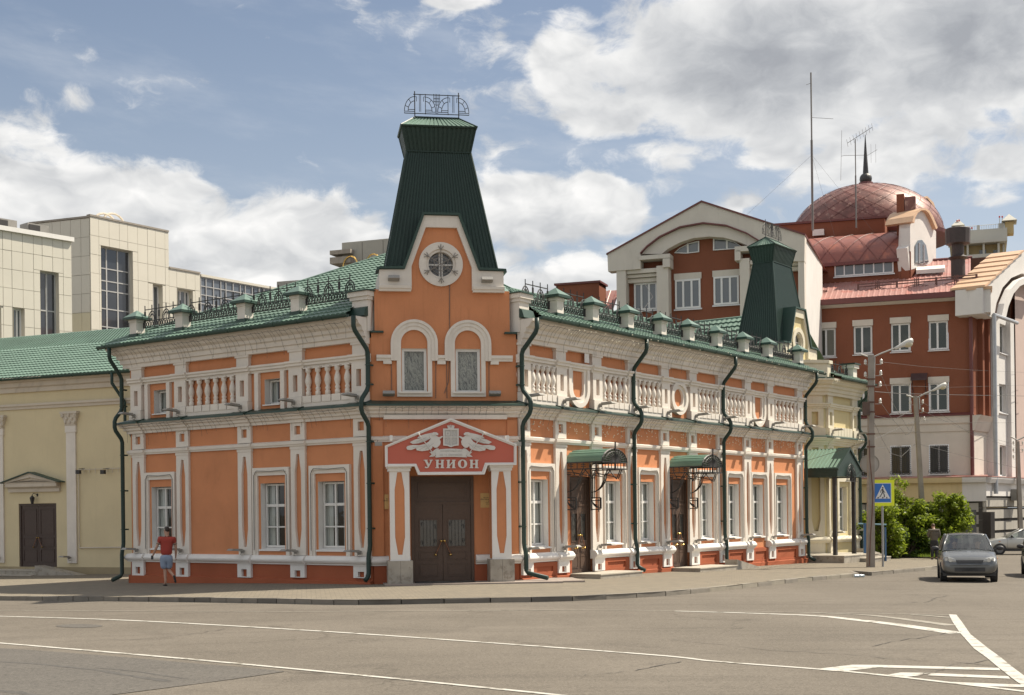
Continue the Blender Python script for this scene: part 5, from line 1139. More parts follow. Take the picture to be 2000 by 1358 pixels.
for xl, xr in ((129.7, 152.4), (-13, 12.5)):
    t1, t0 = FY.t(xl, 950), FY.t(xr, 950); c = (t0 + t1) / 2; w = .52; zt_, zcp = FY.z((xl + xr) / 2, 831.5 if xl > 0 else 838), FY.z((xl + xr) / 2, 804 if xl > 0 else 812)
    m = MB(FY); m.box(c - w / 2, c + w / 2, 0, .07, FY.z(140, 1100), zt_ - .3); m.box(c - w / 2 - .04, c + w / 2 + .04, 0, .09, zt_ - .3, zt_); p = m.build('pilaster', WHITE, YB)
    m = MB(FY); m.profile([(0, zt_), (.10, zt_), (.12, zt_ + .05), (0, zt_ + .05)], c - w / 2 - .05, c + w / 2 + .05)
    m.add([(c - .28, 0, zt_ + .05), (c + .28, 0, zt_ + .05), (c + .28, .09, zt_ + .05), (c - .28, .09, zt_ + .05), (c - .44, 0, zcp - .1), (c + .44, 0, zcp - .1), (c + .44, .18, zcp - .1), (c - .44, .18, zcp - .1)], [(0, 1, 2, 3), (4, 5, 6, 7), (0, 1, 5, 4), (1, 2, 6, 5), (2, 3, 7, 6), (3, 0, 4, 7)])
    m.box(c - .47, c + .47, 0, .22, zcp - .1, zcp); hh = zcp - zt_
    for k in range(-2, 3):
        for lv, (f, rr_) in enumerate(((.25, .06), (.5, .065), (.75, .07))):
            if (k + lv) % 2 == 0: m.ball((c + k * .12 * (1 + .2 * lv), .12 + .03 * lv, zt_ + hh * f), rr_, .05, .085, 6, 5)
    for s_ in (-1, 1): m.tube([(c + s_ * (.36 + .06 * math.cos(R_(a))), .19, zcp - .18 + .06 * math.sin(R_(a))) for a in range(0, 361, 40)], .025, 5)
    m.build('capital', CREAMW, p)
# door pediment
pz0, pz1, pz2 = FY.z(64, 959), FY.z(64, 950), FY.z(64, 944); tl, tr, tm = FY.t(14, 950), FY.t(124, 950), FY.t(69, 930); zap = FY.z(69, 924)
m = MB(FY); m.profile([(0, pz0 - .05), (.10, pz0 - .05), (.12, pz0 + .1), (.28, pz0 + .18), (.30, pz2 - .02), (.34, pz2 + .04), (0, pz2 + .04)], tr + .15, tl - .15)
tmc = (tl + tr) / 2; m.prism([(tr + .1, pz2 + .04), (tl - .1, pz2 + .04), (tmc, zap - .12)], 0, .06)
m.strip([(tr + .0, pz2 + .02), (tmc, zap), (tl - .0, pz2 + .02)], [(tr + .35, pz2 + .04), (tmc, zap - .2), (tl - .35, pz2 + .04)], 0, .32); m.strip([(tr + .3, pz2 + .05), (tmc, zap - .17), (tl - .3, pz2 + .05)], [(tr + .6, pz2 + .05), (tmc, zap - .33), (tl - .6, pz2 + .05)], 0, .2)
pd = m.build('door_pediment', CREAMW, YB); m = MB(FY); m.strip([(tr - .1, pz2 + .04), (tmc, zap + .05), (tl + .1, pz2 + .04)], [(tr - .1, pz2 - .0), (tmc, zap + .0), (tl + .1, pz2 + .0)], 0, .42); m.build('flashing', DGREEN, pd)
DB = mat('dark_brown_door', (.055, .032, .024), .5, .06, 1.5, .03, 40, spec=.4)
def plain_door(fr, t0, t1, z0, z1, n, par):
    m = MB(fr); m.ring(rect(t0, t1, z0, z1), rect(t0 + .08, t1 - .08, z0 + .03, z1 - .08), n - .05, n + .05); d = m.build('door', DB, par); cm = (t0 + t1) / 2
    for s_, (a, b) in ((-1, (t0 + .085, cm - .006)), (1, (cm + .006, t1 - .085))):
        m = MB(fr); m.box(a, b, n - .03, n + .01, z0 + .03, z1 - .085); H_ = z1 - z0
        for c, e in ((.10, .30), (.34, .48), (.52, .92)): m.ring(rect(a + .1, b - .1, z0 + H_ * c, z0 + H_ * e), rect(a + .13, b - .13, z0 + H_ * c + .03, z0 + H_ * e - .03), n + .01, n + .03)
        m.build('door_leaf', DB, d); hx0, hx1 = cm + s_ * .05, cm + s_ * .25
        MB(fr).tube([(hx0, n + .1, z0 + 1.35), (hx1, n + .1, z0 + .95)], .016, 6).build('door_handle', mat('varnished_handle', (.16, .055, .02), .3), d)
        h = MB(fr); h.ball((hx0, n + .08, z0 + 1.36), .035, .05, .035, 8, 6); h.ball((hx1, n + .08, z0 + .94), .035, .05, .035, 8, 6); h.build('handle_boss', BRASS, d)
plain_door(FY, dt0 + .02, dt1 - .02, dz0, dz1 - .01, -.08, YB)
lt, lz = FY.tz(70, 975); ln = thing('wall_lantern', 'small black lantern above the dark brown double door at the left', 'lantern', FY.P(lt, .2, lz - .25))
m = MB(FY); m.lathe([(.05, -.22), (.11, .04), (.12, .05), (.05, .13), (.01, .17)], lt, .22, lz, 6); m.build('lantern_body', IRON, ln); m = MB(FY); m.tube([(lt, .22, lz + .17), (lt - .05, .2, lz + .26), (lt - .1, .0, lz + .2)], .014, 5); m.ball((lt - .1, .02, lz + .18), .05, .03, .07, 6, 5); m.build('lantern_arm', IRON, ln)
# electric conduit frame on the yellow wall
t0, z0 = FY.tz(155, 918); t1, z1 = FY.tz(244, 915); m = MB(FY); z2 = FY.z(160, 1070)
m.tube([(t0, .06, z0), (t0, .06, z2)], .022, 5); m.tube([(t0, .06, z2), (t1, .06, z2 + .02)], .03, 5); m.tube([(t0, .06, z0), (t1, .06, z0 + .02)], .015, 4)
for k in range(8): t = lerp(t0, t1, k / 8); m.tube([(t, .06, z0 + .06), (t, .06, z0 - .16)], .012, 4)
m.build('conduit', CREAMW, YB)
for x in (164, 212):
    t, z = FY.tz(x, 921); m = MB(FY); m.box(t - .1, t + .1, .28, .42, z - .12, z + .05); m.tube([(t, .35, z + .1), (t - .35, .35, z + .12)], .012, 4); m.tube([(t, .35, z + .1), (t, .02, z + .1)], .012, 4); m.build('floodlight', IRON, YB)
for x in (140, 2): t, z = FY.tz(x, 1088); add_lamp(FY, t, z, YB, .12)
rt = ROOFG; se, sn = ZT + .06, .5
tile_roof(FY, [(-8, 0), (14, 0), (14, 1), (-8, 1)], sn, se, -4.2, FY.z(100, 677.5, -4.2), rt, YB, pitch=.21, course=.38)
tile_roof(FY, [(-8, 0), (16, 0), (16, 1), (-8, 1)], -4.2, FY.z(100, 677.5, -4.2) - .02, -9.0, FY.z(130, 652.5, -9.0), rt, YB, pitch=.19, course=.30)
m = MB(FY); m.add([(-8, -9, FY.z(130, 652.5, -9)), (16, -9, FY.z(130, 652.5, -9)), (16, -18, 7.5), (-8, -18, 7.5)], [(0, 1, 2, 3)]); m.tube([(-8, -9, FY.z(130, 652.5, -9)), (16, -9, FY.z(130, 652.5, -9))], .07, 6); m.build('rear_roof', rt, YB)
MB(FY).add([(14, 0, -1.5), (14, -18, -1.5), (14, -18, 7.5), (14, 0, 7.5)], [(0, 1, 2, 3)]).build('end_wall', YELLOW, YB, fix=False)
gutter(FY, -3, 14, YB, n=.5, z=ZT - .03)
tq = FY.t(221, 745, .5); m = MB(FY); P = [(tq, .58, ZT), (tq, .58, ZT - .45), (tq - .35, .2, ZT - 1.25), (tq - .35, .2, ZT - 2.1), (tq - .75, .2, ZT - 2.8), (tq - .75, .2, .1)]
o = m.tube(P, .07, 10).build('downpipe', GREEN, YB); o.data.shade_smooth()
zs = zgY; t0, t1 = FY.t(64.5, 1120, 1.3), FY.t(-60, 1120, 1.3)
steps_thing(FY, [(t0, 9.5, .0, .95, zs - .5, dz0 - .02), (t0, 9.5, .95, 1.4, zs - .5, dz0 - .22)], 'stone steps with a long ramp below the dark brown door at the left', ramp=(t0, FY.t(186, 1122, 1.2), .6, 1.2, dz0 + .18, dz0 - .38, zs - .5))
# ================================================================== YELLOW CORNER HOUSE ON THE RIGHT
K0 = PX(1613, 1000, 57.7); FKc = Frame(K0[:2], (-.9874, -.158), (.158, -.9874)); FKr = Frame(K0[:2], (.5869, .8097), (.8097, -.5869))
KB = thing('yellow_corner_house', 'pale yellow corner house with white trim and a small green tower beyond the orange house', 'building', (K0[0], K0[1], -.3))
YL = mat('cream_yellow_stucco', (.62, .53, .30), .88, .05, .6, .15, 40, streak=.2, spec=.2); YT = mat('ivory_trim', (.68, .63, .50), .85, .06, 1, .15, 40, streak=.35, spec=.2)
wx = FKr.t(1672, 900); wc = [FKr.t(1640, 1000), FKr.t(1652.5, 1000)]
MB(FKc).wall(0, 4, -1.2, 7.1, []).build('wall', YL, KB, fix=False)
hw_ = (wc[0] - .05, wc[1] + .12, 1.0, 3.0); MB(FKr).wall(0, wx, -1.2, 7.1, [hw_]).build('wall', YL, KB, fix=False); MB(FKr).reveal(hw_, 0, -.28).build('window_reveal', YT, KB, fix=False)
window_parts(FKr, hw_[0], hw_[1], 1.0, 3.0, -.24, KB, [0, .31, .67, 1], 2, curtain='full')
m = MB(FKr); c = (hw_[0] + hw_[1]) / 2; m.strip([(c - .85, .78), (c - .85, 3.46), (c + .85, 3.46), (c + .85, .78)], [(c - .66, .78), (c - .66, 3.22), (c + .66, 3.22), (c + .66, .78)], 0, .1); m.build('window_surround', YT, KB)
MB(FKr).add([(wx, 0, -1.2), (wx, -6, -1.2), (wx, -6, 7.1), (wx, 0, 7.1)], [(0, 1, 2, 3)]).build('end_wall', YL, KB, fix=False)
for fr, T1, mm in ((FKc, 4, .0), (FKr, wx, 0)):
    m0 = 0
    for pr, nm, mt_ in ((CORN, 'roof_cornice', YT), (LEDG, 'ledge_cornice', YT), (BAND, 'string_course', YT), (PLM, 'plinth_moulding', YT), (RAIL, 'rail', YT)):
        MB(fr).profile(pr, 0, T1, -.414 if 1 else 0, 1.0 if fr is FKr else 0).build(nm, mt_, KB)
    MB(fr).profile([(0, 5.29), (.37, 5.165), (.38, 5.12), (0, 5.145)], 0, T1, -.414, 1.0 if fr is FKr else 0).build('ledge_flashing', DGREEN, KB)
for fr, c, w in ((FKc, .50, .78), (FKr, .42, .62), (FKr, wx - .35, .62)):
    m = MB(fr); pilaster_inset(m, c, w, .80, 4.09, 0, .12, hw=w * .26, pad=.24, tap=.5, tip=.09); m.box(c - w / 2, c + w / 2, 0, .16, -.6, .52); m.profile(grow(PLM, .08), c - w / 2 - .05, c + w / 2 + .05); m.build('pilaster', YT, KB)
    m = MB(fr); m.ring(rect(c - w / 2, c + w / 2, 4.27, 4.80), rect(c - .15, c + .15, 4.44, 4.70), 0, .1); m.profile(grow(LEDG, .06), c - w / 2 - .03, c + w / 2 + .03); m.build('pilaster_block', YT, KB)
    m = MB(fr); m.ring(rect(c - w / 2, c + w / 2, 5.56, 6.41), rect(c - .15, c + .15, 5.68, 6.26), 0, .12); m.box(c - w / 2 - .06, c + w / 2 + .06, 0, .2, 5.16, 5.55); m.profile(grow(RAIL, .06), c - w / 2 - .05, c + w / 2 + .05); m.box(c - w / 2 + .03, c + w / 2 - .03, 0, .1, 6.65, 7.0); m.profile([(0, 6.96), (.16, 6.98), (.16, 7.05), (0, 7.05)], c - w / 2 - .05, c + w / 2 + .05); m.build('upper_pilaster', YT, KB)
m = MB(FKr)
for k in range(6): a = .85 + k * (wx - 1.6) / 6; m.box(a, a + .30, 0, .15, 5.2, 5.62)
o = m.build('balustrade_base', YT, KB); o['kind'] = 'stuff'
m = MB(FKc); m.box(-.1, 1.7, -.6, .12, 7.5, 8.42); m.box(-.16, 1.76, -.66, .19, 8.38, 8.52); m.build('attic_block', YT, KB); m = MB(FKc); m.box(-.2, 4, -.4, .5, 7.68, 7.74); m.build('roof_flashing', DGREEN, KB)
m = MB(FKr); m.box(.0, .42, -.5, .12, 7.6, 8.42); m.box(-.06, .5, -.56, .19, 8.38, 8.52); m.build('attic_block', YT, KB)
tile_roof(FKr, [(.3, 0), (wx + .7, 0), (wx - 1, 1), (.3, 1)], .66, 7.74, -3.5, 9.3, ROOFG, KB)
gutter(FKr, .35, wx + .7, KB); tp = FKr.t(1661, 735, -.2); z0 = 7.95
m = MB(FKr); m.box(tp - .22, tp + .22, -.42, .02, 7.8, 8.55); m.box(tp - .3, tp + .3, -.5, .1, 8.45, 8.62); p_ = m.build('roof_pedestal', WHITE, KB); m = MB(FKr); m.box(tp - .36, tp + .36, -.56, .16, 8.62, 8.68); m.build('pedestal_cap', GREEN, p_)
railing(FKr, .6, tp - .3, 7.75, -.25, KB); downpipe(FKr, wx - .05, KB)
o_ = FKc.shift(t=-.02)
add_lamp(FKr, .4, 5.45, KB, .15); add_lamp(FKr, wx - .3, 5.42, KB, .2); add_lamp(FKr, .45, .95, KB, .12); add_lamp(FKr, wx - .2, 1.0, KB, .12)
# recessed bay with the small tower
FT = FR.shift(n=-.9); MB(FT).wall(20.4, 24.6, -1.2, 8.5, []).build('recessed_wall', YL, KB, fix=False)
m = MB(FT); m.box(20.5, 23.85, -2.1, -.26, 7.2, 9.05); m.build('tower_base', YT, KB)
gable(FT, 22.17, KB, YL, YT, False); tower(FT, 22.2, -.19, KB, KB)
# cross roof behind, larger tiles
FQ = Frame(PX(1480, 617, 61.5)[:2], (-.8095, .5872), (-.5872, -.8095)); zq = PX(1480, 617.5, 61.5)[2]
tile_roof(FQ, [(-2, 0), (6.5, 0), (4.3, 1), (-2, 1)], 5.0, zq - 3.2, 0, zq, ROOFG, KB, pitch=.26, course=.5, amp=.035, stp=.06)
m = MB(FQ); m.tube([(-2, 0, zq + .02), (4.3, 0, zq + .02)], .07, 6); m.add([(-2, 0, zq), (4.3, 0, zq), (6.5, -5, zq - 3.2), (-2, -5, zq - 3.2), (6.5, 5, zq - 3.2), (6.5, -5, zq - 3.2)], [(0, 1, 2, 3), (1, 4, 5)]); m.build('rear_roof', ROOFG, KB)
MB(FQ).box(-2, 6.2, -4.8, 4.6, 3, zq - 3.25).build('rear_block', YL, KB)

# porch
PB = thing('entrance_porch', 'green ribbed gable porch on black posts beside the yellow corner house', 'porch', FR.P(22.2, .3, 0))
t0, t1, n0, n1, ze, zr = 20.95, 23.45, -.88, 1.35, 3.74, 4.58; tm = 22.2
for a, b in ((t0 - .1, tm), (t1 + .1, tm)):
    m = MB(FR); q = [(a, n0, ze), (a, n1, ze), (b, n1, zr), (b, n0, zr)]
    if a > b: q = [(a, n1, ze), (a, n0, ze), (b, n0, zr), (b, n1, zr)]
    # ribs run down the slope, so spread them along the ridge
    corr_face(m, [Vector(FR.P(*p_)) - Vector((0, 0, 0)) and p_ for p_ in q], .16, .03); m.build('roof_sheet', mat('canopy_green2', (.17, .28, .215), .4, .08, 2, .03), PB, fix=False)
m = MB(FR); m.prism([(t0 - .1, 3.36), (t1 + .1, 3.36), (t1 + .1, ze - .02), (tm, zr - .02), (t0 - .1, ze - .02)], n1 - .03, n1 + .01); g_ = m.build('gable_board', GREEN, PB)
m = MB(FR); m.strip([(t0 - .14, ze - .05), (tm, zr + .03), (t1 + .14, ze - .05)], [(t0 - .1, ze - .13), (tm, zr - .07), (t1 + .1, ze - .13)], n1 - .5, n1 + .06); m.build('barge_board', GREEN, PB)
for tt in (t0 - .1, t1 + .06): MB(FR).box(tt, tt + .04, n0, n1 - .03, 3.34, ze - .02).build('fascia', GREEN, PB)
MB(FR).box(t0 - .05, t1 + .05, n0, n1 - .04, 3.38, 3.42).build('porch_ceiling', DGREEN, PB)
for t, n in ((21.12, 1.12), (23.2, 1.12)): MB(FR).box(t - .075, t + .075, n - .075, n + .075, -.2, 3.38).build('post', IRON, PB)
m = MB(FR)
for i in range(11): a = R_(180 - 18 * i); m.tube([(tm + .05 * math.cos(a), n1 + .05, 3.18), (tm + .3 * math.cos(a), n1 + .14, 3.2 + .5 * math.sin(a)), (tm + .52 * math.cos(a), n1 + .06, 3.18 + .72 * math.sin(a))], .012, 4)
for s_ in (.35, .6, .85, 1.0): m.tube([(tm + .52 * s_ * math.cos(R_(a)), n1 + .08, 3.18 + .72 * s_ * math.sin(R_(a))) for a in range(180, -1, -20)], .012, 4)
m.tube([(tm - .7, n1 + .08, 3.16), (tm + .7, n1 + .08, 3.16)], .015, 4); m.tube([(tm, n1 + .08, 2.9), (tm, n1 + .08, 3.95)], .014, 4); m.build('fan_ornament', IRON, PB)
zk = gz(*FR.P(22, 0, 0)[:2])
steps_thing(FR, [(20.62, 24.6, -.9, 1.7, zk - .5, .07), (22.4, 24.9, 1.7, 2.1, zk - .5, -.09)], 'stone porch platform with side steps and a ramp under the green porch', ramp=(24.65, 27.4, .6, 1.2, .25, zk + .02, zk - .6))

# ================================================================== FAR BUILDINGS
REDW = mat('brick_red_stucco', (.22, .075, .040), .9, .06, .8, .15, 30, streak=.15, spec=.15); PALEW = mat('pale_grey_plaster', (.61, .565, .51), .9, .06, .8, .2, 25, streak=.2, spec=.15); WHW = mat('white_plaster_wall', (.66, .64, .62), .9, .05, .8, .2, 25, streak=.12, spec=.15)
REDR = mat('faded_red_sheet_roof', (.42, .215, .185), .45, .1, .5, .05, 20, col2=(.40, .15, .12)); COPR = mat('dark_copper_sheet', (.19, .075, .060), .46, .35, 1.1, .06, 14, metal=.25, col2=(.36, .21, .17)); DRED = mat('dark_red_trim', (.13, .028, .025), .5, .1, 1, .03)
COPB = mat('bright_copper_coping', (.58, .38, .24), .55, .08, 2, .03); BASEY = mat('yellow_basement_plaster', (.60, .48, .27), .9, .07, .8, .2, 25, streak=.25)
TREEGL = dark_glass('tree_reflection_glass', (.022, .028, .016), .05, .8); SKYGL = dark_glass('sky_window_glass', (.10, .115, .13), .08, 1.0, .03)  # TREEGL: green base colour stands in for mirrored trees
PVC = mat('white_plastic_frame', (.74, .74, .75), .45, .02, 2, 0)
def simple_window(fr, t0, t1, z0, z1, par, bars=(), hb=(), gm=TREEGL, fw=.09, n=-.14, lint=None, sill=True, lm=None, wm=PVC):
    """frame with glazing bars; each pane a sub-part"""
    m = MB(fr); m.ring(rect(t0, t1, z0, z1), rect(t0 + fw, t1 - fw, z0 + fw, z1 - fw), n - .05, n + .05)
    cs = [t0 + fw] + [lerp(t0, t1, b) for b in bars] + [t1 - fw]; zs = [z0 + fw] + [lerp(z0, z1, b) for b in hb] + [z1 - fw]
    for c in cs[1:-1]: m.box(c - fw * .55, c + fw * .55, n - .04, n + .045, z0 + fw, z1 - fw)
    for z in zs[1:-1]: m.box(t0 + fw, t1 - fw, n - .035, n + .04, z - fw * .4, z + fw * .4)
    w = m.build('window', wm, par)
    for a, b in zip(cs, cs[1:]):
        for c, d in zip(zs, zs[1:]): MB(fr).add([(a, n, c), (b, n, c), (b, n, d), (a, n, d)], [(0, 1, 2, 3)]).build('pane', gm, w, fix=False)
    if sill: MB(fr).profile([(n, z0 - .07), (.12, z0 - .10), (.12, z0 - .06), (n, z0)], min(t0, t1) - .08, max(t0, t1) + .08).build('sill', wm, w)
    if lint: a, b = min(t0, t1), max(t0, t1); MB(fr).box(a - .06, b + .06, -.05, .07, z1, z1 + lint).build('lintel', lm or PALEW, w)
    return w
def pr(fr, x0, x1, y0, y1, off=0):
    """photo rectangle -> sorted (t0, t1, z0, z1) on the wall plane"""
    xm, ym = (x0 + x1) / 2, (y0 + y1) / 2; a, b = sorted((fr.t(x0, ym, off), fr.t(x1, ym, off))); return (a, b, fr.z(xm, y1, off), fr.z(xm, y0, off))
# ---- red and white building
FM = Frame(PX(1903, 900, 78)[:2], (-.943, .332), (-.332, -.943)); RB = thing('red_white_building', 'large brick red and white building with a gabled wing, copper dome and pinkish roofs', 'building', FM.P(8, 0, -.8))
FMr = Frame(PX(1903, 900, 78)[:2], (.5869, .8097), (.8097, -.5869))
zE = FM.z(1730, 591); zB = FM.z(1800, 815)
wins = [pr(FM, *q) for q in ((1597, 1632.5, 641, 698), (1666.5, 1704, 636, 692), (1739.5, 1778, 631, 687), (1813.5, 1852, 626.5, 683.5), (1670, 1706, 752, 808), (1739.5, 1779, 749.5, 807), (1814, 1853, 747, 804))]
wlow = [pr(FM, *q) for q in ((1739, 1779, 870.5, 928), (1814.5, 1853, 868.5, 925.5), (1667, 1703, 873, 931))]
T_ = FM.t(1400, 800)
MB(FM).wall(0, T_, zB, zE, wins).build('wall', REDW, RB, fix=False); zL = FM.z(1850, 936); MB(FM).wall(0, T_, zL, zB, wlow).build('lower_wall', PALEW, RB, fix=False)
for h in wins: MB(FM).reveal(h, 0, -.2).build('window_reveal', REDW, RB, fix=False); simple_window(FM, h[0] + .02, h[1] - .02, h[2] + .02, h[3] - .02, RB, bars=(.55,), lint=.36, fw=.10)
LOWG = dark_glass('barred_window_glass', (.05, .045, .03), .1, .6)
for h in wlow:
    MB(FM).reveal(h, 0, -.2).build('window_reveal', PALEW, RB, fix=False); w = simple_window(FM, h[0] + .02, h[1] - .02, h[2] + .02, h[3] - .02, RB, bars=(.5,), gm=LOWG, fw=.08)
    g = MB(FM)
    for k in range(1, 12): t = lerp(h[0], h[1], k / 12); g.tube([(t, -.02, h[2] + .05), (t, -.02, h[3] - .05)], .016, 4)
    for k in range(1, 14): z = lerp(h[2], h[3], k / 14); g.tube([(h[0], -.02, z), (h[1], -.02, z)], .014, 4)
    for k in range(4): c = lerp(h[0], h[1], (k + .5) / 4); g.tube([(c + .18 * math.cos(R_(a)), .06, h[2] + .15 + .12 * math.sin(R_(a))) for a in range(0, 361, 45)], .018, 4)
    g.build('window_bars', IRON, w)
MB(FM).profile([(0, zB - .9), (.06, zB - .9), (.08, zB - .5), (.16, zB - .42), (.18, zB - .08), (.22, zB), (0, zB + .03)], 0, T_).build('belt_course', PALEW, RB)
MB(FM).profile([(0, zB + .02), (.26, zB + .02), (.26, zB + .08), (0, zB + .2)], 0, T_).build('belt_flashing', DRED, RB)
MB(FM).profile([(0, zE - .15), (.05, zE - .15), (.4, zE - .02), (.4, zE), (0, zE)], 0, T_).build('soffit_line', PALEW, RB)
MB(FM).box(-.1, T_, -.1, .62, zE, zE + .32).build('eaves_fascia', DRED, RB)
m = MB(FM); ro = []
def roofpt(x, y, dn): return FM.tz(x, y, dn)
yr = [(1565, 1908, 0)]
z_r = FM.z(1960, 500, -7.5); corr = [(0.1, .62, zE + .3), (T_, .62, zE + .3), (T_, -7.5, z_r), (0.1, -7.5, z_r)]
m = MB(FM); corr_face(m, [corr[1], corr[0], corr[3], corr[2]], .32, .03); m.build('roof_sheet', REDR, RB, fix=False)
m = MB(FM); m.tube([(0, -7.5, z_r + .03), (T_, -7.5, z_r + .03)], .12, 6); m.build('ridge_cap', DRED, RB)
m = MB(FM); m.add([(T_, -7.5, z_r), (-1, -7.5, z_r), (-1, -16, zE), (T_, -16, zE)], [(0, 1, 2, 3)]); m.build('rear_roof', REDR, RB)
# snow guards on the roof
def guard(x0, x1, ya, yb):
    g = MB(FM); n_ = -1.2; a, b = FM.t(x1, ya, n_), FM.t(x0, yb, n_); zt = FM.z(x1, ya, n_); zt2 = FM.z(x0, yb, n_); k = max(1, round(abs(b - a) / 2.3)); _t = g.tube; g.tube = lambda p_, r_, sg: _t(p_, r_ * 1.6, sg)
    for i in range(k + 1): t = lerp(a, b, i / k); z = lerp(zt, zt2, i / k); g.tube([(t, n_, z - 1.0), (t, n_, z + .05)], .045, 4)
    for d in (0, .16): g.tube([(a, n_, zt - d), (b, n_, zt2 - d)], .028, 4)
    g.tube([(a, n_, zt - .8), (b, n_, zt2 - .8)], .02, 4)
    for i in range(k):
        c = lerp(a, b, (i + .5) / k); z = lerp(zt, zt2, (i + .5) / k); w = abs(b - a) / k
        for dx_ in (-.1, 0, .1): g.tube([(c + dx_, n_, z + .1), (c + dx_, n_, z - .85)], .022, 4)
        for s_ in (-1, 1):
            g.tube([(c, n_, z - .25), (c + s_ * w * .3, n_, z - .42)], .018, 4); g.tube([(c + s_ * w * .12, n_, z - .45), (c + s_ * w * .22, n_, z - .62)], .018, 4)
            for q in (.24, .42): g.add([(c + s_ * w * q - .08, n_, z - .78), (c + s_ * w * q + .08, n_, z - .78), (c + s_ * w * q + .08, n_, z - .6), (c + s_ * w * q - .08, n_, z - .6)], []); g.tube([(c + s_ * w * q - .08, n_, z - .78), (c + s_ * w * q + .08, n_, z - .78), (c + s_ * w * q + .08, n_, z - .6), (c + s_ * w * q - .08, n_, z - .6), (c + s_ * w * q - .08, n_, z - .78)], .018, 4)
    m_ = mat('rusty_snow_guard', (.12, .05, .04), .6, .1, 3, 0); g.build('snow_guard', m_, RB)
guard(1676, 1907, 537, 556); guard(1566, 1614, 569, 566)
# black roof vent
cx_, zv = FM.tz(1871, 515, -2.6); m = MB(FM); m.lathe([(.42, -1.0), (.42, .2), (.62, .35), (.36, .5), (.36, 1.15), (.72, 1.2), (.75, 2.1), (.68, 2.15)], cx_, -2.6, zv, 14); m.build('roof_vent', mat('sooty_metal', (.035, .022, .022), .6, .15, 2, .05), RB)
m = MB(FM); q = [FM.tz(*p, 0.0) for p in ()]; ta_, za_ = FM.tz(1806, 522, -4.2); m.add([(ta_ - 1.2, -3.6, za_ - .25), (ta_ + .5, -3.6, za_ - .25), (ta_ + .5, -4.5, za_ + .10), (ta_ - 1.2, -4.5, za_ + .10), (ta_ - 1.2, -3.6, za_ - .5), (ta_ + .5, -3.6, za_ - .5), (ta_ + .5, -4.5, za_ - .15), (ta_ - 1.2, -4.5, za_ - .15)], [(0, 1, 2, 3), (4, 5, 6, 7), (0, 1, 5, 4), (1, 2, 6, 5), (2, 3, 7, 6), (3, 0, 4, 7)]); m.build('skylight', WHITEP, RB)
# right corner pier, belt and downpipes
dtp = FM.t(1903, 700, .15); m = MB(FM); m.tube([(.12, .2, zE), (.12, .2, zL)], .11, 6); m.build('downpipe', DRED, RB)
# sunlit side wall
xr_ = lambda x, y: FMr.tz(x, y)
tw = FMr.t(2100, 800); za_, zb_ = FMr.z(1950, 936), FMr.z(1950, 600)
t1a = FMr.t(1942, 750); MB(FMr).wall(0, t1a, zB, zE - .3, []).build('side_wall', REDW, RB, fix=False); MB(FMr).wall(0, t1a, zL, zB, []).build('side_wall_lower', PALEW, RB, fix=False)
for k in range(3): a = lerp(.5, t1a, (k + .3) / 3); MB(FMr).box(a, a + .35, 0, .3, zB, zE - .5).build('red_pilaster', REDW, RB)
MB(FMr).profile([(0, zB - .9), (.1, zB - .9), (.3, zB - .3), (.5, zB), (0, zB)], -.3, t1a + .2).build('belt_course', PALEW, RB)
FW = FMr.shift(n=.5); t2, t3 = FW.t(1943, 750), FW.t(1976, 750)
sw = [pr(FW, *q) for q in ((1952.5, 1965, 634, 690), (1951.5, 1965, 751, 806), (1952.5, 1965, 870, 930))]
MB(FW).wall(t2, t3, zL, FW.z(1960, 620), sw).build('white_bay', WHW, RB, fix=False)
for h in sw: MB(FW).reveal(h, 0, -.3).build('window_reveal', WHW, RB, fix=False); simple_window(FW, h[0], h[1], h[2], h[3], RB, bars=(.5,), n=-.25)
m = MB(FW); m.box(t2 - .0, t2 + .02, -1.2, -.002, zL, FW.z(1945, 620)); m.box(t3 - 1.1, t3 - .3, .002, .25, zL, FW.z(1972, 630)); m.build('bay_edge', WHW, RB)
t4, t5 = t3, FW.t(1986, 750); MB(FMr).wall(FMr.t(1975, 750), FMr.t(1987, 750), zL, zE + 1, []).build('red_strip', REDW, RB, fix=False)
PINK = mat('pinkish_plaster', (.50, .39, .35), .9, .05, .8, .1, 25); MB(FMr.shift(n=.3)).wall(FMr.t(1984, 750, .3), FMr.t(2100, 750, .3), zL, zE + 2, []).build('pink_wall', PINK, RB, fix=False)
# corner gable over the bay with copper coping (kept in plane with the bay)
FG = FMr.shift(n=.9)
def G(x, y): return FG.tz(x, y)
gp = [(1920, 612), (1918, 560), (1996, 489), (2075, 555), (2075, 640), (1950, 625)]
ar = [(1942, 620), (1947, 595), (1958, 565), (1975, 545), (1995, 537), (2020, 540), (2045, 560), (2060, 600)]
m = MB(FG); m.prism([G(1919.5, 612), G(1919.5, 562), G(1996, 491), G(1996, 534), G(1975, 543), G(1958, 562), G(1946, 592), G(1941, 622)], -1.6, 0); m.prism([G(1996, 491), G(2110, 560), G(2110, 640), G(2060, 600), G(2045, 560), G(2020, 540), G(1996, 534)], -1.6, 0); m.build('bay_gable', WHW, RB); MB(FG).prism([G(1945, 640), G(1944, 600), G(1996, 530), G(2050, 545), G(2100, 640)], -1.75, -1.65).build('gable_recess', PINK, RB); h = sorted((G(1972, 600)[0], G(1990, 600)[0])); MB(FG).box(h[0], h[1], -1.65, -1.5, G(1980, 640)[1], G(1980, 572)[1]).build('recess_frame', REDW, RB)
m = MB(FG); m.strip([G(1944, 622), G(1950, 594), G(1962, 566), G(1978, 549), G(1997, 541), G(2030, 548)], [G(1953, 622), G(1958, 600), G(1968, 575), G(1981, 560), G(1998, 553), G(2025, 560)], 0, .35); m.build('gable_arch', WHW, RB)
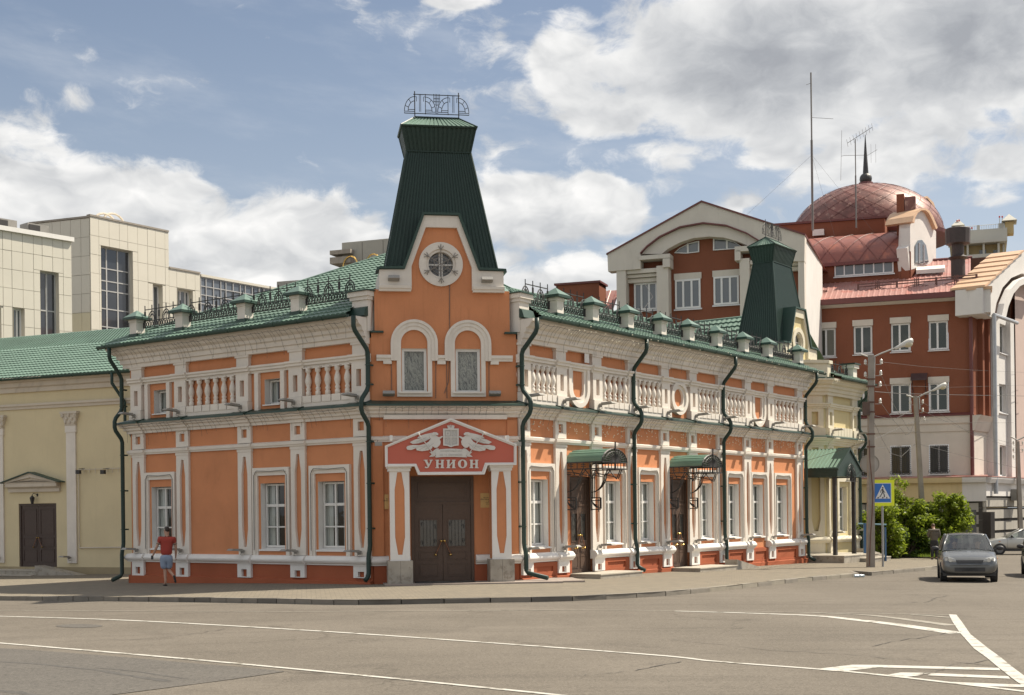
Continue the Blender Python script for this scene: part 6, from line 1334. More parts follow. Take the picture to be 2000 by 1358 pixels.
m = MB(FG); m.add([(*(lambda q: (q[0], -.7, q[1]))(G(1960, 570)),)] * 3, []); m = MB(FG)
for k in range(7):
    a = (lerp(1919.5, 1996, k / 7), lerp(562, 491, k / 7)); b = (lerp(1919.5, 1996, (k + 1) / 7), lerp(562, 491, (k + 1) / 7)); A_, B_ = G(*a), G(*b)
    MB(FG).add([(A_[0], .12, A_[1] + .03), (B_[0], .12, B_[1] - .05), (B_[0], -1.9, B_[1] - .05), (A_[0], -1.9, A_[1] + .03), (A_[0], .12, A_[1] + .16), (B_[0], .12, B_[1] + .08), (B_[0], -1.9, B_[1] + .08), (A_[0], -1.9, A_[1] + .16)],
               [(0, 1, 2, 3), (4, 5, 6, 7), (0, 1, 5, 4), (1, 2, 6, 5), (2, 3, 7, 6), (3, 0, 4, 7)]).build('coping_sheet', COPB, RB)
m = MB(FM); q0 = FM.P(-.9, .3, 0); tA, zA = FM.tz(1900, 565, .9); m.box(-1.0, .25, -.3, 1.0, FM.z(1905, 612, .9), FM.z(1905, 567, .9)); m.build('gable_corner_block', WHW, RB)
MB(FM).box(-1.1, .35, -.4, 1.1, FM.z(1905, 567, .9), FM.z(1905, 565, .9) + .1).build('corner_coping', COPB, RB)
m = MB(FG); a, z = G(1929, 616); P = [(a, .35, z), (a, .35, FG.z(1932, 965))]; m.tube(P, .13, 8); m.tube([(a, .35, z), (FG.t(1975, 628), .35, FG.z(1975, 632))], .11, 8); m.build('grey_drainpipe', mat('galvanised_steel', (.36, .38, .41), .4, .1, 2, .02, metal=.3), RB)
# basement storey
FB = FM.shift(n=1.6); zb1 = FB.z(1800, 934); zb0 = FB.z(1850, 980)
tY, tC = FB.t(1879, 950), FB.t(1926, 950)
for a, b, mt_ in ((tC, tY, WHW), (tY, T_, BASEY)):
    MB(FB).box(a, b, -1.7, 0, zb0, zb1 - .3).build('basement_band', mt_, RB); MB(FB).profile([(-1.7, zb1 - .3), (.25, zb1 - .3), (.3, zb1 - .1), (.3, zb1), (-1.7, zb1 + .1)], a, b).build('basement_cornice', mt_, RB)
MB(FB).profile([(-1.7, zb1 + .1), (.33, zb1), (.33, zb1 + .05), (-1.7, zb1 + .16)], tC - .1, T_).build('basement_flashing', REDR, RB)
FBr = Frame(FB.P(tC, 0, 0)[:2], (.5869, .8097), (.8097, -.5869)); m = MB(FBr); m.box(0, 40, -2.2, .0, zb0 + .3, zb1 - .35); m.build('basement_band', WHW, RB); MB(FBr).profile([(-2, zb1 - .35), (.2, zb1 - .35), (.3, zb1 - .1), (.3, zb1), (-2, zb1)], 0, 40).build('basement_cornice', WHW, RB); MB(FBr).profile([(-2, zb1), (.33, zb1), (.33, zb1 + .05), (-2, zb1 + .16)], 0, 40).build('basement_flashing', REDR, RB)
GB = mat('grey_rusticated_stone', (.36, .34, .30), .9, .1, 1.2, .3, 20, streak=.3)
for fr, a, b in ((FB.shift(n=-.15), tC, T_), (FBr.shift(n=-.12), .0, 40)):
    z = zb0 + (.3 if fr.d[0] > 0 else 0); k = 0
    while z > -3:
        x = a; off = .9 * (k % 2)
        m = MB(fr); m.box(a, b, -1, -.10, z - .68, z); m.build('stone_course_joint', mat('dark_joint', (.05, .045, .04), .9, .1, 3, 0), RB)
        L = 6 if fr.d[0] > 0 else 3.4
        while x < min(b, 22): e = min(b, x + L - (off if x == a else 0)); MB(fr).box(x + .01, e - .02, -.15, .02, z - .62, z - .10).build('stone_block', GB, RB); x = e
        z -= .70; k += 1
# gate leaf / booth and posts before the basement
bx0, _, _ = ground_px(1905, 1058, 0); BO = PX(1896, 1040, 71); FBo = Frame(BO[:2], (.9, .43), (.43, -.9)); m = MB(FBo); m.box(FBo.t(1883, 1030), FBo.t(1907, 1030), -1.2, 0, -1.4, FBo.z(1895, 996)); single(m, 'metal_cabinet', mat('black_painted_steel', (.022, .022, .022), .5, .1, 1, .03), 'tall black metal cabinet standing by the grey basement wall', 'cabinet')
m = MB(FBo); m.box(FBo.t(1935, 1030), FBo.t(1943, 1030), -.6, 0, -1.5, FBo.z(1936, 1000)); single(m, 'gate_leaf', mat('dark_brown_steel', (.03, .022, .018), .6, .2, 2, .05), 'narrow dark gate leaf folded against the grey wall', 'gate')
# air conditioner
ac = FBr.tz(1982, 962); m = MB(FBr); m.box(FBr.t(1974, 962), FBr.t(1985, 962), .0, .45, FBr.z(1978, 978), FBr.z(1978, 956)); a_ = single(m, 'air_conditioner', LAMPGREY, 'grey air conditioner box on the white basement wall at the right edge', 'air conditioner')
# small canopy between two windows
h = pr(FM, 1779, 1811, 731, 745); m = MB(FM); m.add([(h[0], 0, h[3]), (h[1], 0, h[3]), (h[1], .7, h[2]), (h[0], .7, h[2]), (h[0], 0, h[3] + .06), (h[1], 0, h[3] + .06), (h[1], .7, h[2] + .06), (h[0], .7, h[2] + .06)], [(0, 1, 2, 3), (4, 5, 6, 7), (0, 1, 5, 4), (1, 2, 6, 5), (2, 3, 7, 6), (3, 0, 4, 7)])
for t in (h[0] + .1, h[1] - .1): m.tube([(t, .6, h[2]), (t, .05, h[2] - .5), (t, .05, h[2] - 1.0)], .035, 4)
m.build('window_canopy', mat('dark_maroon', (.05, .02, .02), .7), RB)
# ---- gabled wing
FGW = Frame(PX(1572, 600, 73)[:2], (-.943, .332), (-.332, -.943))
def q_(x, y, off=0): return FGW.tz(x, y, off)
wl = [pr(FGW, *q, -.55) for q in ((1319, 1368.5, 546, 603), (1394, 1443.5, 540, 595), (1239, 1284, 553, 606), (1475.5, 1520, 536, 590))]
tL, tR = FGW.t(1206, 600), 0.0; zlo = 2.0; ztop = FGW.z(1400, 470)
MB(FGW).wall(tR, tL, zlo, ztop, wl, n=-.55).build('wing_wall', REDW, RB, fix=False)
FGi = FGW.shift(n=-.55)
for h in wl[:2]:
    h2 = pr(FGi, *((1319, 1368.5, 546, 603) if h is wl[0] else (1394, 1443.5, 540, 595)))
for qx in ((1319, 1368.5, 546, 603), (1394, 1443.5, 540, 595), (1239, 1284, 553, 606), (1480, 1520, 536, 590)):
    h = pr(FGi, *qx); simple_window(FGi, h[0], h[1], h[2], h[3], RB, bars=(.35, .68), gm=SKYGL, n=.04, lint=.36, fw=.10)
m = MB(FGi); m.prism([FGi.tz(1312, 500), FGi.tz(1316, 478), FGi.tz(1360, 465), FGi.tz(1400, 460), FGi.tz(1440, 465), FGi.tz(1450, 478), FGi.tz(1452, 500)], -.1, .005); m.build('wing_infill', REDW, RB)
for qa in ([(1317, 495), (1328, 485), (1346, 476), (1366, 471), (1366, 493), (1340, 496)], [(1393, 490), (1393, 466), (1414, 467), (1436, 474), (1449, 482), (1436, 487)]):
    m = MB(FGi); P = [FGi.tz(*p) for p in qa]; m.prism(P, .02, .03); m.build('arched_pane', SKYGL, RB)
    c = (sum(p[0] for p in P) / 6, sum(p[1] for p in P) / 6); m = MB(FGi); m.ring(P, [(lerp(p[0], c[0], .10), lerp(p[1], c[1], .16)) for p in P], .03, .10); m.box(c[0] - .05, c[0] + .05, .03, .09, min(p[1] for p in P), max(p[1] for p in P) - .1); m.build('arched_window_frame', PVC, RB)
# outer concrete portal and gable
gf = MB(FGW); G1 = [(1190, 532), (1188.5, 497), (1372, 396), (1573, 461), (1573, 472), (1572, 512)]
AO = [(1253, 497), (1265, 484), (1290, 465), (1330, 446), (1375, 438), (1420, 443), (1460, 458), (1492, 478), (1503, 484)]
AI = [(1293, 497), (1305, 487), (1330, 474), (1355, 466), (1385, 463), (1415, 465), (1440, 472), (1460, 480), (1462, 482)]
top = [q_(*p) for p in G1]
# face split into left leg, arch band and right leg
gf.prism([q_(1190, 532), q_(1188.5, 497), q_(1372, 396), q_(1375, 438), q_(1330, 446), q_(1290, 465), q_(1265, 484), q_(1253, 497), q_(1253, 527)], -.5, .28)
gf.prism([q_(1372, 396), q_(1573, 461), q_(1572, 512), q_(1503, 512), q_(1503, 484), q_(1492, 478), q_(1460, 458), q_(1420, 443), q_(1375, 438)], -.5, .28)
gf.build('gable_face', PALEW, RB)
m = MB(FGW); m.strip([q_(*p) for p in AO], [q_(*p) for p in AI], -.5, .12); m.build('gable_arch', PALEW, RB)
m = MB(FGW); m.strip([q_(1187, 497), q_(1372, 394), q_(1574, 459)], [q_(1187, 500), q_(1372, 397.5), q_(1574, 462.5)], -7, .36); m.build('gable_coping', DRED, RB)
m = MB(FGW); m.strip([q_(x, y - 1.6) for x, y in AO], [q_(x, y + 1.0) for x, y in AO], .1, .36); m.build('arch_coping', DRED, RB)
for xa, xb, yt in ((1206, 1224, 528), (1284, 1307, 520), (1446, 1465, 506), (1560, 1572, 500)):
    a, b = sorted((FGW.t(xa, 560), FGW.t(xb, 560))); MB(FGW).box(a, b, -.55, .22, zlo, FGW.z((xa + xb) / 2, yt)).build('concrete_pier', PALEW, RB)
for xa, xb, yt, yb in ((1251, 1311, 500, 508), (1297, 1311, 507, 524), (1437, 1500, 482, 492), (1437, 1448, 491, 511)):
    h = pr(FGW, xa, xb, yt, yb); MB(FGW).box(h[0], h[1], -.55, .38, h[2], h[3]).build('portal_block', PALEW, RB)
for k, (y0, y1) in enumerate(((526, 534), (535, 541), (542, 550))):
    for xa, xb, dy in ((1224, 1284, 0), (1465, 1560, -20)): h = pr(FGW, xa, xb, y0 + dy, y1 + dy); MB(FGW).box(h[0], h[1], -.55, .1 - k * .18, h[2], h[3]).build('stepped_lintel', PALEW, RB)
h = pr(FGW, 1224, 1572, 400, 500); MB(FGW).add([q_(1572, 512) + () if 0 else (0, .28, FGW.z(1572, 512)), (0, .28, FGW.z(1572, 461)), (0, -9, FGW.z(1572, 461)), (0, -9, zlo), (0, -.55, zlo), (0, -.55, FGW.z(1572, 512))], [(0, 1, 2, 3, 4, 5)]).build('wing_side_wall', WHW, RB, fix=False)
m = MB(FGW); pk_, pz_ = q_(1372, 397); eL, zLl = q_(1188.5, 499); eR, zRr = q_(1573, 463)
m.add([(pk_, .2, pz_), (eL, .2, zLl), (eL, -14, zLl), (pk_, -14, pz_), (eR, .2, zRr), (eR, -14, zRr)], [(0, 1, 2, 3), (0, 4, 5, 3)]); m.build('wing_roof', REDR, RB)
# roof and chimney to the left of the wing
m = MB(FGW); rz = FGW.z(1175, 569, -6); a0, a1 = FGW.t(1210, 580, -6), FGW.t(1035, 580, -6); corr_face(m, [(a1, -1, rz - 4.6), (a0, -1, rz - 4.6), (a0, -6, rz), (a1, -6, rz)], .5, .03); m.build('low_roof_sheet', REDR, RB, fix=False)
h = pr(FGW.shift(n=-3), 1086, 1170, 555, 590); m = MB(FGW.shift(n=-3)); m.box(h[0], h[1], -1.6, 0, h[2] - 1, h[3]); m.build('parapet_block', REDW, RB); m = MB(FGW.shift(n=-3)); m.box(h[0] - .1, h[1] + .1, -1.7, .1, h[3], h[3] + .12); m.build('parapet_coping', DRED, RB)
# ---- dome and drum, behind
DC = PX(1692, 455, 94); DR = 5.3; zDb = PX(1692, 452, 94)[2] - .6; zDt = PX(1692, 364, 94)[2]
dome = MB(WF(DC[0], DC[1], 0)); H_ = zDt - zDb
K_, J_ = 20, 8
for i in range(K_):
    for j in range(J_):
        for half in (0, 1):
            def dp(u, v, e=.0):
                a = 2 * math.pi * u / K_; ph = v / J_ * math.pi / 2; r = DR * math.cos(ph) * (1 + e); return (r * math.cos(a), r * math.sin(a), zDb + (H_ * math.sin(ph)) * (1 + e))
    pass
P = []; F = []
for j in range(J_ + 1):
    for i in range(K_): P.append(((i + .5 * (j % 2)) / 1, j))
dm = MB(WF(DC[0], DC[1], 0)); seam = MB(WF(DC[0], DC[1], 0))
def DP(u, v, e=0.0):
    a = 2 * math.pi * u / K_; ph = min(1, v / J_) * math.pi / 2; r = (DR + e) * math.cos(ph); return (r * math.cos(a), r * math.sin(a), zDb + (H_ + e) * math.sin(ph))
vs_ = [DP(i / 2, j) for j in range(J_ * 2 + 1) for i in range(K_ * 2)]
dm.v = []; NU = 60; NV = 24
dm.add([DP(i * K_ / NU, j * J_ / NV) for j in range(NV + 1) for i in range(NU)], [(j * NU + i, j * NU + (i + 1) % NU, (j + 1) * NU + (i + 1) % NU, (j + 1) * NU + i) for j in range(NV) for i in range(NU)])
d_ = dm.build('dome', COPR, RB, smooth=True)
for s_ in (-1, 1):
    for k in range(K_):
        pts = [DP(k + s_ * v * .75, v, .035) for v in [x * J_ * .93 / 16 for x in range(17)]]; seam.tube(pts, .012, 4)
seam.build('dome_seam', DRED, d_)
fb = MB(WF(DC[0], DC[1], 0)); zz0 = zDt; s1 = 94 / FPX
fb.lathe([(.55, -.1), (.5, .25), (.3, .3)], 0, 0, zz0, 12); fb.build('finial_base', DRED, RB)
fb = MB(WF(DC[0], DC[1], 0)); zb_ = PX(1691, 350, 94)[2]; rb_ = 12 * s1; fb.ball((0, 0, zb_), rb_, rb_, rb_, 16, 12); fb.lathe([(5.5 * s1, 0), (5.5 * s1, .1), (.02, PX(1690, 261, 94)[2] - zb_ - rb_)], 0, 0, zb_ + rb_ - .08, 12); o = fb.build('finial', mat('black_finial', (.03, .03, .03), .4), RB)
dr = MB(WF(DC[0], DC[1], 0)); dr.lathe([(DR + .5, zDb - .35), (DR + .55, zDb - .1), (DR - .1, zDb + .05)], 0, 0, 0, 40); dr.build('dome_rim', DRED, RB)
dr = MB(WF(DC[0], DC[1], 0)); dr.lathe([(DR - .6, zDb - 7), (DR - .6, zDb - 1.8), (DR - .6, zDb - .3)], 0, 0, 0, 40); dr.build('drum', SKYGL, RB)
# red block in front of the dome
FD = Frame(PX(1728, 440, 86)[:2], (-.943, .332), (-.332, -.943)); h = pr(FD, 1520, 1728, 433, 480); m = MB(FD); a = FD.t(1450, 450)
m.add([(0, 0, FD.z(1728, 426)), (a, 0, FD.z(1520, 440)), (a, 0, 10), (0, 0, 10), (0, -5, FD.z(1728, 426)), (a, -5, FD.z(1520, 440)), (a, -5, 10), (0, -5, 10)], [(0, 1, 2, 3), (4, 5, 6, 7), (0, 1, 5, 4), (0, 4, 7, 3)]); m.build('attic_block', REDW, RB)
m = MB(FD); m.add([(-.1, .1, FD.z(1728, 426)), (a, .1, FD.z(1520, 440)), (a, -5, FD.z(1520, 440) + .02), (-.1, -5, FD.z(1728, 426) + .02), (-.1, .1, FD.z(1728, 426) + .14), (a, .1, FD.z(1520, 440) + .14)], [(0, 1, 5, 4), (4, 5, 2, 3)]); m.build('attic_coping', DRED, RB)
h = pr(FD, 1588, 1610, 450, 462); m = MB(FD); m.box(h[0], h[1], 0, .35, h[2], h[3]); o = m.build('air_conditioner', WHITEP, RB)
# barrel vault with diamond seams
FV = Frame(PX(1755, 500, 82.6)[:2], (-.943, .332), (-.332, -.943)); aV = FV.t(1540, 490); zv0 = FV.z(1700, 510); zv1 = FV.z(1700, 458, -3.2); RV = 3.6
def VP(t, f, e=0.0): th = f * math.pi / 2; return (t, -RV * (1 - math.cos(th)) - .0 + e * math.cos(th), zv0 + (zv1 - zv0) * math.sin(th) + e * math.sin(th))
vb = MB(FV); NU, NV = 2, 10; vb.add([VP(aV * i / NU, j / NV) for j in range(NV + 1) for i in range(NU + 1)], [(j * (NU + 1) + i, j * (NU + 1) + i + 1, (j + 1) * (NU + 1) + i + 1, (j + 1) * (NU + 1) + i) for j in range(NV) for i in range(NU)])
COPV = mat('matt_copper_vault', (.25, .085, .065), .42, .12, .8, .04, 14, col2=(.36, .13, .09)); v_ = vb.build('barrel_roof', COPV, RB, smooth=True); sm = MB(FV)
for k in range(-4, 12):
    for s_ in (-1, 1):
        pts = [VP(k * 1.25 + s_ * f * 2.5, f, .03) for f in [x / 10 for x in range(11)]]; pts = [p for p in pts if 0 <= p[0] <= aV]
        if len(pts) > 1: sm.tube(pts, .013, 4)
sm.build('vault_seam', DRED, v_)
m = MB(FV); m.box(0, aV, -RV, -.05, 8, zv0); m.build('clerestory_wall', REDW, RB); m = MB(FV); m.box(0, aV, -.1, .25, zv0 - .18, zv0 + .02); m.build('vault_eave', DRED, RB)
hv = pr(FV, 1630, 1745, 513, 537); simple_window(FV, hv[0], hv[1], hv[2] + .0, hv[3], RB, bars=[k / 6 for k in range(1, 6)], gm=SKYGL, n=.02, fw=.07)
# arched dormer beside the vault, chimneys
FAr = Frame(PX(1776, 500, 82.2)[:2], (.5869, .8097), (.8097, -.5869))
def a_(x, y): return FAr.tz(x, y)
dp_ = [a_(1772, 484), a_(1776, 478), a_(1778, 430), a_(1790, 412), a_(1803, 412), a_(1815, 428), a_(1822, 447), a_(1828, 452), a_(1828, 512), a_(1776, 528)]
MB(FAr).prism(dp_, -.7, 0).build('dormer_front', WHW, RB); MB(FAr).prism([a_(1776, 528), a_(1828, 512), a_(1828, 570), a_(1776, 600)], -.7, -.01).build('dormer_base', REDW, RB); A2 = [a_(*p) for p in ((1774, 434), (1777, 423), (1783, 413), (1791, 408), (1800, 408), (1808, 413), (1816, 426), (1824, 446))]; A3 = [a_(*p) for p in ((1778, 437), (1780, 426), (1785, 417), (1792, 412), (1800, 412), (1806, 417), (1813, 430), (1821, 449))]
m = MB(FAr); m.strip(A2, A3, -1.5, .25); m.build('dormer_coping', COPB, RB)
m = MB(FAr); m.prism([a_(1786, 515), a_(1786, 480), a_(1792, 470), a_(1799, 469), a_(1807, 480), a_(1812, 512), a_(1800, 517)], .0, .06); m.build('dormer_window', SKYGL, RB)
for xx in (1793, 1802): m = MB(FAr.shift(n=.05)); P0 = a_(xx, 472 + abs(xx - 1796)); P1 = a_(xx, 514); m.tube([(P0[0], .03, P0[1]), (P1[0], .03, P1[1])], .06, 4); m.build('dormer_mullion', PVC, RB)
m = MB(FM.shift(n=-3.2)); f2 = FM.shift(n=-3.2); h = pr(f2, 1759, 1778, 447, 492); m.box(h[0], h[1], -1.2, .1, h[2], h[3]); m.build('dormer_pier', WHW, RB); h = pr(f2, 1760, 1779, 492, 560); m = MB(f2); m.box(h[0], h[1], -1.0, .0, h[2] - 1, h[3]); m.build('dormer_cheek', REDW, RB)
for xa, xb, yt, yb in ((1751, 1766, 379, 450), (1767, 1788, 384, 440)):
    f3 = FM.shift(n=-4.5); h = pr(f3, xa, xb, yt, yb); m = MB(f3); m.box(h[0], h[1], -1.0, 0, h[2] - 2, h[3]); m.build('chimney', COPR if xa > 1760 else REDW, RB)
f4 = FAr.shift(n=-6); m = MB(f4); P = [f4.tz(x, y) for x, y in ((1788, 440), (1788, 400), (1797, 389), (1806, 387), (1816, 398), (1822, 415), (1824, 440))]; m.prism(P, -2, 0); m.build('rear_dormer', WHW, RB); m = MB(f4); m.strip([f4.tz(x, y) for x, y in ((1785, 400), (1797, 386), (1806, 384), (1818, 396), (1825, 415))], [f4.tz(x, y) for x, y in ((1788, 402), (1797, 390), (1806, 388), (1815, 399), (1821, 416))], -2.5, .2); m.build('rear_dormer_coping', COPB, RB)
# aerials
def mast(x, yt, yb, D, r, label, cat, extra=None):
    p = PX(x, yb, D); q = PX(x - (yb - yt) * .0, yt, D); m = MB(); 
    k = ray(x, yb); p = (k[0] * D, D, p[2]); zt = PX(x, yt, D)[2]
    m.tube([(p[0], D, p[2] - .5), (p[0], D, lerp(p[2], zt, .55))], r, 6, raw=True); m.tube([(p[0], D, lerp(p[2], zt, .55)), (p[0], D, zt)], r * .7, 5, raw=True)
    if extra: extra(m, p, zt, D)
    return single(m, 'roof_aerial', mat('galvanised_mast', (.16, .155, .15), .6), label, cat, loc=(p[0], D, p[2] - .5))
def guy(m, p, zt, D):
    for dx_, z_ in ((-6, -1), (5, -1.5), (2, -2)): m.tube([(p[0], D, lerp(p[2], zt, .45)), (p[0] + dx_, D + 1, p[2] + z_)], .006, 3, raw=True)
    for f, l in ((.93, -.3), (.70, 1.4)): m.tube([(p[0], D, lerp(p[2], zt, f)), (p[0] + l, D, lerp(p[2], zt, f) - .1)], .015, 3, raw=True)
mast(1587, 142, 435, 84, .075, 'tall thin radio mast rising above the copper dome', 'mast', guy)
def yagi(m, p, zt, D):
    a, b = (p[0] - .5, D, zt - .25), (p[0] + 1.1, D, zt + .75); m.tube([a, b], .02, 4, raw=True)
    for k in range(9): f = k / 8; c = [lerp(a[i], b[i], f) for i in range(3)]; m.tube([(c[0] - .12, D - .3, c[2] + .16), (c[0] + .12, D + .3, c[2] - .16)], .011, 3, raw=True)
    z = lerp(p[2], zt, .80); m.tube([(p[0] - .9, D, z - .05), (p[0] - .7, D, z), (p[0] + .8, D, z), (p[0] + 1.4, D, z + .35)], .014, 4, raw=True); m.tube([(p[0] - .95, D, z - 1.6), (p[0] - .85, D, z + 1.6)], .012, 3, raw=True)
    for dx_ in (.7, 1.0, 1.3): m.tube([(p[0] + dx_, D, z - .5), (p[0] + dx_, D, z + .7)], .009, 3, raw=True)
mast(1672, 272, 430, 84, .05, 'television aerial on a leaning pole beside the dome finial', 'aerial', yagi)
# ---- distant pale tower block
FP = Frame(PX(1962, 500, 150)[:2], (-.943, .332), (-.332, -.943)); FPr = Frame(PX(1962, 500, 150)[:2], (.5869, .8097), (.8097, -.5869)); PT = thing('distant_tower_block', 'pale grey and yellow tower block far behind the red roof', 'building', FP.P(3, 0, 0))
TG = mat('pale_concrete_grey', (.50, .49, .44), .9, .05, .3, 0); TY = mat('ochre_panel', (.55, .43, .22), .9, .05, .3, 0)
h = pr(FP, 1860, 1962, 455, 620); aP = h[1]
MB(FP).box(0, aP, -12, 0, 10, FP.z(1910, 474)).build('upper_storey', TY, PT); MB(FP).box(-.3, aP + .3, -12.3, .3, FP.z(1910, 474), FP.z(1910, 450)).build('parapet', TG, PT)
h = pr(FP, 1856, 1958, 474, 480); MB(FP).box(-.2, aP + .4, 0, 1.6, h[2], h[3]).build('balcony_roof', TG, PT)
for x in (1864, 1890, 1921, 1950, 1960): h = pr(FP, x - 2, x + 2, 478, 500); MB(FP).box(h[0], h[1], 0, 1.2 if x < 1955 else .2, 10, FP.z(x, 478)).build('balcony_post', TG, PT)
h = pr(FP, 1862, 1956, 501, 505); MB(FP).box(h[0], h[1], .9, 1.4, h[2] - 1, h[3]).build('balcony_rail', TG, PT)
for xa, xb in ((1913, 1926), (1940, 1950)): h = pr(FP, xa, xb, 489, 503); MB(FP).box(h[0], h[1], 0, .1, h[2], h[3]).build('window', SKYGL, PT)
for xa, xb, yt in ((1861, 1871, 442), (1871, 1879, 444), (1908, 1913, 439), (1950, 1962, 435), (1963, 1980, 432)): h = pr(FP, xa, xb, yt, 455); MB(FP).box(h[0], h[1], -2, -.3, h[2], h[3]).build('roof_turret', TG if xa != 1963 else TY, PT)
for xa, xb, y in ((1858, 1884, 441), (1956, 1986, 431)): h = pr(FP, xa, xb, y - 2, y); m = MB(FP); m.add([(h[0], -2.6, h[2]), (h[1], -2.6, h[2]), (h[1], .3, h[2]), (h[0], .3, h[2]), ((h[0] + h[1]) / 2, -1.2, h[2] + 1.0)], [(0, 1, 2, 3), (0, 1, 4), (1, 2, 4), (2, 3, 4), (3, 0, 4)]); m.build('turret_roof', TG, PT)
g = MB(FP); za, zb = FP.z(1920, 439), FP.z(1920, 447); g.tube([(0, -.3, za), (aP, -.3, za)], .03, 3)
for k in range(30): g.tube([(aP * k / 30, -.3, za), (aP * k / 30, -.3, za - 1)], .02, 3)
g.build('roof_rail', TG, PT)
REDL = mat('red_lamp', (.5, .05, .05), .5)
for x, y in ((1869, 430), (1873, 429), (1893, 444), (1898, 444), (1952, 422), (1957.5, 422)):
    t, z = FP.tz(x, y); m = MB(FP); m.tube([(t, -.5, z - 1.2), (t, -.5, z)], .04, 4); r_ = m.build('beacon_pole', TG, PT); MB(FP).ball((t, -.5, z), .10, .10, .12, 6, 5).build('beacon', REDL, r_)
MB(FP).box(0, aP, -11.9, -.1, -5, 10).build('lower_storeys', TY, PT)

# ---- cream panelled office block (left)
PAN = [mat('cream_panel', (.62, .59, .51), .5, .04, .3, .02, 5, spec=.4), mat('cream_panel_warm', (.62, .56, .39), .5, .05, .3, .02, 5, spec=.4)]; SEAM = mat('panel_joint', (.44, .42, .37), .9, 0.02, 1, 0)
OBK = thing('office_block', 'cream panelled office block with tall dark glazed strip and a step down to the right', 'building', PX(178, 1000, 100)[:2] + (0,))
FOr = Frame(PX(178, 700, 100)[:2], (.5869, .8097), (.8097, -.5869)); FOl = Frame(PX(178, 700, 100)[:2], (-.935, .354), (-.354, -.935))
OGL = dark_glass('office_glass', (.03, .035, .045), .05, 1.0, .03)
def panels(fr, t0, t1, z0, z1, holes, pw, ph, par, warm=False, core=6.0, n=0.0, toph=None):
    """cladding panels, one object each, over a dark core"""
    zc = z0
    MB(fr).wall(t0, t1, z0, z1, holes, n=n).build('wall_core', SEAM, par, fix=False)
    zs = [z1]; 
    while zs[-1] > z0: zs.append(max(z0, zs[-1] - ph))
    for zt, zb in zip(zs, zs[1:]):
        t = t0; k = 0
        while t < t1 - .05:
            e = min(t1, t + pw * (1.0 if k % 3 else .82)); k += 1
            # cut by holes
            segs = [(t, e, zb, zt)]
            for h in holes:
                ns = []
                for a, b, c, d in segs:
                    if h[0] >= b or h[1] <= a or h[2] >= d or h[3] <= c: ns.append((a, b, c, d)); continue
                    if c < h[2]: ns.append((a, b, c, h[2]))
                    if d > h[3]: ns.append((a, b, h[3], d))
                    c2, d2 = max(c, h[2]), min(d, h[3])
                    if a < h[0]: ns.append((a, h[0], c2, d2))
                    if b > h[1]: ns.append((h[1], b, c2, d2))
                segs = ns
            for a, b, c, d in segs:
                if b - a > .15 and d - c > .15 and d > 9: o = MB(fr).box(a + .012, b - .012, n + .002, n + .06 + random.uniform(-.008, .008), c + .012, d - .012).build('panel', PAN[1 if warm and zt < z1 - 6 else 0], par, fix=False)
            t = e
zt1 = FOr.z(178, 423); a1, a2 = FOr.t(330, 600), FOr.t(390.5, 600)
hA = pr(FOr, 197, 259, 485, 650); hA = (hA[0], hA[1], 4, FOr.z(220, 484)); hB = pr(FOr, 298, 317, 559, 640); hC = pr(FOr, 347, 376, 567, 640); hB = (hB[0], hB[1], 4, FOr.z(305, 556)); hC = (hC[0], hC[1], 4, FOr.z(360, 566))
hD = (FOr.t(298, 600), FOr.t(317, 600), 4, FOr.z(307, 557))
zt2 = FOr.z(360, 530)
panels(FOr, 0, a1, 4, zt1, [hA, hB], .95, 1.43, OBK); panels(FOr, a1, a2, 4, zt2, [hC], .95, 1.43, OBK)
for h in (hA, hB, hC): MB(FOr).reveal(h, .06, -.6).build('window_reveal', PAN[0], OBK, fix=False)
simple_window(FOr, hA[0], hA[1], hA[2], hA[3], OBK, bars=(.27, .62), hb=[(FOr.z(230, y) - 4) / (hA[3] - 4) for y in (646, 640, 605, 570, 551, 527)][1:], gm=OGL, n=-.4, sill=False, fw=.10, wm=mat('grey_mullion', (.42, .42, .42), .5))
for h, b in ((hB, (.45,)), (hC, (.42, .75))): simple_window(FOr, h[0], h[1], h[2], h[3], OBK, bars=b, hb=(.62, .72), gm=SKYGL, n=-.5, sill=False, fw=.12)
aL = FOl.t(60, 600); panels(FOl, 0, aL, 4, zt1 - .15, [], .95, 1.43, OBK, warm=True)
m = MB(FOr); m.add([(0, 0, zt1), (a1, 0, zt1), (a1, -9, zt1), (0, -9, zt1), (a1, -9, zt2), (a1, 0, zt2), (a2, 0, zt2), (a2, -9, zt2)], [(0, 1, 2, 3), (1, 2, 4, 5), (5, 6, 7, 4)]); m.build('roof', PAN[0], OBK)
for fr, a, b, z in ((FOr, -.05, a1, zt1), (FOr, a1, a2, zt2), (FOl, -.05, aL, zt1 - .12)): MB(fr).box(a, b, -.3, .12, z, z + .14).build('parapet_coping', CONC, OBK)
m = MB(FOr); 
for x in (205, 222):
    t, z = FOr.tz(x, 430, -2); m.tube([(t + 1.0 * math.cos(R_(a)), -2, z - .3 + .8 * math.sin(R_(a))) for a in range(0, 181, 20)], .09, 6)
m.build('roof_pipe', CREAMW, OBK)
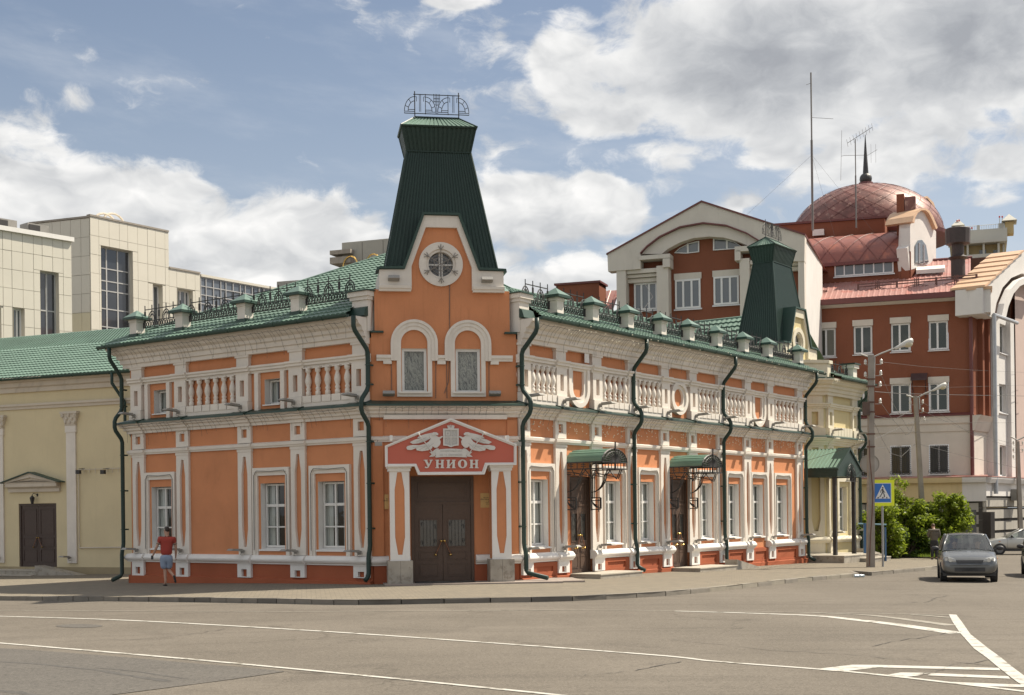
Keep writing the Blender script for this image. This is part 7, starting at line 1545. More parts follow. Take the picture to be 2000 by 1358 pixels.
# curtain wall to the right
CWT = thing('glass_office_wing', 'low glazed office wing with a grid of blue grey panes behind the roof railings', 'building', FOr.P(a2 + 5, 0, 0))
tE = FOr.t(575, 580); zt3 = FOr.z(480, 551.5); BG = dark_glass('blue_curtain_glass', (.085, .105, .135), .06, 1.0, .04)
cols = [a2 + .1]; k = 0
while cols[-1] < tE: cols.append(cols[-1] + (.80 if k % 3 else .56)); k += 1
rows = [zt3 - .25 - .72 * i for i in range(9)]
mm_ = MB(FOr); MUL = mat('grey_mullion', (.42, .42, .42), .5)
for c, d in zip(cols, cols[1:]):
    for zt_, zb_ in zip(rows, rows[1:]): MB(FOr).add([(c + .03, -.05, zb_ + .03), (d - .03, -.05, zb_ + .03), (d - .03, -.05, zt_ - .03), (c + .03, -.05, zt_ - .03)], [(0, 1, 2, 3)]).build('pane', BG, CWT, fix=False)
for c in cols: MB(FOr).box(c - .035, c + .035, -.1, .03, rows[-1], zt3 - .2).build('mullion', MUL, CWT)
for z in rows: MB(FOr).box(cols[0], cols[-1], -.08, .02, z - .035, z + .035).build('transom', MUL, CWT)
m = MB(FOr); m.box(cols[0], cols[-1], -8, .1, zt3 - .2, zt3); m.build('roof_slab', PAN[0], CWT); m = MB(FOr); m.box(cols[0], cols[-1], -8, -.2, -1, zt3 - .2); m.build('inner_block', ROOM, CWT)
# nearer cream block at the left edge
FO2 = Frame(PX(141, 700, 84)[:2], (.65, .76), (.76, -.65)); F2 = Frame(PX(141, 700, 84)[:2], (-.65, -.76), (.76, -.65)); O2 = thing('office_annex', 'cream panelled office front cut by the left picture edge', 'building', PX(100, 1000, 80)[:2] + (0,))
zt4 = F2.z(141, 473.5); aa = F2.t(-40, 600); h1 = pr(F2, 78, 114, 531, 640); h1 = (h1[0], h1[1], 4, h1[3]); h2 = pr(F2, 26, 47, 602, 650); h2 = (h2[0], h2[1], 4, h2[3]); h3 = pr(F2, -20, 1, 600, 650); h3 = (h3[0], h3[1], 4, h3[3])
panels(F2, 0, aa, 4, zt4, [h1, h2, h3], .72, 1.15, O2)
for h in (h1, h2, h3): MB(F2).reveal(h, .06, -.5).build('window_reveal', PAN[0], O2, fix=False)
simple_window(F2, h1[0], h1[1], h1[2], h1[3], O2, bars=(.5,), hb=(.45, .6, .82), gm=OGL, n=-.35, sill=False, fw=.10, wm=MUL)
for h in (h2, h3): simple_window(F2, h[0], h[1], h[2], h[3], O2, bars=(.4,), hb=(.6, .75), gm=SKYGL, n=-.4, sill=False, fw=.1)
MB(F2).box(-.1, aa, -.4, .25, zt4, zt4 + .28).build('parapet_coping', WHITEP, O2); MB(F2).box(-.02, aa, -9, -.8, -1, zt4 - .01).build('core', SEAM, O2)
for x, y in ((12, 446), (75, 456)):
    t, z = F2.tz(x, y, -4); m = MB(F2); m.box(t - .75, t + .75, -5, -4, z - 1.4, z + .6); u_ = m.build('rooftop_unit', LAMPGREY, O2); m = MB(F2); m.box(t - .1, t + .68, -4, -3.95, z - .5, z + .5); m.build('unit_grille', IRON, u_)
# stepped grey tower and low grey block behind the tiled roof
GP = mat('grey_beige_panel', (.34, .33, .29), .6, .04, .3, .02, 5)
for x, y, D, dr_, tA, tB, zt_y, lab, nm in ((667, 474, 120, (.935, -.354), 0, 7, 474, 'grey panelled tower with ledges behind the green corner tower', 'grey_tower'), (540, 550, 135, (.95, -.31), 0, 20, 550, 'low grey panelled roof block behind the tile roof', 'grey_roof_block')):
    f = Frame(PX(x, y, D)[:2], dr_, None); g_ = thing(nm, lab, 'building', f.P(5, 0, 0)); z = PX(x, y, D)[2]; m = MB(f); m.box(tA, tB, -8, -.07, -1, z - .01); m.build('core', SEAM, g_)
    t = tA
    while t < tB - .3:
        e = min(tB, t + 2.1); zz = z
        while zz > z - 12: MB(f).box(t + .03, e - .03, -.07, 0, zz - 3.9, zz - .05).build('panel', GP, g_, fix=False); zz -= 3.95
        t = e
    m = MB(f); m.add([(0, -.07, -1), (0, -8, -1), (0, -8, z), (0, -.07, z)], [(0, 1, 2, 3)]); m.build('side_wall', GP, g_, fix=False)
    if nm == 'grey_tower':
        for ya, yb, e0 in ((491, 499, 2.6), (504.5, 517, 3.0)):
            za, zb = f.z(668, ya), f.z(668, yb); m = MB(f); m.box(-.85, 1.25, -2, .7, zb, za); m.build('ledge_slab', CONC, g_)
        m = MB(f)
        for tt in (1.3, 3.6): m.tube([(tt + .75 * math.cos(R_(a)), .8, f.z(680, 526) + 1.0 * math.sin(R_(a))) for a in range(0, 181, 20)], .07, 5); 
        m.build('roof_pipe', BRASS, g_)
# ================================================================== STREET FURNITURE
def pole_at(px0, py0, px1, py1, D, w0, w1, name, label, group, arms=None, ins=(), head=None):
    b = PX(px0, py0, D); t = PX(px1, py1, D); th = thing(name, label, 'lamp post', (b[0], b[1], b[2]), group)
    m = MB(); a0, a1 = w0 / 2, w1 / 2; zb = min(b[2], gz(b[0], b[1])) - .3
    bb = Vector((b[0], D, zb)); tt = Vector((t[0], D, t[2]))
    V = [bb + Vector((sx * a0, sy * a0, 0)) for sx, sy in ((-1, -1), (1, -1), (1, 1), (-1, 1))] + [tt + Vector((sx * a1, sy * a1, 0)) for sx, sy in ((-1, -1), (1, -1), (1, 1), (-1, 1))]
    m.add([tuple(v) for v in V], [(0, 1, 2, 3), (4, 5, 6, 7), (0, 1, 5, 4), (1, 2, 6, 5), (2, 3, 7, 6), (3, 0, 4, 7)], raw=True); m.build('pole', CONC, th)
    s = D / FPX
    STEEL = mat('painted_grey_steel', (.42, .41, .38), .45, .08, 3, .02, metal=.2)
    for k, arm in enumerate(arms or ()):
        m = MB(); m.tube([PX(x, y, D) for x, y in arm], 3.0 * s / 2, 6, raw=True); m.build('lamp_arm', STEEL, th)
    if head:
        (x0, y0), (x1, y1) = head; p, q = Vector(PX(x0, y0, D)), Vector(PX(x1, y1, D)); d = (q - p); L = d.length; f = Frame((p.x, p.y, p.z), (1, 0), (0, 1)); ang = math.atan2(d.z, d.x)
        m = MB(); prof = [(0, .10), (.06, .16), (.3, .2), (.5, .30), (.75, .36), (.95, .26), (1.0, .05)]; seg = 10; P = []
        for u, r in prof:
            for i in range(seg):
                a = 2 * math.pi * i / seg; yy = r * L * .55 * math.cos(a) * .75; zz = r * L * .55 * math.sin(a) * (.7 if math.sin(a) > 0 else .95)
                P.append((p.x + u * d.x - zz * math.sin(ang), p.y + yy, p.z + u * d.z + zz * math.cos(ang)))
        m.add(P, [(j * seg + i, j * seg + (i + 1) % seg, (j + 1) * seg + (i + 1) % seg, (j + 1) * seg + i) for j in range(len(prof) - 1) for i in range(seg)] + [tuple(range(seg)), tuple(range(len(P) - seg, len(P)))], raw=True)
        h = m.build('lamp_head', mat('lamp_head_alu', (.62, .61, .57), .4, .05, 3, .02), th, smooth=True)
        c = p + d * .72; m = MB(); m.ball((c.x, c.y, c.z - L * .10), L * .24, L * .16, L * .17, 10, 7); m.build('lamp_glass', mat('yellowed_lamp_glass', (.60, .55, .40), .2, .05, 4, 0), h, smooth=True)
    for x, y, dx in ins:
        p = PX(x, y, D); m = MB(); m.tube([(p[0] - dx * s, D, p[2] - 4 * s), (p[0], D, p[2] - 4 * s), (p[0], D, p[2])], .014, 4, raw=True); i_ = m.build('insulator_arm', STEEL, th)
        m = MB(WF(p[0], D, p[2] - .06)); m.lathe([(.03, 0), (.065, .02), (.04, .06), (.06, .09), (.045, .16), (.02, .19)], 0, 0, 0, 8); m.build('insulator', mat('white_porcelain', (.62, .60, .55), .3, .05, 4, 0), i_)
    return th
G1_ = 'concrete lamp posts along the side street'
lp = pole_at(1700, 1108, 1701, 694, 49.5, .27, .18, 'street_lamp', 'nearest concrete lamp post with a round sign back, standing beside the crossing sign', G1_,
        arms=[[(1681, 692), (1702, 699), (1722, 690), (1748, 680)], [(1697, 694), (1697, 740)], [(1708, 698), (1707, 756)]], head=((1747, 681), (1783, 663)),
        ins=[(1690, 709, -8), (1721, 708, 10), (1690, 733, -8), (1720, 730, 10), (1719, 752, 10), (1719, 785, 10)])
m = MB()
for y in (741, 755, 786, 805, 873, 848): p = PX(1700.5, y, 49.5); m.box(p[0] - .13, p[0] + .13, 49.5 - .13, 49.5 + .13, p[2] - .025, p[2] + .025)
for ys_ in ((800, 1108),): m.tube([PX(1697.5, 860, 49.3), PX(1699, 900, 49.3), PX(1705, 960, 49.3), PX(1703.5, 1000, 49.3), PX(1700, 1050, 49.3), PX(1698, 1106, 49.3)], .022, 5, raw=True)
m.build('clamp', mat('rusty_steel', (.12, .055, .035), .7, .2, 5, .05), lp)
p = PX(1693, 797, 49.4); m = MB(WF(p[0], p[1], p[2], R_(-12))); m.box(-.16, .10, -.2, .1, -.28, .22); m.build('junction_box', mat('brown_box', (.10, .06, .045), .7, .2, 3, .1), lp)
pole_at(1807, 1075, 1787.5, 773, 64, .25, .17, 'street_lamp', 'second concrete lamp post rising out of the bright green bush', G1_, arms=[[(1770, 772), (1789, 778), (1806, 769), (1823, 762)], [(1795, 774), (1796, 800)]], head=((1821, 763), (1848, 749)),
        ins=[(1778, 787, -6), (1802, 786, 6), (1778, 803, -6), (1802, 802, 6), (1805, 819, 6)])
pole_at(1994, 1052, 1987, 862, 80, .26, .18, 'street_lamp', 'third concrete lamp post at the right edge behind the silver sedan', G1_, arms=[[(1973, 853), (1987, 860), (2004, 852)]], ins=[(1979, 866, -6), (1979, 880, -6), (1979, 893, -6), (1997, 866, 6), (1997, 880, 6)])
# round sign seen from behind
c = PX(1700, 906, 49.7); m = MB(WF(c[0], c[1], c[2])); 
sb = thing('round_sign', 'pale round traffic sign seen from behind on the nearest lamp post', 'sign', (c[0], c[1] + .1, c[2]))
m.prism(arc(0, 0, .35, 0, 360, 32)[:-1], .10, .125); m.build('sign_disc', mat('grey_sign_back', (.42, .40, .37), .55, .06, 3, .02), sb)
m = MB(WF(c[0], c[1], c[2])); m.ring(arc(0, 0, .36, 0, 360, 32)[:-1], arc(0, 0, .34, 0, 360, 32)[:-1], .07, .135); m.box(-.04, .04, .06, .10, -.4, .4); m.build('sign_rim', LAMPGREY, sb)
# pedestrian crossing sign
D_ = 49.9; c = PX(1723.5, 962.5, D_); sc = D_ / FPX; gx, gy, gzz = c[0] + .0, D_, gz(c[0], D_)
ps = thing('pedestrian_crossing_sign', 'blue pedestrian crossing sign with a wide fluorescent yellow border on a grey post', 'sign', (c[0], D_, gzz))
SF = Frame((c[0], D_, c[2]), (.985, .17), (.17, -.985)); YF = mat('fluorescent_yellow', (.78, .86, .02), .5, 0, 1, 0); BLU = mat('sign_blue', (.02, .15, .50), .45, .03, 2, 0); SWH = mat('sign_white', (.74, .74, .72), .5, .02, 2, 0); SBK = mat('sign_black', (.02, .02, .02), .5, 0, 2, 0)
MB(SF).box(-.47, .47, -.015, .015, -.50, .48).build('sign_plate', YF, ps)
bs = MB(SF).box(-.325, .325, .0155, .019, -.36, .345).build('blue_field', BLU, ps)
m = MB(SF); m.ring(rect(-.345, .345, -.38, .365), rect(-.325, .325, -.36, .345), .0155, .0185); m.build('white_edge', SWH, ps)
m = MB(SF); m.prism([(-.295, -.225), (.295, -.225), (.0, .315)], .0195, .022); m.build('triangle', SWH, bs)
m = MB(SF); n0, n1 = .0225, .025
def blob(P): m.prism(P, n0, n1)
blob([(.0 + .032 * math.cos(R_(a)), .185 + .032 * math.sin(R_(a))) for a in range(0, 360, 30)]); blob([(-.035, .14), (.025, .145), (.03, .02), (-.02, .02)]); blob([(-.02, .03), (.03, .03), (-.06, -.10), (-.105, -.17), (-.145, -.17), (-.09, -.09)]); blob([(.0, .03), (.03, .02), (.075, -.08), (.085, -.175), (.045, -.175), (.035, -.08)])
blob([(-.03, .14), (-.085, .09), (-.10, .0), (-.075, .0), (-.06, .075), (-.02, .11)]); blob([(.02, .13), (.045, .06), (.10, .01), (.085, -.01), (.025, .045), (.01, .11)])
for x in (-.215, -.03, .145): blob([(x - .02, -.215), (x + .045, -.215), (x + .06, -.165) if x < 0 else (x + .03, -.165), (x + .0, -.165) if x >= 0 else (x + .015, -.165)])
m.build('walking_figure', SBK, bs)
MB().tube([(c[0], D_ + .06, gzz - .1), (c[0], D_ + .06, c[2] + .45)], .042, 8, raw=True).build('post', mat('galvanised_post', (.30, .31, .32), .45, .08, 3, .02, metal=.3), ps)
# wires
def wire(pts, label, r=.012, dash=0):
    P = []; r = r * .7
    for (x0, y0, d0), (x1, y1, d1) in zip(pts, pts[1:]):
        for k in range(8):
            f = k / 8; D = lerp(d0, d1, f); P.append(PX(lerp(x0, x1, f), lerp(y0, y1, f) + 0, D))
    P.append(PX(*pts[-1])); m = MB(); m.tube(P, r, 4, raw=True); return single(m, 'overhead_wire', CABLE, label, 'wire', group='overhead wires between the lamp posts')
for pts, lb, r in (([(1721, 707, 49.5), (1800, 716, 60), (1900, 723, 74), (2010, 728, 85)], 'topmost overhead wire crossing the red facade towards the right edge', .010),
    ([(1719, 752, 49.5), (1850, 757, 66), (2010, 752, 85)], 'overhead wire level with the lower red storey windows', .009),
    ([(1708, 765, 49.5), (1760, 769, 56), (1850, 771, 66), (2010, 774, 85)], 'thick dark cable below the topmost wires', .022),
    ([(1720, 730, 49.5), (1745, 790, 55), (1775, 840, 62), (1790, 845, 64), (1801, 803, 64)], 'sagging pale wire looping down to the second lamp post', .011),
    ([(1719, 785, 49.5), (1740, 815, 55), (1770, 850, 62), (1778, 845, 63), (1801, 787, 64)], 'pale looping wire ending at the upper insulator of the second post', .011),
    ([(1707, 812, 49.5), (1745, 820, 56), (1778, 803, 64)], 'wire from the nearest post to the lower insulator of the second post', .012),
    ([(1560, 905, 55.5), (1640, 880, 52), (1707, 858, 49.5), (1787, 822, 64)], 'dark wire rising from the porch to the second lamp post', .014),
    ([(1805, 820, 64), (1900, 826, 72), (1979, 826, 80)], 'wire from the second post to the third post, upper', .013),
    ([(1802, 803, 64), (1880, 838, 72), (1979, 868, 80)], 'thin wire sagging from the second post towards the third post', .010),
    ([(1802, 786, 64), (1900, 850, 72), (2005, 882, 82)], 'thin lower wire crossing the corner of the red building', .010),
    ([(1707, 876, 49.5), (1788, 868, 64)], 'short level wire between the first and second posts', .012),
    ([(1796, 868, 64), (1880, 890, 72), (1985, 914, 80)], 'lowest wire running right from the second post', .014),
    ([(1255, 548, 72), (1275, 580, 66), (1243, 622, 60)], 'faint wire slanting down from the gabled wing', .012),
    ([(1707, 825, 49.5), (1725, 862, 54), (1738, 885, 58), (1760, 892, 62), (1787, 868, 64)], 'dangling wire with a knot between the first two posts', .013)):
    wire(pts, lb, r)
# blue fence
f0 = PX(1689, 1070, 57); zf = gz(f0[0], 57); bf = thing('blue_fence', 'short blue painted fence rail and posts behind the nearest lamp post', 'fence', (f0[0], 57, zf)); BF = mat('blue_fence_paint', (.03, .11, .25), .5, .1, 3, .03)
for x, w in ((1688.5, .10), (1693.5, .07), (1729, .06)): p = PX(x, 1040, 57); MB().box(p[0] - w / 2, p[0] + w / 2, 56.95, 57.05, zf - .2, PX(x, 1022 if x < 1700 else 1030, 57)[2]).build('post', BF, bf)
m = MB(); m.tube([PX(1676, 1023, 57), PX(1731, 1025, 57)], .03, 6, raw=True); m.build('rail', mat('pale_blue_rail', (.12, .26, .34), .5, .1, 3, 0), bf)

# ================================================================== PLANTS
def leaf_mat(name, col, col2):
    m = bpy.data.materials.new(name); m.use_nodes = True; T = NT(m.node_tree); b = T.n['Principled BSDF']; o = T.n['Material Output']
    g = T.new('ShaderNodeNewGeometry'); c = T.mix(g.outputs['Random Per Island'], col, col2)
    T.put(b.inputs['Base Color'], c); b.inputs['Roughness'].default_value = .5; b.inputs['Specular IOR Level'].default_value = .3
    tr = T.new('ShaderNodeBsdfTranslucent'); T.put(tr.inputs[0], T.mix(.5, c, (.34, .42, .04))); mx = T.new('ShaderNodeMixShader'); mx.inputs[0].default_value = .5
    T.l.new(b.outputs[0], mx.inputs[1]); T.l.new(tr.outputs[0], mx.inputs[2]); T.l.new(mx.outputs[0], o.inputs[0]); return m
LF = leaf_mat('bush_leaf', (.11, .165, .016), (.25, .31, .035)); LF2 = leaf_mat('shaded_bush_leaf', (.04, .08, .016), (.08, .13, .025))  # LF2: darker leaf copy, paints shade into the lower bush
def bush(label, x, y, blobs, n, size, mt, seed, kindname='bush'):
    rr = random.Random(seed); z0 = gz(x, y) + .05; b = thing(kindname, label, 'bush', (x, y, z0)); m = MB(); tw = MB()
    tot = sum(r[3] * r[4] * r[5] for r in blobs); cl = []
    for bx_, by_, bz_, rx, ry, rz in blobs:
        k = max(6, int(70 * (rx * ry * rz / tot) + 6))
        for _ in range(k):
            while True:
                v = Vector((rr.uniform(-1, 1), rr.uniform(-1, 1), rr.uniform(-1, 1)))
                if .35 < v.length < (1.08 if rr.random() < .85 else 1.4): break
            cl.append((x + bx_ + v.x * rx, y + by_ + v.y * ry, z0 + max(.12, bz_ + v.z * rz), rr.uniform(.16, .42)))
    for cx, cy, cz_, cr in cl:
        if rr.random() < .55: tw.tube([(x + rr.uniform(-.3, .3), y + rr.uniform(-.2, .2), z0), (lerp(x, cx, .5) + rr.uniform(-.1, .1), lerp(y, cy, .5), lerp(z0, cz_, .6)), (cx, cy, cz_)], .022, 4, raw=True, r2=.006)
        for _ in range(int(n * cr * cr * 6)):
            d = Vector((rr.gauss(0, 1), rr.gauss(0, 1), rr.gauss(0, .8))).normalized() * cr * rr.uniform(.3, 1.1) ** .6; p = Vector((cx, cy, cz_)) + d
            if p.z < z0: continue
            a = Vector((rr.gauss(0, 1), rr.gauss(0, 1), rr.gauss(0, .6))).normalized(); u = a.cross(Vector((rr.gauss(0, .6), rr.gauss(0, .6), 1))).normalized(); s_ = size * rr.uniform(.5, 1.7)
            q = [p - a * s_, p + u * s_ * .42 - a * .1 * s_, p + a * s_, p - u * s_ * .42 - a * .1 * s_]; i0 = len(m.v); m.v += [tuple(t) for t in q]; m.q.append((i0, i0 + 1, i0 + 2, i0 + 3))
    m.build('foliage', mt, b, fix=False); tw.build('stem', mat('bush_twig', (.10, .07, .045), .9, .2, 4, 0), b); return b
def bxy(px, D): return PX(px, 1050, D)[0]
bush('tall light green bush rising behind the crossing sign', bxy(1768, 62.8), 62.8, [(-.5, 0, 1.0, 1.3, .8, 1.1), (-.35, 0, 2.2, .75, .6, 1.0), (-.45, 0, 3.05, .45, .45, .7), (.5, 0, 1.3, 1.0, .7, 1.2), (.35, 0, 2.3, .5, .5, .6), (.9, 0, 1.9, .5, .5, .5)], 190, .085, LF, 1)
bush('round light green bush beside the second lamp post, drooping towards the grey wall', bxy(1836, 63), 63, [(0, 0, 1.5, 1.25, .8, 1.0), (.15, 0, 2.35, .85, .6, .6), (-.3, 0, .8, 1.1, .9, .8), (1.0, 0, 1.7, .55, .6, .45), (.5, 0, 2.65, .5, .4, .3)], 200, .085, LF, 2)
bush('low bright bush between the porch and the nearest lamp post', bxy(1700, 61), 61, [(-.6, 0, 1.3, .7, .6, .7), (.5, 0, .8, .9, .6, .8), (.6, 0, 1.9, .5, .5, .5)], 170, .08, LF, 3)
bush('shaded dark lower bush along the lawn edge behind the sign post', bxy(1775, 62), 62, [(-1.0, 0, .5, .8, .5, .55), (.2, 0, .6, 1.0, .5, .7), (1.2, 0, .5, .7, .5, .55)], 170, .075, LF2, 4)
m = MB(); rr = random.Random(9)
for _ in range(4200):
    u, v = rr.random(), rr.random() ** 1.4; a = Vector(b1).lerp(Vector(b3), u); px_, py_ = a.x + rr.uniform(-.1, .1), a.y + .15 + v * 3.2; z = gz(px_, py_) + .07; h = rr.uniform(.06, .26) * (1.3 - .6 * u) * (1.5 if v > .35 else .8); th = rr.uniform(0, 6.28); dx_, dy_ = math.cos(th) * .012, math.sin(th) * .012
    i0 = len(m.v); m.v += [(px_ - dx_, py_ - dy_, z), (px_ + dx_, py_ + dy_, z), (px_ + rr.uniform(-.08, .08), py_ + rr.uniform(-.08, .08), z + h)]; m.q.append((i0, i0 + 1, i0 + 2))
o = m.build('grass', leaf_mat('grass_blade', (.07, .13, .02), (.12, .19, .035)), kind='stuff', fix=False)
# no trees built across the road; dark far panes carry their reflection as colour

# ================================================================== VEHICLES
def loft(st, par, name, mt, sub=2, loc=None, half=True):
    """st: list of (n, [(x, z) ...]) half outlines from bottom centre to top centre; mirrored"""
    k = len(st[0][1]); V = []; F = []
    for n, pts in st:
        V += [(x, n, z) for x, z in pts] + [(-x, n, z) for x, z in reversed(pts[1:-1])]
    r = 2 * k - 2
    for j in range(len(st) - 1):
        for i in range(r): F.append((j * r + i, j * r + (i + 1) % r, (j + 1) * r + (i + 1) % r, (j + 1) * r + i))
    F += [tuple(range(r)), tuple(range((len(st) - 1) * r, len(st) * r))]
    me = bpy.data.meshes.new(name); me.from_pydata(V, [], F); bm = bmesh.new(); bm.from_mesh(me); bmesh.ops.recalc_face_normals(bm, faces=bm.faces); bm.to_mesh(me); bm.free(); me.materials.append(mt); me.shade_smooth()
    o = bpy.data.objects.new(name, me); COLL.objects.link(o); o.parent = par
    if sub: s_ = o.modifiers.new('subdivision', 'SUBSURF'); s_.levels = sub; s_.render_levels = sub
    return o
def part(m, name, mt, par, smooth=False):
    """child in the parent's own coordinates"""
    me = bpy.data.meshes.new(name); me.from_pydata([tuple(v) for v in m.v], [], m.q); bm = bmesh.new(); bm.from_mesh(me); bmesh.ops.recalc_face_normals(bm, faces=bm.faces); bm.to_mesh(me); bm.free(); me.materials.append(mt)
    if smooth: me.shade_smooth()
    o = bpy.data.objects.new(name, me); COLL.objects.link(o); o.parent = par; return o
RUB = mat('tyre_rubber', (.015, .015, .016), .85, .1, 9, .1, 60); RIM = mat('wheel_steel', (.16, .16, .165), .4, .05, 5, 0, metal=.6); BLKP = mat('black_plastic', (.022, .022, .024), .55, .05, 5, .02)
HLG = mat('headlamp_glass', (.42, .43, .42), .12, .12, 22, .25, 40, coat=.6); ORL = mat('orange_indicator', (.7, .2, .03), .3, 0, 3, 0); CGLASS = glass_mat('car_glass', (.62, .68, .66), .16); INT = mat('car_interior', (.05, .05, .052), .9, .1, 5, 0)
def car(loc, heading, paint, label, kind='hatch', pitch=0.0):
    c = thing('parked_car' if kind == 'sedan' else 'car', label, 'car', loc); c.rotation_euler = (0, 0, heading)
    if kind == 'hatch': L, W, belt, cow, nf, rf, rr_, nb, Hh = 3.85, .83, .96, .98, .98, .18, -1.30, -1.86, 1.47; hood = [(1.90, .60), (1.85, .70), (1.68, .80), (1.2, .92)]; wf, wr, wrad = 1.20, -1.22, .29
    else: L, W, belt, cow, nf, rf, rr_, nb, Hh = 4.25, .84, .93, .95, .95, .10, -.95, -1.45, 1.40; hood = [(2.08, .58), (2.04, .70), (1.85, .80), (1.3, .90)]; wf, wr, wrad = 1.28, -1.22, .29
    zb = .26
    def sec(w, top, low=zb, tw=.86, side=.55): return [(0, low), (w * .82, low), (w * .97, low + .10), (w, side), (w * .985, min(top - .05, belt - .07)), (w * tw, top - .015), (0, top + .02)]
    st = [(hood[0][0] + .02, sec(W * .66, hood[0][1] - .05, zb + .08, .8, .45)), (hood[0][0], sec(W * .80, hood[0][1], zb + .02, .84, .48)), (hood[1][0], sec(W * .93, hood[1][1], zb, .84, .5)), (hood[2][0], sec(W * .98, hood[2][1], zb, .84, .52)), (hood[3][0], sec(W, hood[3][1])), (nf, sec(W, cow, zb, .92)), (0, sec(W, belt + .02, zb, .94)), (-1.2, sec(W, belt + .02, zb, .94))]
    if kind == 'hatch': st += [(-1.65, sec(W * .98, belt + .02, zb, .9)), (-1.88, sec(W * .92, belt, zb + .03, .88)), (-1.93, sec(W * .8, belt - .12, zb + .1, .86))]
    else: st += [(-1.5, sec(W, belt + .03, zb, .92)), (-2.0, sec(W * .95, belt + .02, zb, .88)), (-2.12, sec(W * .86, belt - .12, zb + .1, .86))]
    body = loft(st, c, 'body', paint)
    zr = Hh; rw_ = W * .70; bw = W * .90
    # roof skin and pillars
    roof = loft([(rf + .03, [(0, zr - .07), (rw_ * .85, zr - .075), (rw_, zr - .06), (rw_ * .9, zr - .03), (0, zr - .015)]), (rf - .15, [(0, zr - .06), (rw_ * .9, zr - .06), (rw_ * 1.03, zr - .045), (rw_ * .92, zr - .01), (0, zr + .01)]), ((rf + rr_) / 2, [(0, zr - .05), (rw_ * .9, zr - .05), (rw_ * 1.05, zr - .035), (rw_ * .92, zr), (0, zr + .025)]), (rr_ + .1, [(0, zr - .06), (rw_ * .9, zr - .06), (rw_ * 1.02, zr - .045), (rw_ * .92, zr - .01), (0, zr + .005)]), (rr_ - .06, [(0, zr - .1), (rw_ * .85, zr - .1), (rw_, zr - .08), (rw_ * .9, zr - .05), (0, zr - .04)])], c, 'roof', paint)
    for s_ in (-1, 1):
        for nm, a, b, r in (('front_pillar', (s_ * (bw - .01), nf - .02, belt - .03), (s_ * rw_ * .97, rf - .02, zr - .05), .032), ('door_pillar', (s_ * bw, -.25, belt - .02), (s_ * rw_ * 1.02, -.30, zr - .05), .035), ('rear_pillar', (s_ * (bw - .02), nb + .12, belt - .02), (s_ * rw_ * .98, rr_, zr - .07), .06)):
            m = MB(); m.tube([a, ((a[0] + b[0]) / 2 + s_ * .015, (a[1] + b[1]) / 2, (a[2] + b[2]) / 2 + .01), b], r, 6, raw=True); part(m, nm, paint, c, True)
        m = MB(); m.add([(s_ * (bw + .005), nf - .06, belt - .02), (s_ * (bw + .005), nb + .2, belt - .02), (s_ * (rw_ + .01), rr_ + .05, zr - .07), (s_ * (rw_ + .01), rf - .04, zr - .07)], [(0, 1, 2, 3)]); part(m, 'side_window', CGLASS, c)
    m = MB(); P = []; F = []
    for i in range(7):
        f = -1 + 2 * i / 6; bul = .10 * (1 - f * f); P += [(f * (bw - .03), nf - .02 + bul, belt + .0), (f * (rw_ - .02), rf + .0 + bul * .8, zr - .055)]
    m.add(P, [(2 * i, 2 * i + 2, 2 * i + 3, 2 * i + 1) for i in range(6)]); part(m, 'windscreen', CGLASS, c, True)
    m = MB(); m.add([(-bw + .05, nb + .12, belt), (bw - .05, nb + .12, belt), (rw_ - .05, rr_ - .04, zr - .09), (-rw_ + .05, rr_ - .04, zr - .09)], [(0, 1, 2, 3)]); part(m, 'rear_window', CGLASS, c)
    m = MB(); m.box(-bw + .06, bw - .06, nf - .42, nf - .10, belt - .1, belt + .035); part(m, 'dashboard', INT, c)
    for s_ in (-1, 1):
        m = MB(); m.box(s_ * .36 - .22, s_ * .36 + .22, -.35, -.2, .6, 1.12); m.box(s_ * .36 - .12, s_ * .36 + .12, -.34, -.24, 1.14, 1.30); part(m, 'seat', INT, c)
    m = MB(); m.box(-.6, .6, -1.2, -1.0, .6, 1.12); part(m, 'rear_seat', INT, c)
    for s_ in (-1, 1):
        for n in (wf, wr):
            w = part(MB().tube([(s_ * (W - .19), n, wrad), (s_ * (W - .13), n, wrad), (s_ * (W - .0), n, wrad)], wrad, 20, raw=True), 'wheel', RUB, c)
            m = MB(); m.tube([(s_ * (W - .02), n, wrad), (s_ * (W + .005), n, wrad)], wrad * .62, 16, raw=True); part(m, 'rim', RIM, w)
            m = MB(); 
            a_ = [(n + wrad * 1.18 * math.cos(R_(a)), wrad + wrad * 1.14 * math.sin(R_(a))) for a in range(0, 181, 15)]; ww = W + .004
            m.add([(s_ * ww, y, max(z, zb)) for y, z in a_] + [(s_ * (W - .25), y, max(z, zb)) for y, z in a_], [tuple(range(13))] + [(i, i + 1, 14 + i, 13 + i) for i in range(12)]); part(m, 'wheel_arch', BLKP, c)
        x0 = W * .60; fn = hood[1][0]
        m = MB(); P = [(s_ * x, n, z) for x, n, z in ((.34, fn + .035, .655), (.46, fn + .02, .745), (.62, fn - .07, .785), (.755, fn - .22, .765), (.775, fn - .24, .67), (.70, fn - .09, .615), (.50, fn + .01, .60))]; Q = [(x * .98, n - .1, z) for x, n, z in P]; cc_ = (s_ * .58, fn + .03, .69)
        m.add(P + Q + [cc_], [(i, (i + 1) % 7, 7 + (i + 1) % 7, 7 + i) for i in range(7)] + [(i, (i + 1) % 7, 14) for i in range(7)]); h = part(m, 'headlight', HLG, c)
        m = MB(); m.tube([(s_ * .55, fn - .03, .69), (s_ * .55, fn + .035, .69)], .062, 12, raw=True); m.tube([(s_ * .67, fn - .10, .70), (s_ * .67, fn - .02, .70)], .045, 10, raw=True); part(m, 'reflector', mat('lamp_reflector', (.62, .64, .64), .15, 0, 3, 0, metal=.7), h)
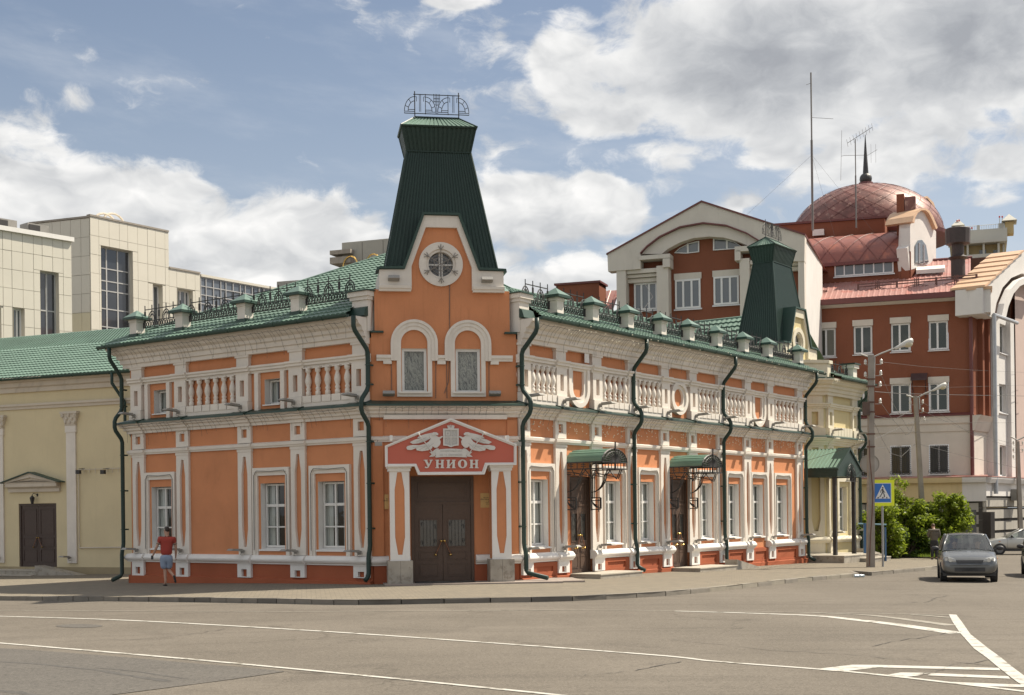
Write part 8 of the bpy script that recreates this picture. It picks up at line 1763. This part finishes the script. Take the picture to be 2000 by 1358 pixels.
        m = MB(); m.ball((s_ * (W + .13), nf - .28, belt + .06), .12, .06, .075, 10, 7); m.tube([(s_ * (W - .06), nf - .26, belt + .0), (s_ * (W + .06), nf - .27, belt + .03)], .025, 5, raw=True); part(m, 'wing_mirror', BLKP, c, True)
        m = MB(); m.ball((s_ * (W + .0), nf + .05 + .28, .72), .012, .05, .022, 8, 5); part(m, 'side_indicator', ORL, c)
        for n0 in ((.02, -.98) if kind == 'sedan' else (.02,)): m = MB(); m.box(s_ * (W - .0) - .012, s_ * (W - .0) + .012, n0 - .24, n0 - .12, .80, .835); part(m, 'door_handle', BLKP, c)
        for nn_ in (nf - .06, -.27, -1.05):
            m = MB(); m.tube([(s_ * (W + .001), nn_, .34), (s_ * (W + .004), nn_, .6), (s_ * (W - .006), nn_, belt - .08)], .005, 4, raw=True); part(m, 'door_gap', BLKP, c)
    f0 = hood[0][0]
    m = MB(); m.add([(-.36, f0 - .01, .60), (.36, f0 - .01, .60), (.42, f0 - .06, .70), (-.42, f0 - .06, .70), (-.36, f0 + .03, .61), (.36, f0 + .03, .61), (.40, f0 - .01, .69), (-.40, f0 - .01, .69)], [(4, 5, 6, 7), (0, 1, 5, 4), (1, 2, 6, 5), (2, 3, 7, 6), (3, 0, 4, 7)]); part(m, 'grille', BLKP, c)
    m = MB()
    for z in (.36, .39, .42, .45): m.tube([(-.42, f0 + .0, z), (0, f0 + .055, z), (.42, f0 + .0, z)], .012, 4, raw=True)
    m.box(-.44, .44, f0 - .1, f0 + .028, .345, .465); part(m, 'lower_intake', BLKP, c)
    m = MB(); m.tube([(-.72, f0 - .16, .53), (-.55, f0 + .0, .535), (0, f0 + .045, .54), (.55, f0 + .0, .535), (.72, f0 - .16, .53)], .022, 6, raw=True); m.v = [(x, y, z) for x, y, z in m.v]; part(m, 'bumper_line', paint, c, True)
    m = MB(); m.tube([(-.62, nf + .05, belt + .035), (-.08, nf + .09, belt + .05)], .009, 4, raw=True); m.tube([(.02, nf + .10, belt + .045), (.58, nf + .03, belt + .055)], .009, 4, raw=True); part(m, 'wiper', BLKP, c)
    m = MB(); m.box(-.12, .12, rf - .12, rf - .06, zr - .16, zr - .09); part(m, 'rear_view_mirror', BLKP, c)
    m = MB(); m.box(-W + .06, W - .06, -1.7, 1.7, .20, .30); part(m, 'underbody', BLKP, c); return c
PG = mat('graphite_car_paint', (.125, .13, .13), .30, .04, 3, 0, metal=.55, coat=.7); PS = mat('silver_car_paint', (.50, .50, .47), .32, .04, 3, 0, metal=.4, coat=.6); PD = mat('dark_green_car_paint', (.015, .025, .018), .3, .04, 3, 0, metal=.3, coat=.6)
kx, ky = PX(1887, 1100, 41.8)[:2]; azc = math.atan2(kx, ky) - R_(3.0); cz = gz(kx, ky) - .12
c1 = car((kx, ky, cz), math.pi - azc, PG, 'graphite hatchback driving towards the crossing')
sx_, sy_ = PX(1984, 1060, 71)[:2]; c2 = car((sx_ + .35, sy_, gz(sx_, sy_) - .12), R_(90 - 12), PS, 'silver saloon car standing in front of the grey basement wall', 'sedan')
dx_, dy_ = PX(2050, 1090, 44.5)[:2]; c3 = car((dx_ + .0, dy_, gz(dx_, dy_) - .12), math.pi - R_(18), PD, 'dark car almost wholly cut off by the right picture edge')

# ================================================================== PEOPLE
def skin(name, V, E, Rr, mt, par, sub=2, smooth=True):
    me = bpy.data.meshes.new(name); me.from_pydata(V, E, []); o = bpy.data.objects.new(name, me); COLL.objects.link(o)
    sk = o.modifiers.new('skin', 'SKIN'); sk.use_smooth_shade = True
    for i, r in enumerate(Rr):
        d = me.skin_vertices[0].data[i]; d.radius = (r, r) if not isinstance(r, tuple) else r; d.use_root = (i == 0)
    ss = o.modifiers.new('sub', 'SUBSURF'); ss.levels = sub; ss.render_levels = sub
    dg = bpy.context.evaluated_depsgraph_get(); nm = bpy.data.meshes.new_from_object(o.evaluated_get(dg)); bpy.data.objects.remove(o); nm.materials.clear(); nm.materials.append(mt); nm.shade_smooth()
    o = bpy.data.objects.new(name, nm); COLL.objects.link(o); o.parent = par; return o
SKIN = mat('skin_tone', (.46, .27, .19), .6, .05, 9, 0); HAIR = mat('dark_brown_hair', (.025, .016, .012), .7, .2, 30, .2, 90)
def person(loc, rot, J, label, cloth, head_fwd=(0, 1), seated=False, hair=HAIR, scale=1.0):
    """J: joints in metres; cloth: (name, vertices, edges, radii, material)"""
    p = thing('person', label, 'person', loc); p.rotation_euler = (0, 0, rot); p.scale = (scale,) * 3
    N_ = ['pelvis', 'belly', 'chest', 'neck', 'skull', 'crown', 'sl', 'el', 'wl', 'hl', 'sr', 'er', 'wr', 'hr', 'tl', 'kl', 'al', 'fl', 'tr', 'kr', 'ar', 'fr']
    Rr = dict(pelvis=(.115, .09), belly=(.105, .08), chest=(.125, .09), neck=.055, skull=(.078, .092), crown=(.07, .085), sl=.055, el=.042, wl=.030, hl=(.034, .018), sr=.055, er=.042, wr=.030, hr=(.034, .018), tl=.08, kl=.055, al=.038, fl=.036, tr=.08, kr=.055, ar=.038, fr=.036)
    E_ = [('pelvis', 'belly'), ('belly', 'chest'), ('chest', 'neck'), ('neck', 'skull'), ('skull', 'crown'), ('chest', 'sl'), ('sl', 'el'), ('el', 'wl'), ('wl', 'hl'), ('chest', 'sr'), ('sr', 'er'), ('er', 'wr'), ('wr', 'hr'), ('pelvis', 'tl'), ('tl', 'kl'), ('kl', 'al'), ('al', 'fl'), ('pelvis', 'tr'), ('tr', 'kr'), ('kr', 'ar'), ('ar', 'fr')]
    nn_ = [n for n in N_ if n in J]; ix = {n: i for i, n in enumerate(nn_)}
    skin('body', [J[n] for n in nn_], [(ix[a], ix[b]) for a, b in E_ if a in ix and b in ix], [Rr[n] for n in nn_], SKIN, p)
    for nm, V, E, R2, mt in cloth: skin(nm, V, E, [tuple(c * 1.17 for c in r) if isinstance(r, tuple) else r * 1.17 for r in R2], mt, p)
    s = Vector(J['skull']); f = Vector((head_fwd[0], head_fwd[1], 0)).normalized(); r = Vector((f.y, -f.x, 0))
    hd = Vector(J['crown']); c = s.lerp(hd, .55) - f * .012
    m = MB(); m.ball(tuple(c + Vector((0, 0, .025))), .088, .092, .092, 12, 9); m.v = [v for v in m.v]
    # keep only the scalp and the back of the head
    m.v = [tuple(Vector(v) + (f * -.045 if (Vector(v) - c).dot(f) > .02 and v[2] < c.z + .045 else Vector((0, 0, 0)))) for v in m.v]
    part(m, 'hair', hair, p, True)
    fc = s.lerp(hd, .25)
    m = MB(); m.ball(tuple(fc + f * .088), .014, .014, .022, 6, 5); part(m, 'nose', SKIN, p, True)
    for sg in (-1, 1):
        m = MB(); m.ball(tuple(fc + r * sg * .082 + Vector((0, 0, .01))), .012, .018, .028, 6, 5); part(m, 'ear', SKIN, p, True)
        m = MB(); m.ball(tuple(fc + f * .078 + r * sg * .032 + Vector((0, 0, .03))), .009, .009, .006, 6, 4); part(m, 'eye', HAIR, p, True)
    m = MB(); m.ball(tuple(fc + f * .080 - Vector((0, 0, .045))), .022, .010, .006, 6, 4); part(m, 'mouth', mat('lip_tone', (.35, .14, .11), .6, 0, 3, 0), p, True)
    for w_, h_, sg in (('wl', 'hl', -1), ('wr', 'hr', 1)):
        if h_ not in J: continue
        a, b = Vector(J[w_]), Vector(J[h_]); d = (b - a).normalized(); side = Vector((0, 1, 0)) - d * d.y; side.normalize(); k = d.cross(side)
        V = []; E = []; RR_ = []
        for i, (o_, l) in enumerate(((-.024, .055), (-.008, .066), (.008, .062), (.024, .050))):
            q = b + side * o_; i0 = len(V); V += [tuple(q - d * .012), tuple(q + d * l * .5 + k * .004 * sg), tuple(q + d * l * .85 + k * .022 * sg)]; E += [(i0, i0 + 1), (i0 + 1, i0 + 2)]; RR_ += [.009, .0085, .007]
        i0 = len(V); V += [tuple(a.lerp(b, .55) + side * .024), tuple(a.lerp(b, .8) + side * .048 + k * .01 * sg), tuple(b + side * .050 + d * .01 + k * .016 * sg)]; E += [(i0, i0 + 1), (i0 + 1, i0 + 2)]; RR_ += [.012, .010, .008]
        m = MB()
        for i in range(0, len(V), 3): m.tube([V[i], V[i + 1], V[i + 2]], .0095, 6, raw=True, r2=.0065)
        part(m, 'fingers', SKIN, p, True)
    return p
REDS = mat('red_polo_cloth', (.36, .045, .03), .9, .08, 6, .1, 40); NAVY = mat('dark_trim_cloth', (.02, .015, .02), .9); DEN = mat('pale_blue_denim', (.27, .34, .46), .9, .1, 8, .1, 60); SAND = mat('dark_sandal', (.02, .017, .016), .7)
mx_, my_, mz_ = ground_px(325, 1144.5, 0.0)
J1 = dict(pelvis=(-.02, .0, .94), belly=(-.02, .01, 1.10), chest=(-.01, .02, 1.32), neck=(.0, .03, 1.50), skull=(-.01, .05, 1.62), crown=(-.01, .045, 1.72), sl=(-.19, .0, 1.43), el=(-.30, -.02, 1.17), wl=(-.40, .06, .95), hl=(-.43, .09, .88), sr=(.19, .02, 1.42), er=(.255, .03, 1.15), wr=(.25, .10, .90), hr=(.245, .13, .82),
          tl=(-.11, .0, .86), kl=(-.07, .07, .50), al=(-.05, .0, .09), fl=(-.10, .13, .04), tr=(.07, .0, .86), kr=(.03, .10, .50), ar=(.20, -.18, .30), fr=(.24, -.20, .14))
cl1 = [('polo_shirt', [(-.02, 0, .88), (-.02, .01, 1.10), (-.01, .02, 1.30), (0, .025, 1.44), (-.19, 0, 1.42), (-.245, -.01, 1.27), (.19, .02, 1.41), (.235, .025, 1.26)], [(0, 1), (1, 2), (2, 3), (3, 4), (4, 5), (3, 6), (6, 7)], [(.158, .118), (.155, .112), (.178, .122), (.095, .085), .082, .068, .082, .068], REDS),
       ('collar', [(0, .028, 1.465), (0, .032, 1.505)], [(0, 1)], [(.066, .062), (.062, .060)], NAVY), ('sleeve_hem', [(-.243, -.01, 1.275), (-.252, -.012, 1.25)], [(0, 1)], [.070, .069], NAVY), ('sleeve_hem', [(.234, .025, 1.265), (.238, .026, 1.24)], [(0, 1)], [.070, .069], NAVY),
       ('shorts', [(-.02, 0, .97), (-.02, 0, .88), (-.11, .01, .78), (-.085, .06, .50), (.07, .01, .78), (.04, .085, .50)], [(0, 1), (1, 2), (2, 3), (1, 4), (4, 5)], [(.150, .115), (.150, .12), .105, .092, .105, .090], DEN),
       ('sandal', [(-.03, -.05, .025), (-.11, .17, .02)], [(0, 1)], [(.045, .022), (.045, .02)], SAND), ('sandal', [(.205, -.24, .33), (.25, -.20, .09)], [(0, 1)], [(.042, .024), (.042, .02)], SAND)]
pm = person((mx_ + .03, my_, mz_), R_(12), J1, 'man in a red polo shirt and pale blue shorts walking away along the pavement', cl1, head_fwd=(-.75, .66), scale=1.03)
m = MB(); m.box(-.47, -.40, .05, .10, .80, .92); ph = part(m, 'phone', BLKP, None); ph.location = pm.location; ph.rotation_euler = pm.rotation_euler; ph.scale = pm.scale
L0 = pm.matrix_basis @ Vector((-.435, .075, .86)); me = ph.data; me.transform(Matrix.Translation((.435, -.075, -.86))); ph.location = L0; tag(ph, 'dark phone held in the left hand of the man in the red polo', 'phone')
JK = mat('brown_jacket_cloth', (.10, .085, .065), .9, .1, 6, .1, 50); BT = mat('black_trousers', (.015, .015, .018), .9, .1, 5, 0); HR2 = mat('reddish_brown_hair', (.09, .04, .025), .7, .2, 30, .2, 90)
qx, qy = PX(1824.5, 1060, 59)[:2]
J2 = dict(pelvis=(0, 0, .94), belly=(0, .02, 1.10), chest=(0, .05, 1.32), neck=(-.01, .10, 1.47), skull=(-.02, .16, 1.55), crown=(-.02, .17, 1.64), sl=(-.19, .04, 1.40), el=(-.25, .10, 1.14), wl=(-.20, .26, 1.08), hl=(-.17, .33, 1.08), sr=(.19, .04, 1.40), er=(.25, .06, 1.13), wr=(.18, .24, 1.04), hr=(.14, .31, 1.03), tl=(-.10, 0, .86), kl=(-.10, .02, .48), al=(-.10, 0, .08), fl=(-.10, .13, .04), tr=(.10, 0, .86), kr=(.10, .02, .48), ar=(.10, 0, .08), fr=(.11, .13, .04))
cl2 = [('jacket', [(0, 0, .78), (0, .02, 1.10), (0, .045, 1.32), (0, .06, 1.43), (-.19, .04, 1.39), (-.25, .09, 1.14), (-.205, .235, 1.085), (.19, .04, 1.39), (.25, .06, 1.13), (.185, .22, 1.045)], [(0, 1), (1, 2), (2, 3), (3, 4), (4, 5), (5, 6), (3, 7), (7, 8), (8, 9)], [(.165, .13), (.16, .12), (.18, .125), (.10, .09), .085, .068, .052, .085, .068, .052], JK),
       ('shirt_collar', [(0, .075, 1.45), (-.005, .09, 1.49)], [(0, 1)], [.064, .06], WFRAME), ('trousers', [(0, 0, .98), (0, 0, .86), (-.10, .01, .78), (-.10, .02, .48), (-.10, 0, .10), (.10, .01, .78), (.10, .02, .48), (.10, 0, .10)], [(0, 1), (1, 2), (2, 3), (3, 4), (1, 5), (5, 6), (6, 7)], [(.15, .12), (.15, .12), .095, .075, .065, .095, .075, .065], BT),
       ('shoe', [(-.10, -.04, .04), (-.10, .15, .03)], [(0, 1)], [(.045, .04), (.045, .03)], SAND), ('shoe', [(.10, -.04, .04), (.11, .15, .03)], [(0, 1)], [(.045, .04), (.045, .03)], SAND)]
person((qx, qy, gz(qx, qy)), R_(-8), J2, 'man in a brown jacket with bowed head standing with his back turned by the bush', cl2, head_fwd=(-.1, .9), hair=HR2, scale=.94)
# the two people in the hatchback
def sitter(x, cloth_mt, label, turn):
    Js = dict(pelvis=(0, 0, .45), belly=(0, -.03, .62), chest=(0, -.05, .84), neck=(0, -.03, 1.02), skull=(0, .0, 1.14), crown=(0, -.01, 1.24), sl=(-.18, -.03, .94), el=(-.23, .12, .74), wl=(-.15, .33, .80), hl=(-.13, .40, .82), sr=(.18, -.03, .94), er=(.23, .12, .74), wr=(.15, .33, .80), hr=(.13, .40, .82), tl=(-.10, .12, .44), kl=(-.12, .46, .50), tr=(.10, .12, .44), kr=(.12, .46, .50))
    o = Matrix.Translation(c1.location) @ Matrix.Rotation(c1.rotation_euler.z, 4, 'Z') @ Vector((x, -.02, -.02))
    return person(tuple(o), c1.rotation_euler.z, Js, label, [('shirt', [(0, 0, .46), (0, -.04, .66), (0, -.05, .86), (0, -.04, .95), (-.18, -.03, .93), (-.23, .11, .75), (.18, -.03, .93), (.23, .11, .75)], [(0, 1), (1, 2), (2, 3), (3, 4), (4, 5), (3, 6), (6, 7)], [(.15, .12), (.15, .12), (.17, .12), (.09, .085), .08, .06, .08, .06], cloth_mt)], head_fwd=turn)
sitter(-.34, mat('grey_shirt', (.20, .20, .21), .9), 'driver behind the windscreen of the graphite hatchback', (0, 1)); sitter(.34, mat('beige_shirt', (.40, .34, .27), .9), 'front passenger looking down behind the windscreen of the graphite hatchback', (.5, .8))
